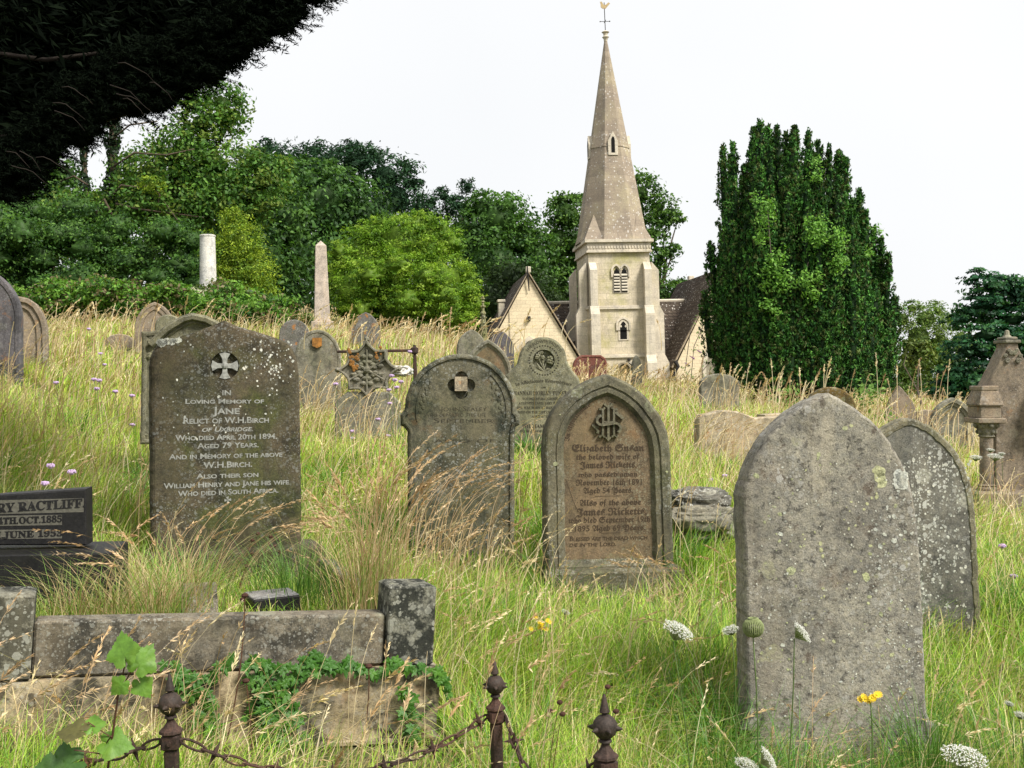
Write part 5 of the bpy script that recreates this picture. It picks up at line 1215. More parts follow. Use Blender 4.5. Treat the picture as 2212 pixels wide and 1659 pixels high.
tree('golden_conifer', 'bushy golden-green conifer standing left of the chapel', 'conifer', (880, 740, 40), [(860, 530, 40, 75, 62), (780, 570, 40, 62, 72), (930, 540, 40, 60, 70), (830, 620, 39, 95, 78), (940, 620, 39, 75, 80), (760, 640, 39, 55, 70), (980, 640, 40, 50, 66), (870, 680, 39, 100, 46), (745, 590, 40, 34, 50), (1000, 690, 40, 34, 36), (800, 505, 40, 36, 28), (895, 485, 40, 45, 25), (955, 500, 40, 28, 24), (965, 690, 39, 60, 40), (830, 488, 40, 26, 18), (925, 478, 40, 24, 18), (980, 530, 39.5, 30, 26), (1010, 610, 39.5, 28, 26), (1028, 655, 39.5, 24, 22), (735, 545, 39.5, 26, 26), (720, 610, 39.5, 26, 24), (860, 575, 37.6, 40, 30), (920, 600, 37.5, 36, 30), (800, 600, 37.6, 40, 30), (880, 650, 37.2, 44, 32), (960, 640, 37.6, 36, 30), (780, 670, 37.6, 36, 28)], 76000, .10, G_gold, lump=.42, lf=7, clump=.10, per=26, aspect=.4, core=.84, trunk=.3, group=None, shell=(.8, 1.03), ccol=None)
tree('broadleaf_tree', 'mid-green broadleaf wood edge filling the slope behind the ivy-clad tree', 'tree', (420, 700, 52), [(330, 430, 52, 80, 70), (430, 420, 52, 80, 80), (520, 440, 52, 80, 80), (600, 400, 53, 60, 60), (610, 480, 52, 60, 90), (420, 520, 51, 110, 80), (560, 560, 51, 90, 90), (250, 480, 52, 80, 70), (120, 440, 52, 80, 60), (20, 440, 52, 80, 70), (470, 620, 50, 120, 60), (130, 380, 52, 50, 40), (560, 350, 53, 40, 30), (610, 600, 52, 50, 70), (640, 650, 52, 50, 50), (560, 640, 51, 60, 50)], 34000, .24, [(.04, .10, .02), (.06, .14, .026), (.022, .06, .015), (.09, .185, .035)], lump=.3, lf=5, clump=.16, core=.75)
tree('ivy_clad_tree', 'tall loose tree with ivy-covered trunks below the black branches', 'tree', (240, 640, 38), [(480, 225, 38, 52, 46), (440, 265, 38, 60, 45), (505, 250, 38, 30, 40), (400, 320, 38, 75, 50), (330, 370, 38, 80, 55), (460, 355, 38, 90, 55), (560, 395, 38, 65, 45), (420, 440, 38, 120, 60), (580, 360, 38, 45, 26), (300, 450, 38, 90, 55), (500, 450, 38, 80, 50), (410, 210, 38, 34, 24), (180, 470, 38, 70, 60), (90, 520, 38, 90, 70), (550, 440, 38, 50, 40)], 34000, .15, [(.07, .17, .03), (.10, .22, .036), (.045, .11, .02), (.13, .26, .04), (.15, .22, .035)], lump=.35, lf=5.5, clump=.20, core=.45, trunk=.28, limbs=12, group=None, per=12)
# ivy-clad trunks of that tree
ivy_t = bpy.data.objects['ivy_clad_tree']
for (xa, ya, xb, yb, r) in ((246, 640, 242, 200, 15), (190, 600, 178, 240, 8)):
    f = Fol(); n = 2600 if r > 10 else 1100; t_ = rng.random(n); a = rng.random(n) * 2 * pi; pa = np.array(P(xa, ya, 37.8)); pb = np.array(P(xb, yb, 37.8)); k = 38 / FPX
    rad = (r * k) * (1 + .4 * np.sin(t_ * 23 + 2)) * rng.uniform(.6, 1.1, n); u = np.c_[np.cos(a), np.sin(a), np.zeros(n)]
    V, Q = leaves_at(pa + (pb - pa) * t_[:, None] + u * rad[:, None], u, .13, .8, .6); f.add(V, Q, np.repeat(pick_cols(n, G_dark), 4, 0)); o = f.build('ivy', M['leaf']); o.parent = ivy_t; o.matrix_parent_inverse = ivy_t.matrix_world.inverted()
    mb = MB(); mb.tube([P(xa, ya, 37.8), P((xa + xb) / 2 + 2, (ya + yb) / 2, 37.8), P(xb, yb, 37.8)], [r * k * .75, r * k * .6, r * k * .5], 8); o = mb.build('stem', M['bark'], None, True); o.parent = ivy_t; o.matrix_parent_inverse = ivy_t.matrix_world.inverted()
mb = MB()
for pts, r in (([(245, 470), (225, 430), (212, 445), (205, 480)], 3), ([(245, 420), (262, 400), (300, 405), (330, 398)], 2.5), ([(245, 360), (290, 330), (360, 335), (420, 322)], 2.5), ([(190, 400), (160, 380), (130, 392)], 2.2), ([(120, 560), (112, 600)], 2.5), ([(250, 440), (300, 452), (380, 462), (440, 470)], 2.5), ([(40, 600), (80, 540), (120, 500)], 2.5), ([(243, 300), (280, 270), (340, 262)], 2.2), ([(330, 400), (345, 420), (340, 450)], 2)):
    mb.tube([P(x, y, 36.6) for x, y in pts], [r * 38 / FPX * (1 - .15 * i) for i in range(len(pts))], 5)
o = mb.build('bare_branch', M['bark'], None, True); o.parent = ivy_t; o.matrix_parent_inverse = ivy_t.matrix_world.inverted()
hb = [(random.uniform(-110, 420), random.uniform(470, 640), random.uniform(32.5, 36), random.uniform(26, 52), random.uniform(20, 42)) for _ in range(62)]
hb = [(x, y + max(0, x - 250) * .25, d, a_, b_) for x, y, d, a_, b_ in hb] + [(170, 455, 36, 45, 34), (60, 460, 36, 50, 34), (-20, 500, 36, 60, 50)]
tree('holly_bush', 'dense glossy dark green bushes filling the slope under the black branches', 'bush', (120, 640, 34), hb, 46000, .10, [(.045, .115, .022), (.07, .165, .03), (.022, .06, .015), (.11, .22, .04)], lump=.4, lf=6, clump=.22, core=.98, trunk=.1, group=None, per=12)
tree('golden_shrub', 'yellow-green shrub behind the white broken column', 'shrub', (530, 680, 36), [(520, 520, 36, 42, 50), (490, 570, 36, 40, 60), (545, 590, 36, 42, 60), (560, 640, 36, 36, 40), (500, 470, 36, 22, 26), (440, 560, 35.5, 28, 50), (330, 400, 36.5, 24, 20)], 18000, .09, G_yel, lump=.4, lf=6, core=.55, clump=.16, aspect=.4, trunk=.08, group=None)
tree('elder_bush', 'elder bush with creamy flower heads at the foot of the white column', 'bush', (440, 690, 31), [(430, 665, 31, 60, 36), (500, 670, 31, 60, 36), (560, 680, 31, 50, 34), (390, 685, 30.5, 40, 30), (470, 628, 31.5, 34, 20), (610, 690, 31, 34, 22), (660, 700, 32, 40, 20)], 9000, .11, G_light, lump=.3, lf=6, clump=.2, trunk=.06, group=None)
eb = bpy.data.objects['elder_bush']; f = Fol(); 
for _ in range(26):
    c = np.array(P(random.uniform(385, 560), random.uniform(622, 670), 30.2)); n = 60; p_ = c + rng.normal(size=(n, 3)) * [.09, .09, .035]; V, Q = leaves_at(p_, np.tile([0, -.5, 1.], (n, 1)), .045, .9, .4); f.add(V, Q, np.repeat(pick_cols(n, [(.55, .55, .38)], var=.1), 4, 0))
o = f.build('flower_head', M['petal']); o.parent = eb; o.matrix_parent_inverse = eb.matrix_world.inverted()
# bramble bank: nobody could count the bushes in it
f = Fol(); bl = []
for i in range(56):
    x = -170 + i * 14 + random.uniform(-12, 12); y = 664 + random.uniform(-38, 24) + max(0, x - 330) * .09; bl.append((x, y, random.uniform(27, 30), random.uniform(24, 46), random.uniform(16, 34)))
crown(f, bl, 46000, .11, [(.09, .21, .025), (.13, .28, .035), (.04, .11, .018), (.18, .33, .05), (.19, .16, .08)], lump=.4, lf=6, clump=.25, per=10, core=.55)
tag(f.build('bramble_undergrowth', M['leaf']), kind='stuff')
# right side
tree('birch_tree', 'feathery light green tree just right of the yew', 'tree', (2010, 900, 58), [(1985, 740, 58, 60, 74), (2030, 760, 58, 60, 78), (1955, 850, 58, 60, 50), (2060, 850, 58, 70, 50), (2000, 690, 58, 46, 38), (2060, 790, 58, 45, 60), (1960, 800, 58, 50, 60), (2025, 672, 58, 22, 20), (2000, 850, 58, 80, 40), (1950, 690, 58, 30, 30), (2055, 690, 59, 26, 24), (1970, 665, 58, 20, 16), (2075, 740, 59, 40, 50), (2080, 800, 59, 40, 50)], 18000, .16, [(.11, .19, .04), (.15, .24, .05), (.08, .15, .03), (.19, .27, .06)], lump=.3, lf=6, clump=.17, aspect=.4, core=.55)
tree('sycamore_tree', 'dark blue-green layered tree at the far right with gaps of sky', 'tree', (2170, 900, 46), [(2150, 620, 46, 60, 30), (2105, 600, 46, 24, 18), (2200, 640, 46, 60, 34), (2120, 665, 46, 55, 28), (2180, 690, 46, 70, 30), (2080, 690, 46, 40, 24), (2130, 725, 45, 60, 26), (2200, 745, 45, 60, 34), (2090, 760, 45, 55, 28), (2150, 790, 45, 70, 32), (2060, 810, 45, 45, 28), (2110, 835, 45, 80, 34), (2190, 820, 45, 60, 40), (2260, 700, 46, 60, 100), (2050, 850, 45, 40, 28), (2130, 868, 45, 100, 24)], 26000, .19, G_blue, lump=.25, lf=5, clump=.22, flat=.5, upb=.8, spread=.45, per=16, core=.55, group=None)
tree('leafy_bush', 'light green leafy bush low down between the yew and the layered tree', 'bush', (1990, 920, 34), [(1990, 770, 40, 22, 34), (1960, 760, 40, 16, 24)], 1500, .16, G_light, lump=.3, clump=.3, core=0, trunk=.05, group=None)
f = Fol(); crown(f, [(x, 860 + random.uniform(-14, 10), 88, 90, 50) for x in range(1400, 2700, 90)] + [(x, 690 - (800 - x) * .1, 92, 120, 70) for x in range(-1200, 1300, 120)], 26000, .4, G_dark + G_mid, lump=.25, lf=5, clump=.15)
tag(f.build('distant_woods', M['leaf']), kind='stuff')

# ------------------------------------------------------------------ Irish yew: a sheaf of upright columns
D_Y = 30.0; KY = D_Y / FPX
def TY(X, Y): return (1438 + .3668 * X, 221.2 + .3668 * Y)
yc0 = P(1735, 905, D_Y); yewroot = empty('yew_tree', Vector((yc0.x, yc0.y, g1(yc0.x, yc0.y))), 'large dark Irish yew of many upright pointed columns right of the chapel', 'yew', None)
f = Fol(); cols_y = [(.032, .10, .020), (.05, .15, .027), (.016, .055, .014), (.08, .19, .034), (.075, .10, .03)]
tips = [(335, 262, 40), (395, 247, 44), (518, 152, 44), (557, 112, 50), (655, 148, 50), (708, 185, 40), (757, 148, 52), (842, 172, 50), (897, 235, 44), (957, 262, 36), (1020, 295, 60), (1062, 330, 44), (1140, 518, 52), (1175, 640, 50), (1270, 805, 44), (1310, 900, 40), (263, 832, 38), (228, 1120, 40), (600, 150, 50), (460, 380, 46), (330, 790, 40), (1350, 1150, 44), (1225, 740, 40)]
def env(X):
    xs = [230, 330, 400, 500, 560, 760, 900, 1020, 1140, 1270, 1350]; ys = [1100, 420, 300, 190, 150, 170, 260, 320, 540, 820, 1150]; return np.interp(X, xs, ys)
colz = [(x, y, r, 0) for x, y, r in tips]
for _ in range(105):
    X = random.uniform(290, 1330); t_ = env(X) + 40 + random.random() ** .9 * 950; colz.append((X, min(t_, 1480), random.uniform(34, 54), 1))
cw = 800
for (X, Y, r, inner) in colz:
    hw_ = 560; u = (X - cw) / hw_; depth = sqrt(max(.05, 1 - min(1, u * u))) * 2.5
    ylow = 1600
    if inner: yo = -depth * min(1.0, .35 + (Y - env(X)) / 700) + random.uniform(-.15, .15)
    else: yo = random.uniform(-.8, .8) * depth * .5
    tip = P(*TY(X, Y), D_Y + yo); Xb = cw + (X - cw) * .93 if abs(u) > .6 else X + random.uniform(-20, 20); bot = P(*TY(Xb, min(1680, Y + 900) if X > 300 else min(1640, Y + 380)), D_Y + yo * 1.02)
    Hc = (tip - bot).length; R = r * .3668 * KY; n = int(2500 * (Hc / 3.5) * (R / .2) * (1.0 if inner else 1.25)) + 200
    t_ = rng.random(n) ** .85; prof = np.minimum(1, ((1 - t_) * 3.2) ** .75) * (1 + .18 * np.sin(t_ * Hc * 9 + X)); a = rng.random(n) * 2 * pi; sh = rng.uniform(.74, 1.04, n)
    per = 9; nc = n // per; t_ = t_[:nc]; a = a[:nc]; sh = sh[:nc] * 1.0; prof = prof[:nc]
    U = np.c_[np.cos(a), np.sin(a), np.zeros(nc)]; lum = 1 + .16 * noise3(np.c_[np.cos(a), np.sin(a), t_ * Hc * 2.6], 1.7, X)
    ax = (np.array(tip) - np.array(bot)); cen = np.array(bot) + ax * t_[:, None] + U * (R * prof * sh * lum)[:, None]
    cen[:, 2] += 0; kk = np.repeat(np.arange(nc), per); tq = rng.random(nc * per); dirc = U[kk] * .5 + np.array([0, 0, 1.0]) + rng.normal(size=(nc, 3))[kk] * .3
    pos = cen[kk] + dirc * (tq * .085)[:, None] + rng.normal(size=(nc * per, 3)) * .03 * (1.15 - tq)[:, None]
    V, Q = leaves_at(pos, U[kk], .084, .44, 1.0, axis=dirc + rng.normal(size=(nc * per, 3)) * .5)
    cc = pick_cols(nc * per, cols_y, rng.integers(0, 5, nc)[kk], .2) * random.uniform(.7, 1.45) * (1 + .2 * rng.normal(size=(nc, 1)))[kk].clip(.5, 1.6); f.add(V, Q, np.repeat(cc.clip(.003, 1), 4, 0))
    # core
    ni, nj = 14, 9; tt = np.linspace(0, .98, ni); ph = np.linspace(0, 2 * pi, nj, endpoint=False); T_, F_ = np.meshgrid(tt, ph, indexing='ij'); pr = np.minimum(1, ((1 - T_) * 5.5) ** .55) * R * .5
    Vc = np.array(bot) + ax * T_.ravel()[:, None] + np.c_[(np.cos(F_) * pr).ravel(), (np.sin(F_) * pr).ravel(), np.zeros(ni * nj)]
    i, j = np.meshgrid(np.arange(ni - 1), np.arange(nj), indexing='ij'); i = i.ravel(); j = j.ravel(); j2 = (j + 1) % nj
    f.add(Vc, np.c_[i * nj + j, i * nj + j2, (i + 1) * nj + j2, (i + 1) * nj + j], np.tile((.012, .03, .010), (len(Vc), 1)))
bl = [(*TY(X, Y), D_Y + .2, 30 + r * .37, r * .5) for X, Y, r in ((800, 1350, 330), (560, 1300, 200), (1060, 1300, 220), (800, 900, 260), (720, 620, 110), (960, 760, 100), (520, 1000, 130), (1060, 1000, 130), (800, 1540, 260), (500, 1520, 150), (1100, 1520, 170))]
crown(f, bl, 9000, .12, cols_y, lump=.1, clump=.1, core=.6)
o = f.build('crown', M['needle']); o.parent = yewroot; o.matrix_parent_inverse = yewroot.matrix_world.inverted()
mb = MB()
for k in range(6): a = P(1700 + k * 14, 915, D_Y); b = P(*TY(500 + k * 110, 900), D_Y); mb.tube([a, a.lerp(b, .5), b], [.14, .1, .04], 7)
o = mb.build('trunk', M['bark'], None, True); o.parent = yewroot; o.matrix_parent_inverse = yewroot.matrix_world.inverted()
sh = empty('climbing_shrub', P(1700, 900, D_Y - 2.7), 'bright green leafy climber growing up through the front of the dark yew', 'climber')
f = Fol()
for (X, Y, r, n) in ((600, 620, 40, 120), (575, 690, 45, 150), (560, 800, 35, 90), (650, 930, 60, 200), (610, 980, 50, 140), (690, 1050, 60, 260), (590, 1080, 30, 70), (885, 790, 55, 240), (900, 720, 40, 120), (1020, 790, 45, 160), (1020, 850, 35, 80), (1010, 960, 50, 200), (1050, 940, 30, 80), (820, 1050, 45, 150), (870, 1130, 35, 110), (600, 1190, 35, 110), (890, 430, 40, 90), (890, 350, 25, 40), (530, 560, 30, 50), (1190, 880, 30, 50), (900, 1020, 30, 60), (840, 700, 30, 40), (1250, 760, 30, 60), (640, 1230, 25, 50)):
    u = (X - cw) / 560; yo = -sqrt(max(.05, 1 - u * u)) * 2.5 * (min(1.0, .35 + (Y - env(X)) / 700)) - .42; c = np.array(P(*TY(X, Y), D_Y + yo)); rr = r * .3668 * KY
    p_ = c + rng.normal(size=(n, 3)) * [rr * .55, .08, rr * .6]; V, Q = leaves_at(p_, np.tile([0, -.6, .7], (n, 1)), .10, .45, .6); f.add(V, Q, np.repeat(pick_cols(n, [(.15, .33, .045), (.20, .39, .06), (.11, .26, .035)]), 4, 0))
f2 = f.build('foliage', M['leaf']); f2.parent = sh; f2.matrix_parent_inverse = sh.matrix_world.inverted()
mb = MB()
for pts in ([(840, 940), (825, 1000), (800, 1060), (790, 1300), (780, 1600)], [(1010, 900), (995, 960), (960, 1200), (900, 1600)], [(600, 640), (620, 900), (700, 1200), (760, 1600)]): mb.tube([P(*TY(x, y), D_Y - 2.55) for x, y in pts], .012, 5)
o = mb.build('stem', M['greybark']); o.parent = sh; o.matrix_parent_inverse = sh.matrix_world.inverted()
# small leafy sprigs at the yew's foot
for nm, lab, c, n, r in (('shrub_sprig', 'light green leafy shoots at the foot of the yew, beside the pink pointed headstone', (1880, 850), 130, 26), ('shrub_sprig', 'leafy shoots among seed heads at the left foot of the yew', (1700, 860), 110, 30), ('shrub_sprig', 'bright green weeds behind the shoulder of the lichen-crusted headstone', (1905, 905), 120, 26)):
    d = 24; c3 = np.array(P(*c, d)); f = Fol(); p_ = c3 + rng.normal(size=(n, 3)) * [r * d / FPX * .6, .15, r * d / FPX * .5]; V, Q = leaves_at(p_, np.tile([0, -.5, .8], (n, 1)), .14, .4, .6); f.add(V, Q, np.repeat(pick_cols(n, [(.13, .25, .05), (.18, .30, .07)]), 4, 0)); o = f.build(nm, M['leaf']); tag(o, lab, 'shrub', 'leafy shoots at the foot of the yew')

M['cneedle'] = leaf_mat('dark_needle', .04, .9, .03)
# ------------------------------------------------------------------ the black overhanging conifer, top left
rootp = P(-1500, 1000, 6.2); con = empty('overhanging_conifer', Vector((rootp.x, rootp.y, g1(rootp.x, rootp.y))), 'almost black conifer branches hanging in from above', 'conifer')
edge_pts = [(715, -60), (672, 4), (640, 22), (600, 52), (560, 84), (500, 124), (440, 160), (400, 196), (335, 226), (262, 250), (212, 268), (180, 300), (132, 322), (100, 362), (60, 402), (35, 432), (0, 445), (-200, 470), (-600, 500)]
ex = np.array([p[0] for p in edge_pts][::-1], float); ey = np.array([p[1] for p in edge_pts][::-1], float)
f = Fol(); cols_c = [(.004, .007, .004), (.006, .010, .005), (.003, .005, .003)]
def edge_y(x): return np.interp(x, ex, ey) - np.clip((420 - np.asarray(x)) / 420, 0, 1) * 22 + 7 * np.sin(np.asarray(x) * .045) + 5 * np.sin(np.asarray(x) * .113 + 1) + 4 * np.sin(np.asarray(x) * .31) + 6 * np.sin(np.asarray(x) * .071 + 2) - 10
def lim(x, y): return edge_y(x) - y           # >0 inside
# sprays: each a little drooping frond of fine needles
ns = 13000; xs = rng.uniform(-60, 715, ns); dd = rng.random(ns) ** 1.5 * 130 - 5; ys = edge_y(xs) - 4 - dd + rng.normal(size=ns) * 5; dep = rng.uniform(4.8, 6.0, ns)
keep = ys > -120; xs, ys, dep = xs[keep], ys[keep], dep[keep]; cnt = 40
base = np.array([tuple(P(x, y, d)) for x, y, d in zip(xs, ys, dep)]); n = len(base); dirv = np.tile([.80, .0, -.22], (n, 1)) + rng.normal(size=(n, 3)) * [.2, .5, .22]; dirv /= np.linalg.norm(dirv, axis=1)[:, None]
Ls = rng.uniform(.03, .08, n) + .10 * (rng.random(n) < .08); t_ = np.tile(np.linspace(0, 1, cnt), n); B_ = np.repeat(base, cnt, 0) + np.repeat(dirv * Ls[:, None], cnt, 0) * t_[:, None] + rng.normal(size=(n * cnt, 3)) * .004; ax = np.repeat(dirv, cnt, 0) + rng.normal(size=(n * cnt, 3)) * .5
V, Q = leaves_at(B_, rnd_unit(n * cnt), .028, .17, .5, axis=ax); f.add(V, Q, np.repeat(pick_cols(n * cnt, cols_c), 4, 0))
# needle bunches filling the inside, kept well behind the edge
n = 60000; xs = rng.uniform(-900, 740, n); ys = edge_y(xs) - 45 - rng.random(n) ** 1.2 * 900; dep = rng.uniform(5.0, 7.0, n)
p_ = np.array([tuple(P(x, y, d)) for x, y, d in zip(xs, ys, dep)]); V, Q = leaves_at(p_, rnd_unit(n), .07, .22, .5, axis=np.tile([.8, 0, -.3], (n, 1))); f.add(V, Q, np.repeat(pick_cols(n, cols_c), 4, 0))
crown(f, [(x, edge_y(x) - 62 - r * 1.04, 6.1, r, r) for x, r in ((560, 60), (500, 70), (430, 85), (360, 90), (290, 100), (210, 120), (130, 140), (60, 160), (0, 200), (-100, 260), (-300, 380), (-700, 600), (300, 220), (150, 330), (615, 40), (480, 170), (0, 420), (400, 300))], 60000, .05, cols_c, lump=.12, clump=.06, core=.9, aspect=.2)
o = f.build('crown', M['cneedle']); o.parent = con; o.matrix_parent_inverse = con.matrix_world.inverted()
mb = MB(); mb.tube([con.location - Vector((0, 0, .3)), con.location + Vector((0.1, 0, 3)), con.location + Vector((.3, 0, 9))], [.35, .28, .12], 10)
o = mb.build('trunk', M['bark'], None, True); o.parent = con; o.matrix_parent_inverse = con.matrix_world.inverted()
mb = MB()
for (a, b, c, r) in (((-900, 250), (100, 300), (380, 215), .02), ((-900, 0), (100, 130), (560, 70), .02), ((-900, 350), (-50, 380), (120, 330), .016), ((-900, 300), (-100, 330), (250, 245), .014)):
    mb.tube([P(*a, 5.6), P(*b, 5.2), P(*c, 5.1)], [r, r * .6, r * .15], 5)
for _ in range(12):
    x = random.uniform(0, 330); y = edge_y(x) - random.uniform(10, 120); k_ = random.uniform(8, 16); pts = [P(x + q * k_, y + q * q * 1.6 + 2 * sin(q * 2 + x), 4.5) for q in range(6)]; mb.tube(pts, [.0022, .002, .002, .0015, .001, .0008], 4)
M['drytwig'] = plain_mat('dry_twig', (.022, .016, .012), .9)
o = mb.build('branch', M['drytwig'], None, True); o.parent = con; o.matrix_parent_inverse = con.matrix_world.inverted()

# ------------------------------------------------------------------ grass
def blades(n, x, y, z, h, wd, bend, az, cols, segs=3):
    t_ = np.linspace(0, 1, segs + 1); up = np.stack([np.cos(az), np.sin(az)], 1); w_az = az + pi / 2 + rng.normal(size=n) * .5; wv = np.stack([np.cos(w_az), np.sin(w_az)], 1)
    lean = rng.normal(size=(n, 2)) * .10; V = np.empty((n, segs + 1, 2, 3)); 
    for i, t in enumerate(t_):
        off = up * (bend * h * t ** 2.2)[:, None] + lean * (h * t)[:, None]; zz = z + h * t * (1 - .35 * bend * t ** 1.5); ww = (wd * (1 - t ** 1.6 * .88))[:, None] * .5
        V[:, i, 0, :2] = np.c_[x, y] + off - wv * ww; V[:, i, 1, :2] = np.c_[x, y] + off + wv * ww; V[:, i, :, 2] = zz[:, None]
    Q = []
    base = np.arange(n)[:, None] * (segs + 1) * 2
    for i in range(segs): Q.append(np.stack([base[:, 0] + 2 * i, base[:, 0] + 2 * i + 1, base[:, 0] + 2 * i + 3, base[:, 0] + 2 * i + 2], 1))
    return V.reshape(-1, 3), np.vstack(Q), np.repeat(cols, (segs + 1) * 2, 0)
def bedmask(x, y): u, v = bed_uv(x, y); return (u > U0) & (u < U1) & (v > V0) & (v < V1), u, v
def wallzone(x, y): u, v = bed_uv(x, y); return (u > -klen - .6) & (u < .22) & (v > -.6) & (v < .1), (u > -klen - .6) & (u < .25) & (v >= -.05) & (v < .2)
def patch(x, y, s=1.0, seed=0): return noise3(np.c_[x, y, x * .3 - y * .4], .8 * s, seed)
def scatter(n, dmin, dmax, half=.64, power=1.0):
    uu = rng.random(n); d = np.exp(np.log(dmin) + uu * (np.log(dmax) - np.log(dmin))) if power == 1 else (dmin ** (1 - power) + uu * (dmax ** (1 - power) - dmin ** (1 - power))) ** (1 / (1 - power)); a = rng.uniform(-half, half, n); return d * np.sin(a), d * np.cos(a), d
GR = np.array([(.22, .42, .03), (.30, .52, .05), (.13, .28, .022), (.38, .56, .07)]); YG = np.array([(.47, .57, .09), (.58, .64, .15), (.38, .52, .07)]); ST = np.array([(.68, .56, .28), (.76, .66, .40), (.50, .37, .17), (.70, .58, .32)])
def grass_cols(n, x, y, d, dry):
    pg = patch(x, y, 1, 1) * .5 + patch(x, y, 3.3, 4) * .5; r = rng.random(n)
    a = GR[rng.integers(0, 4, n)]; b = YG[rng.integers(0, 3, n)]; c = ST[rng.integers(0, 4, n)]
    pst = np.clip(.15 + dry + .16 * pg, .04, .85); pyg = np.clip(.30 + .25 * (d > 8) + .2 * pg, .1, .7)
    out = np.where((r < pst)[:, None], c, np.where((r < pst + pyg * (1 - pst))[:, None], b, a)); return out * (1 + rng.normal(size=(n, 1)) * .22).clip(.35, 1.5)
def dryness(x, y, d): return np.interp(d, [2, 6, 12, 20, 30, 60], [-.02, .02, .12, .22, .42, .65])
V_, Q_, C_ = [], [], []; tot = 0
def addb(t3):
    global tot
    V_.append(t3[0].astype(np.float32)); Q_.append(t3[1] + tot); C_.append(t3[2].astype(np.float32)); tot += len(t3[0])
n = 300000; x, y, d = scatter(n, 2.3, 75); z = gz(x, y); inb, u, v = bedmask(x, y); wz, onw = wallzone(x, y)
h = rng.uniform(.22, .50, n) * (1 + .25 * patch(x, y, 1.4, 7)) * np.interp(d, [2, 4, 8, 14, 60], [.8, .85, .95, .85, 1.0]); h = np.where(wz, h * .4, h)
# shorter where the graves stand clear
for (px, py, dd_, r, kf) in ((1320, 1310, 6.3, .5, .6), (1800, 1640, 4.0, .75, .5), (2060, 1372, 5.6, .4, .6), (997, 1205, 7.1, .5, .55), (490, 1290, 5.9, .7, .45)):
    c = P(px, py, dd_); q = np.exp(-((x - c.x) ** 2 + (y - c.y) ** 2) / r ** 2); h = h * (1 - (1 - kf) * q)
for st_ in ALL_ST:
    if st_.d > 7:
        c = st_.root.location; q = np.exp(-((x - c.x * .97) ** 2 + (y - c.y * .97) ** 2) / (.55 + .02 * st_.d) ** 2); h = h * (1 - .65 * q)
keep = ~inb & ~onw & ~(wz & (rng.random(n) < .6)); x, y, z, d, h = x[keep], y[keep], z[keep], d[keep], h[keep]; n = len(x)
addb(blades(n, x, y, z - .02, h, np.maximum(.0042, .00085 * d) * rng.uniform(.7, 1.3, n), rng.uniform(.15, .95, n), rng.normal(size=n) * 1.1 + .3 + 2.0 * patch(x, y, 2.0, 9), grass_cols(n, x, y, d, dryness(x, y, d))))
# flattened thatch and rich green clumps
n = 26000; x, y, d = scatter(n, 2.6, 40); z = gz(x, y); inb, u, v = bedmask(x, y); wz, onw = wallzone(x, y); keep = ~inb & ~onw & ~(wz & (rng.random(n) < .5)) & (patch(x, y, 2.6, 21) > -.1); x, y, z, d = x[keep], y[keep], z[keep], d[keep]; n = len(x)
addb(blades(n, x, y, z, rng.uniform(.18, .42, n), np.maximum(.004, .0008 * d), rng.uniform(.9, 1.5, n), rng.normal(size=n) * .9 + 2.4 * patch(x, y, 1.6, 13), pick_cols(n, [(.62, .50, .27), (.48, .37, .19), (.36, .28, .14), (.70, .60, .38)], var=.2)))
for _ in range(90):
    dd = random.uniform(3.4, 11); aa = random.uniform(-.5, .5); cx0, cy0 = dd * sin(aa), dd * cos(aa)
    if bedmask(np.array([cx0]), np.array([cy0]))[0][0] or wallzone(np.array([cx0]), np.array([cy0]))[0][0]: continue
    nb_ = 150; xx = cx0 + rng.normal(size=nb_) * .09; yy = cy0 + rng.normal(size=nb_) * .09; addb(blades(nb_, xx, yy, gz(xx, yy), rng.uniform(.2, .42, nb_), np.full(nb_, max(.0055, .0009 * dd)), rng.uniform(.3, 1.1, nb_), np.arctan2(yy - cy0, xx - cx0), pick_cols(nb_, [(.06, .18, .02), (.09, .24, .03), (.13, .30, .04)], var=.15)))
# on the grave bed
n = 13000; u = rng.uniform(U0, U1, n); v = rng.uniform(V0 + .06, V1, n); keep = (rng.random(n) < np.clip(.35 + .9 * (v - V0) + .5 * noise3(np.c_[u, v, u], 4, 2), .15, 1)); u, v = u[keep], v[keep]; n = len(u); x = A.x + u * kx.x + v * ky.x; y = A.y + u * kx.y + v * ky.y
addb(blades(n, x, y, bed_z(u, v) - .01, rng.uniform(.07, .20, n) * np.clip(.5 + .45 * v, .5, 1.2), np.full(n, .0042), rng.uniform(.3, 1.1, n), rng.uniform(0, 6.28, n), grass_cols(n, x, y, np.full(n, 4.), .08)))
def tuft(px, py, d, n, hmin, hmax, spread, cols, bend=(.2, .8), wd=.0035, r=.08, az0=None, z=None):
    c = P(px, py, d); x = c.x + rng.normal(size=n) * r; y = c.y + rng.normal(size=n) * r; az = np.arctan2(y - c.y, x - c.x) + rng.normal(size=n) * .5
    zz = np.full(n, c.z) if z is None else np.full(n, z); addb(blades(n, x, y, zz, rng.uniform(hmin, hmax, n), np.full(n, wd), rng.uniform(*bend, n), az, pick_cols(n, cols, var=.15), 5))
tanc = [(.48, .36, .19), (.38, .27, .14), (.58, .47, .27), (.22, .32, .07), (.16, .28, .05), (.28, .36, .09)]
tuft(330, 1365, 4.25, 240, .15, .42, 0, tanc, (.3, 1.2), r=.10); tuft(240, 1360, 4.3, 160, .2, .42, 0, tanc, (.4, 1.2), r=.10); tuft(150, 1350, 4.2, 200, .12, .32, 0, tanc, (.3, 1.2), r=.12); tuft(395, 1330, 4.6, 260, .2, .45, 0, tanc, (.3, 1.0), r=.08)
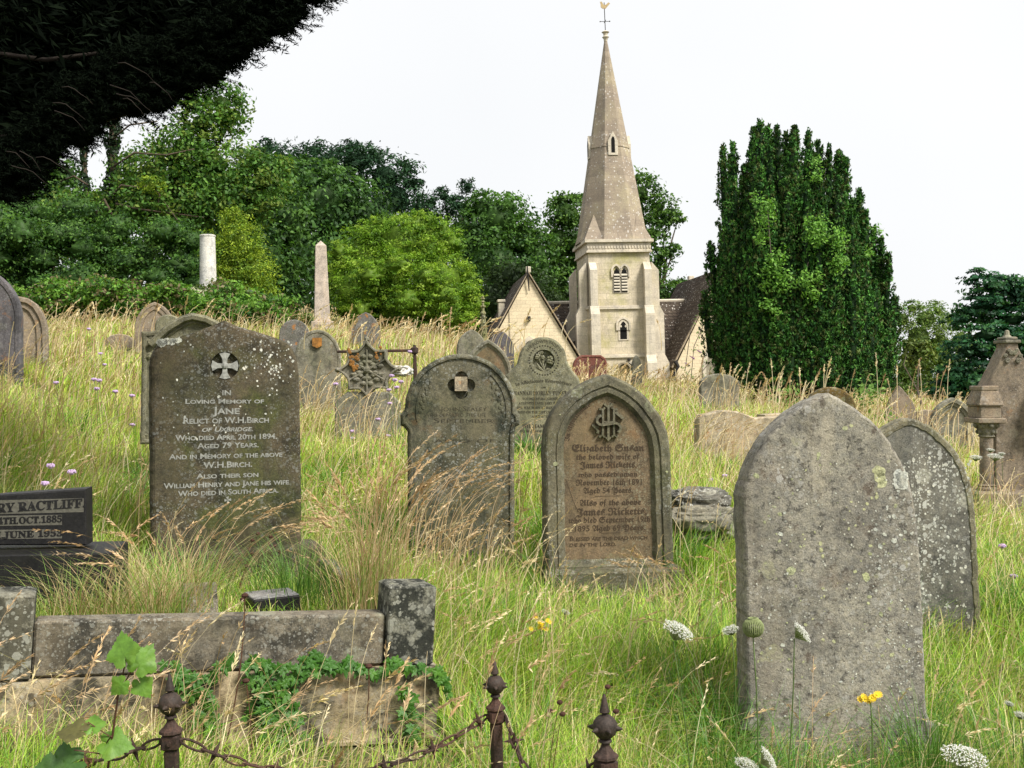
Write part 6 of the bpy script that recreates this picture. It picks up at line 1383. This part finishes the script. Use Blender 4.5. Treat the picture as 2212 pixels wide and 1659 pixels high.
tuft(815, 1322, 4.6, 110, .25, .62, 0, [(.42, .30, .15), (.50, .38, .20), (.24, .30, .07), (.20, .30, .06)], (.05, .45), r=.045); tuft(780, 1335, 4.5, 220, .25, .5, 0, tanc, (.2, .8), r=.06)
tuft(2010, 1680, 4.1, 200, .2, .4, 0, [(.08, .19, .03), (.12, .24, .04)], (.2, .8)); tuft(1560, 1680, 3.9, 120, .15, .36, 0, [(.07, .17, .025), (.11, .23, .035), (.15, .28, .05)], (.2, .9), r=.12); tuft(640, 1300, 5.0, 300, .2, .42, 0, [(.07, .17, .025), (.13, .25, .04)], (.3, .9), r=.14)
go = fast('grass', np.vstack(V_), np.vstack(Q_), np.vstack(C_), M['grass']); tag(go, kind='stuff'); V_, Q_, C_ = [], [], []; tot = 0

# seed-headed stems
def stems(x, y, z, H, az, bend, cols, d, plume=.16, nb=16, wd=.0022, drop=.6, sz=.020):
    n = len(x); segs = 6; t_ = np.linspace(0, 1, segs + 1); up = np.stack([np.cos(az), np.sin(az)], 1); wv = np.tile([1., .15], (n, 1))
    ww = np.maximum(wd, .0007 * d)
    def at(t): return np.c_[np.c_[x, y] + up * (bend * H * t ** 2.4)[:, None], z + H * (t - .42 * bend * t ** 3)]
    V = np.empty((n, segs + 1, 2, 3))
    for i, t in enumerate(t_):
        c = at(np.full(n, t)); w_ = (ww * (1 - .5 * t))[:, None] * .5; V[:, i, 0] = c; V[:, i, 1] = c; V[:, i, 0, :2] -= wv * w_; V[:, i, 1, :2] += wv * w_
    base = np.arange(n) * (segs + 1) * 2; Q = np.vstack([np.stack([base + 2 * i, base + 2 * i + 1, base + 2 * i + 3, base + 2 * i + 2], 1) for i in range(segs)])
    addb((V.reshape(-1, 3), Q, np.repeat(cols * .8, (segs + 1) * 2, 0)))
    # spikelets along the top part
    m_ = n * nb; tt = rng.uniform(1 - plume, 1.0, (n, nb)); idx = np.repeat(np.arange(n), nb); tf = tt.ravel()
    up2, b2, H2, x2, y2, z2 = up[idx], bend[idx], H[idx], x[idx], y[idx], z[idx]
    c = np.c_[np.c_[x2, y2] + up2 * (b2 * H2 * tf ** 2.4)[:, None], z2 + H2 * (tf - .42 * b2 * tf ** 3)]
    t2 = np.minimum(tf + .03, 1.05); c2 = np.c_[np.c_[x2, y2] + up2 * (b2 * H2 * t2 ** 2.4)[:, None], z2 + H2 * (t2 - .42 * b2 * t2 ** 3)]; ax = c2 - c; ax /= np.linalg.norm(ax, axis=1)[:, None] + 1e-9
    ax = ax + rng.normal(size=(m_, 3)) * .30 + np.c_[up2 * .15, -np.full(m_, .1)]; sc_l = sz * (1.25 - (tf - (1 - plume)) / plume * .6) * np.maximum(1, d[idx] * .09)
    pos = c + ax * (sc_l * .45)[:, None]
    ax /= np.linalg.norm(ax, axis=1)[:, None]; nn = rnd_unit(m_); b = np.cross(nn, ax); b /= np.linalg.norm(b, axis=1)[:, None] + 1e-9; L = sc_l[:, None]; W = L * .2
    Vv = np.stack([pos - ax * L * .5, pos + b * W * .5, pos + ax * L * .5, pos - b * W * .5], 1).reshape(-1, 3)
    addb((Vv, np.arange(m_ * 4).reshape(m_, 4), np.repeat(cols[idx] * rng.uniform(.75, 1.25, (m_, 1)), 4, 0)))
STC = np.array([(.68, .56, .33), (.58, .44, .24), (.74, .64, .42), (.48, .33, .18)])
n = 13500; x, y, d = scatter(n, 2.9, 60, power=1.0); z = gz(x, y); inb, u, v = bedmask(x, y); wz, onw = wallzone(x, y); keep = ~inb & ~onw & (rng.random(n) < np.clip(.55 + .5 * patch(x, y, 1.1, 3) + .2 * (d > 9), .1, 1)); keep &= ~np.logical_or.reduce([(np.hypot(x - s_.root.location.x * .97, y - s_.root.location.y * .97) < .5) & (rng.random(n) < .75) for s_ in ALL_ST]); keep &= ~((d < 4.6) & (rng.random(n) < .6)) & ~((d < 6.2) & (x > .2) & (rng.random(n) < .5)); x, y, z, d = x[keep], y[keep], z[keep], d[keep]; n = len(x)
stems(x, y, z, rng.uniform(.40, .78, n) * np.interp(d, [3, 8, 20], [.85, 1, 1.1]), rng.normal(size=n) * 1.2 + .2, rng.uniform(.1, .8, n), STC[rng.integers(0, 4, n)] * rng.uniform(.8, 1.15, (n, 1)), d)
TAN = np.array([(.55, .39, .22), (.45, .30, .16), (.64, .48, .30)])
def cluster(px, py, d, n, Hm, HM, az, azs, bend, r=.08, plume=.22, nb=34, cols=TAN, sz=.022, zup=0):
    c = P(px, py, d); x = c.x + rng.normal(size=n) * r; y = c.y + rng.normal(size=n) * r * .6; stems(x, y, np.full(n, c.z + zup), rng.uniform(Hm, HM, n), rng.normal(size=n) * azs + az, rng.uniform(*bend, n), cols[rng.integers(0, len(cols), n)] * rng.uniform(.8, 1.2, (n, 1)), np.full(n, d), plume, nb, .002, sz=sz)
cluster(815, 1322, 4.6, 34, .55, .92, .3, .9, (.05, .5), r=.06); cluster(800, 1322, 4.6, 18, .5, .75, pi, .5, (.1, .5), r=.05)
cluster(500, 1330, 5.3, 16, .62, .82, .1, .25, (.6, .95), r=.10); cluster(420, 1330, 5.2, 10, .5, .75, .2, .5, (.4, .9), r=.08); cluster(330, 1345, 4.3, 16, .35, .6, pi - .3, 1.2, (.2, .9), r=.1)
cluster(900, 1230, 6.4, 26, .65, .95, .2, .5, (.35, .85), r=.15); cluster(990, 1240, 6.6, 16, .55, .9, .1, .6, (.3, .8), r=.15)
cluster(960, 1300, 6.0, 24, .4, .7, .3, .6, (.2, .7), r=.16); cluster(560, 1700, 3.1, 12, .42, .68, .2, .7, (.1, .7), r=.4, zup=-.12, cols=STC); cluster(820, 1700, 3.1, 10, .38, .6, .2, .7, (.1, .7), r=.35, zup=-.12); cluster(80, 1690, 3.0, 16, .4, .62, .3, .6, (.15, .7), r=.2, zup=-.1)
cluster(1450, 1330, 6.2, 18, .35, .6, pi, .6, (.3, .9), r=.2); cluster(1120, 1560, 4.3, 10, .4, .7, .4, .6, (.4, .9), r=.2, cols=STC); cluster(1900, 1720, 3.9, 7, .35, .6, .4, .8, (.3, .8), r=.3, cols=STC); cluster(1480, 1480, 4.8, 14, .35, .55, .3, .9, (.4, .9), r=.4, cols=STC)
cluster(800, 960, 11.4, 26, .5, .75, .4, 1.0, (.2, .9), r=.4, cols=STC); cluster(700, 900, 15, 26, .6, .85, .4, 1.0, (.1, .6), r=.5, cols=STC); cluster(1290, 860, 24, 60, .5, .9, .2, 1.0, (.05, .4), r=1.0, cols=STC, sz=.03); cluster(1600, 985, 11.5, 36, .4, .7, .3, .6, (.4, .9), r=.4, cols=STC)
cluster(1640, 900, 19, 40, .6, 1.1, .3, 1.0, (.05, .3), r=.8, cols=STC, sz=.03); cluster(1900, 900, 20, 14, .7, 1.2, .3, 1.0, (.05, .25), r=1.0, cols=STC, sz=.03); cluster(2060, 960, 15.5, 30, .5, .85, .3, .8, (.1, .5), r=.4, cols=STC); cluster(900, 770, 22, 120, .6, .95, .1, .7, (.15, .7), r=1.6, cols=STC, sz=.03); cluster(120, 770, 15, 60, .5, .9, .3, .9, (.1, .5), r=1.2, cols=STC, sz=.03)
go = fast('seeding_grass', np.vstack(V_), np.vstack(Q_), np.vstack(C_), M['grass']); tag(go, kind='stuff')
# ------------------------------------------------------------------ single plants
def kids(root, o): o.parent = root; o.matrix_parent_inverse = root.matrix_world.inverted(); return o
def plant_stem(base, head, r=.0028, mat='stem', bow=.04):
    mb = MB(); m_ = base.lerp(head, .55) + Vector((bow, 0, 0)); pts = []
    for k in range(8):
        t_ = k / 7; pts.append(base * (1 - t_) ** 2 + m_ * 2 * t_ * (1 - t_) + head * t_ * t_)
    mb.tube(pts, [r * (1 - .05 * k) for k in range(8)], 5); return mb
M['stem'] = plain_mat('green_stem', (.10, .16, .04), .7, .3, 40); M['brownstem'] = plain_mat('brown_stem', (.10, .045, .025), .7, .3, 40)
M['white'] = plain_mat('white_petal', (.80, .80, .74), .8, .15, 80, 0, .2); M['yellow'] = plain_mat('yellow_petal', (.75, .52, .02), .7, .25, 80, 0, .2); M['lilac'] = plain_mat('lilac_petal', (.58, .42, .66), .8, .25, 90, 0, .2); M['seed'] = plain_mat('dark_seed_head', (.07, .03, .02), .9, .4, 60)
M['greenhead'] = plain_mat('green_umbel', (.24, .28, .12), .8, .3, 60)
def umbel(px, py, d, R, tilt, bpx, label, closed=False):
    head = P(px, py, d); b = P(bpx, py + 260, d + .05); b.z = g1(b.x, b.y); rt = empty('wild_carrot', b, label, 'wild carrot', 'wild carrot flowers in the foreground')
    nrm = Vector((sin(tilt), -.22, cos(tilt))).normalized(); e1 = nrm.cross(Vector((0, 1, 0))).normalized(); e2 = nrm.cross(e1)
    kids(rt, plant_stem(b, head - nrm * R * .8, .0026).build('stem', M['stem'], None, True))
    mb = MB(); rays = MB(); rnd = random.Random(px)
    if closed:
        for k in range(30):
            a = k * 2 * pi / 30; pts = [head - Vector((0, 0, R * .95))]
            for q in np.linspace(.25, 1.0, 6): ph = pi * (1 - q * .86); pts.append(head + Vector((cos(a) * sin(ph) * R, sin(a) * sin(ph) * R, -cos(pi - ph) * -R * .95 if False else R * .95 * cos(ph))))
            mb.tube(pts, .0017, 4); mb.sphere(pts[-1], .004, 5)
        for k in range(60):
            v = Vector((rnd.gauss(0, 1), rnd.gauss(0, 1), rnd.gauss(0, 1))).normalized(); mb.sphere(head + v * R * .72, .005, 5)
        kids(rt, mb.build('seed_cage', M['greenhead'], None, True)); return
    for k in range(64):
        rr = R * sqrt((k + .5) / 64); a = k * 2.39996; c = head + e1 * rr * cos(a) + e2 * rr * sin(a) + nrm * (.25 * R * (1 - (rr / R) ** 2) + rnd.uniform(-.002, .002))
        rays.tube([head - nrm * R * .7, c], .0009, 3)
        for q in range(10): a2 = rnd.random() * 6.28; r2 = rnd.random() ** .5 * R * .13; mb.sphere(c + e1 * r2 * cos(a2) + e2 * r2 * sin(a2) + nrm * rnd.uniform(-.002, .003), R * rnd.uniform(.018, .036), 4, 0, (1, 1, .7))
    kids(rt, mb.build('flower_head', M['white'], None)); kids(rt, rays.build('rays', M['greenhead'], None))
umbel(1466, 1362, 3.1, .046, .45, 1500, 'flat white wild carrot flower between the Ricketts stone and the blank one')
umbel(1578, 1361, 3.3, .026, -.3, 1560, 'small half-open white wild carrot head touching the left edge of the blank stone')
umbel(1733, 1367, 3.2, .036, .9, 1640, 'tilted white wild carrot flower in front of the blank stone')
umbel(1627, 1356, 3.1, .029, 0, 1606, 'green closed-up wild carrot seed head in front of the blank stone', True)
umbel(1612, 1652, 2.9, .032, .3, 1620, 'white wild carrot flower at the bottom edge, lower left of the blank stone')
umbel(1660, 1640, 2.9, .034, 1.0, 1660, 'steeply tilted wild carrot flower at the bottom edge, under the blank stone')
umbel(2083, 1636, 2.9, .060, .15, 2090, 'broad flat wild carrot flower in front of the dark lump of stone')
umbel(2108, 988, 9.0, .05, 0, 2112, 'white wild carrot flower on the left of the monument column'); umbel(2150, 986, 9.2, .065, .05, 2150, 'widest wild carrot flower in front of the monument column')
umbel(2140, 972, 9.3, .035, .1, 2146, 'topmost small wild carrot flower in front of the monument'); umbel(2164, 980, 9.2, .03, 0, 2160, 'rightmost small wild carrot flower in front of the monument')
umbel(2205, 1545, 3.6, .022, .2, 2205, 'small wild carrot flower in the grass at the right edge'); umbel(2180, 1520, 4.2, .018, .2, 2182, 'greyish wild carrot head a little above the one at the right edge')
umbel(1222, 1322, 5.2, .022, .5, 1215, 'tiny white wild carrot flower right of the ragwort below the Ricketts stone')
def ragwort(px, py, d, n, R, label, bpx):
    head = P(px, py, d); b = P(bpx, py + 200, d + .05); b.z = g1(b.x, b.y); rt = empty('ragwort', b, label, 'ragwort', 'yellow ragwort flowers'); kids(rt, plant_stem(b, head, .003).build('stem', M['stem'], None, True)); rnd = random.Random(px)
    for k in range(n):
        c = head + Vector((rnd.gauss(0, R), rnd.gauss(0, R * .5), rnd.gauss(0, R * .6) - .0)); mb = MB(); mb.sphere(c, .0042, 6)
        nr = Vector((rnd.uniform(-.4, .6), -.7, .6)).normalized(); e1 = nr.cross(Vector((0, 1, 0))).normalized(); e2 = nr.cross(e1)
        for q in range(10): a = q * .628; dr = e1 * cos(a) + e2 * sin(a); sd_ = nr.cross(dr); mb.add([c + dr * .004 - sd_ * .002, c + dr * .004 + sd_ * .002, c + dr * .012 + sd_ * .0018 + nr * .003, c + dr * .012 - sd_ * .0018 + nr * .003], [(0, 1, 2, 3)])
        kids(rt, mb.build('flower', M['yellow'], None)); 
ragwort(1165, 1345, 4.9, 11, .028, 'yellow ragwort flower cluster in the grass below the Ricketts stone', 1190); ragwort(1880, 1505, 3.5, 9, .014, 'yellow ragwort flower cluster in front of the blank stone', 1850); ragwort(790, 748, 22, 10, .10, 'distant yellow ragwort below the orange-topped stone near the golden tree', 790); ragwort(337, 1210 - 0 * 1, 22, 0, .1, '', 337) if False else None
# scabious
pos = [(203, 820), (209, 840), (214, 822), (285, 855), (286, 918), (249, 846), (226, 788), (192, 711), (217, 764), (121, 827), (109, 1007), (155, 1020), (97, 1045), (842, 872), (816, 906), (885, 760), (846, 812), (853, 821), (866, 825), (857, 837), (840, 843), (761, 932), (762, 947), (725, 830), (735, 798), (838, 942), (1536, 1037), (1700, 1060), (1566, 1028), (1512, 1075), (2165, 1180), (2190, 1245)]
where = ['in the meadow left of the Birch headstone', 'in the grass around the star-topped stone', 'in the grass right of the Ricketts stone']
proto = None
labs = ['highest', 'paler', 'small', 'round', 'nodding', 'faded', 'tall', 'fully open', 'half-open', 'pinkish', 'bluish', 'lowest', 'flattish']
cnt = {}
for i, (px, py) in enumerate(pos):
    if px > 2100: d = 6.5
    elif px > 1400: d = 9
    elif px > 700: d = 10.5 if py > 800 else 12
    else: d = {True: 5.6, False: 9.5}[py > 980] if py > 800 else 14
    head = P(px, py, d); b = Vector((head.x + .03, head.y, 0)); b.z = g1(b.x, b.y) 
    wi = 'in the meadow left of the Birch headstone' if px < 400 else ('beside the star-topped stone' if px < 1000 else ('in straw grass right of the Ricketts stone' if px < 2100 else 'at the right edge below the monument'))
    cnt[wi] = cnt.get(wi, 0) + 1
    rt = empty('scabious_flower', b, 'round lilac scabious flower ' + wi, 'flower', 'lilac scabious flowers ' + wi)
    if b.z > head.z - .1: b.z = head.z - .3; rt.location = b
    kids(rt, plant_stem(b, head, .0016 if d < 8 else .003, bow=.01).build('stem', M['stem'], None))
    mb = MB(); R = .017 + .0006 * d; rnd = random.Random(i); mb.sphere(head, R * .8, 8, 0, (1, 1, .9))
    for k in range(26):
        a = k * 2.4; e = rnd.uniform(-.1, .8); dv = Vector((cos(a) * cos(e), sin(a) * cos(e), sin(e) * .7)); mb.sphere(head + dv * R * .85, R * .32, 5)
    kids(rt, mb.build('flower_head', M['lilac'], None))
# dark knapweed seed heads
sh_ = [(1238 - 0, 105, 5.2), (1212, 135, 5.2), (1300, 118, 5.3), (1315, 163, 5.3), (1182, 258, 5.1), (1210, 200, 5.1), (1165, 420, 4.0), (1345, 190, 5.3)]
for (X, Y, d) in sh_:
    px, py = X * .45, 1106.2 + Y * .45; head = P(px, py, d); b = P(px - 50, py + 150, d); rt = empty('knapweed_stalk', b, 'dried brown knapweed seed head in front of the Birch headstone', 'seed head', 'dried knapweed heads in front of the Birch headstone'); kids(rt, plant_stem(b, head, .0015, bow=-.01).build('stem', M['brownstem'], None)); mb = MB(); mb.sphere(head, .011, 8, 0, (1, 1, .8)); kids(rt, mb.build('seed_head', M['seed'], None))
for (X, Y, d) in ((1195, 597, 3.6), (1105, 680, 3.6), (1222, 710, 3.5), (1735, 683, 3.4), (1655, 448, 3.5)):
    px, py = 940.3 + .225 * X, 1382.7 + .225 * Y; head = P(px, py, d); b = P(px - 25, py + 170, d); rt = empty('knapweed_stalk', b, 'dried brown knapweed seed head near the two right-hand iron posts', 'seed head', 'dried knapweed heads near the iron posts'); kids(rt, plant_stem(b, head, .0016, bow=-.01).build('stem', M['brownstem'], None)); mb = MB(); mb.sphere(head, .0105, 8, 0, (1, 1, .75)); kids(rt, mb.build('seed_head', M['seed'], None))

# sycamore seedling, left foreground
MAPLE = [(180, .12), (173, .48), (163, .55), (152, .66), (147, .60), (138, .66), (128, .62), (120, .60), (112, .60), (106, .58), (98, .76), (94, .72), (86, .90), (80, .80), (74, .82), (68, .78), (58, .76), (48, .70), (40, .78), (34, .76), (27, .84), (22, .80), (14, .98), (9, .94), (0, 1.18)]
IVYL = [(180, .16), (160, .42), (140, .62), (124, .5), (105, .42), (80, .68), (68, .78), (56, .58), (40, .42), (20, .66), (0, 1.1)]
def lobed(c, R, ang_, nrm, lobes=5, fold=.12, ser=True, notch=.5):
    "palmate leaf with pointed lobes and a folded midrib"
    tab = MAPLE if ser else IVYL
    nrm = Vector(nrm).normalized(); up = Vector((cos(ang_), 0, sin(ang_))); up = (up - nrm * up.dot(nrm)).normalized(); sd_ = up.cross(nrm)
    out = [(r, -radians(t_)) for t_, r in tab] + [(r, radians(t_)) for t_, r in tab[::-1][1:]]
    n = len(out); vs = [c]; k = R * 1.0
    for fr in (.5, 1.0):
        for (r, t_) in out: vs.append(c + up * (k * r * fr * cos(t_)) + sd_ * (k * r * fr * sin(t_)) + nrm * (R * fold * (abs(sin(t_)) * fr * r * 1.6 - fr * fr * r * 1.3 + .25 * fr * cos(t_ * 5))))
    fs = [(0, 1 + i, 2 + i) for i in range(n - 1)] + [(1 + i, 1 + n + i, 2 + n + i, 2 + i) for i in range(n - 1)]
    return vs, fs
def leafmat(name, col, vein):
    mt, t, b = new_mat(name); v = coords(t, 2); c = mixc(t, ramp(t, noise(t, v, 60, 5), .35, .65), col, tuple(x * .7 for x in col)); c = mixc(t, mul(t, ramp(t, noise(t, v, 14, 4), .5, .7), .5), c, vein)
    t.links.new(c, b.inputs['Base Color']); b.inputs['Roughness'].default_value = .5; tr = t.nodes.new('ShaderNodeBsdfTranslucent'); t.links.new(c, tr.inputs[0]); ms = t.nodes.new('ShaderNodeMixShader'); ms.inputs[0].default_value = .35
    bp = N(t, 'ShaderNodeBump', Strength=.5, Distance=.003); t.links.new(noise(t, v, 90, 4), bp.inputs['Height']); t.links.new(bp.outputs[0], b.inputs['Normal'])
    t.links.new(b.outputs[0], ms.inputs[1]); t.links.new(tr.outputs[0], ms.inputs[2]); t.links.new(ms.outputs[0], t.nodes['Material Output'].inputs[0]); return mt
M['syc'] = leafmat('sycamore_leaf', (.15, .31, .035), (.26, .40, .05)); M['sycd'] = leafmat('sycamore_leaf_dark', (.055, .14, .025), (.09, .18, .03)); M['sycr'] = leafmat('sycamore_leaf_reddish', (.14, .13, .04), (.20, .10, .04)); M['ivyleaf'] = leafmat('ivy_leaf', (.06, .19, .018), (.15, .33, .035))
base = P(235, 1720, 2.55); sy = empty('sycamore_seedling', base, 'young sycamore shoot with broad toothed leaves in the left foreground', 'seedling')
mb = plant_stem(P(222, 1740, 2.55), P(256, 1496, 2.5), .0035, bow=.0); kids(sy, mb.build('stem', M['brownstem'], None, True)); mb = MB()
for a, b in (((256, 1496), (278, 1400)), ((250, 1510), (300, 1420)), ((236, 1590), (190, 1560)), ((230, 1605), (240, 1590)), ((228, 1630), (160, 1620))): mb.tube([P(*a, 2.52), P(*b, 2.5)], .0018, 4)
kids(sy, mb.build('leaf_stalk', M['brownstem'], None))
for (px, py, R, a, nr, mt) in ((268, 1415, 48, 1.9, (-.2, -1, .35), 'syc'), (303, 1435, 44, .9, (.5, -1, .2), 'syc'), (262, 1478, 30, 3.9, (-.1, -1, .1), 'syc'), (305, 1478, 32, -1.0, (.2, -1, .3), 'syc'), (238, 1606, 46, -.2, (.1, -.9, .6), 'syc'), (166, 1578, 44, 2.9, (-.1, -.5, 1), 'sycr'), (200, 1570, 34, 1.6, (.1, -.6, .9), 'syc'), (150, 1650, 60, 3.6, (0, -.8, .6), 'sycd'), (110, 1668, 50, 3.3, (0, -.9, .6), 'sycd')):
    k = 2.5 / FPX; c = P(px, py, 2.5 + random.uniform(-.02, .02)); vs, fs = lobed(c, R * k, a, nr); b_ = MB(); b_.add(vs, fs); kids(sy, b_.build('leaf', M[mt], None, True))
# ivy on the wall
ivy = empty('ivy', kerb.matrix_world @ Vector((-.6, -.06, -.44)), 'ivy trailing over the plinth wall and along the joint under the kerb rail', 'ivy'); fm = MB(); sm_ = MB()
def KP(X, Y): return (X * .45, 1106.2 + .45 * Y)
def onwall(px, py):
    "meet the wall's front plane"
    Mi = kerb.matrix_world.inverted(); o_ = Mi @ Vector((0, 0, 0)); q = Mi @ P(px, py, 4); dv = q - o_; t_ = (-.045 - o_.y) / dv.y; return kerb.matrix_world @ (o_ + dv * t_)
wn_ = kerb.matrix_world.to_3x3() @ Vector((0, -1, 0))
paths = [([(820, 735), (850, 770), (900, 830), (960, 880), (950, 960), (990, 1010), (1060, 1060)], 40, 70), ([(900, 790), (1000, 800), (1060, 740), (1130, 670)], 22, 34), ([(960, 860), (1010, 940), (1000, 1060)], 45, 45), ([(1170, 740), (1230, 710), (1300, 740), (1400, 745), (1500, 690), (1530, 730), (1600, 740), (1680, 720), (1760, 760), (1830, 770), (1870, 710), (1960, 740), (2080, 750), (2110, 790)], 22, 170), ([(1230, 780), (1290, 850), (1260, 960), (1320, 1030), (1290, 1110), (1420, 1110)], 60, 210), ([(1330, 800), (1380, 900), (1330, 1000), (1440, 980)], 40, 90), ([(1500, 740), (1460, 760), (1380, 800)], 26, 40), ([(1920, 830), (1960, 900), (1930, 980), (2000, 960)], 20, 34), ([(1960, 1030), (1980, 1090)], 20, 16), ([(2090, 770), (2140, 820), (2150, 900)], 14, 14)]
rnd = random.Random(5)
for pts, spr, cntl in paths:
    pp = [onwall(*KP(*p)) + wn_ * .006 for p in pts]; sm_.tube(pp, .003, 5)
    for _ in range(cntl):
        i = rnd.randrange(len(pts) - 1); t_ = rnd.random(); X = pts[i][0] * (1 - t_) + pts[i + 1][0] * t_ + rnd.gauss(0, spr * .6); Y = pts[i][1] * (1 - t_) + pts[i + 1][1] * t_ + rnd.gauss(0, spr * .6)
        c = onwall(*KP(X, Y)) + wn_ * rnd.uniform(.008, .04); nr = wn_ + Vector((rnd.gauss(0, .35), 0, rnd.uniform(-.1, .7))); vs, fs = lobed(c, rnd.uniform(.016, .032), -pi / 2 + rnd.gauss(0, .7), nr, 5, .1, False, .62); fm.add(vs, fs)
kids(ivy, fm.build('foliage', M['ivyleaf'], None)); kids(ivy, sm_.build('stem', M['brownstem'], None))
# dock / long dry stalks crossing the wall
for i, (a, b, lab) in enumerate((((1070, 850), (1175, 400), 'thin reddish dead stalk crossing the kerb rail'), ((1185, 1190), (1180, 810), 'curved brown dead stalk with a seed head in front of the plinth wall'), ((1690, 1000), (1770, 740), 'short brown stalk with a seed head by the corner post'))):
    p0 = P(*KP(*a), 3.5); p0.z -= .2; p1 = P(*KP(*b), 3.5); rt = empty('dead_stalk', p0, lab, 'stalk'); kids(rt, plant_stem(p0, p1, .0026, bow=.03).build('stem', M['brownstem'], None)); mb = MB(); mb.sphere(p1, .012, 7, 0, (1, 1, .7)); kids(rt, mb.build('seed_head', M['seed'], None))
# buddleia by the right gable
bd = empty('buddleia', P(1540, 850, 40), 'thin buddleia sprays with purple spikes against the right gable wall', 'shrub'); mb = MB(); fl = MB(); f = Fol()
for (x0, y0, x1, y1) in ((1490, 850, 1525, 690), (1520, 850, 1535, 780), (1500, 850, 1490, 800), (1530, 850, 1555, 775), (1480, 800, 1520, 660)):
    a = P(x0, y0, 40); b = P(x1, y1, 40); m2 = a.lerp(b, .6) + Vector((-.2, 0, .1)); mb.tube([a, m2, b], .014, 4)
    n = 26; t_ = rng.random(n); p_ = np.array(a) * (1 - t_)[:, None] + np.array(b) * t_[:, None] + rng.normal(size=(n, 3)) * .12; V, Q = leaves_at(p_, np.tile([0, -1, .3], (n, 1)), .13, .35, .5); f.add(V, Q, np.repeat(pick_cols(n, [(.16, .25, .07)]), 4, 0))
for (x, y) in ((1500, 775), (1515, 762), (1545, 765), (1490, 790)): a = P(x, y, 40); fl.tube([a, a + Vector((-.18, 0, .12))], [.035, .01], 5)
kids(bd, mb.build('stem', M['greybark'], None)); M['purple'] = plain_mat('buddleia_flower', (.30, .14, .26), .8); kids(bd, fl.build('flower_spike', M['purple'], None)); kids(bd, f.build('foliage', M['leaf']))
# cobble the view layer once so every matrix is current
bpy.context.view_layer.update()
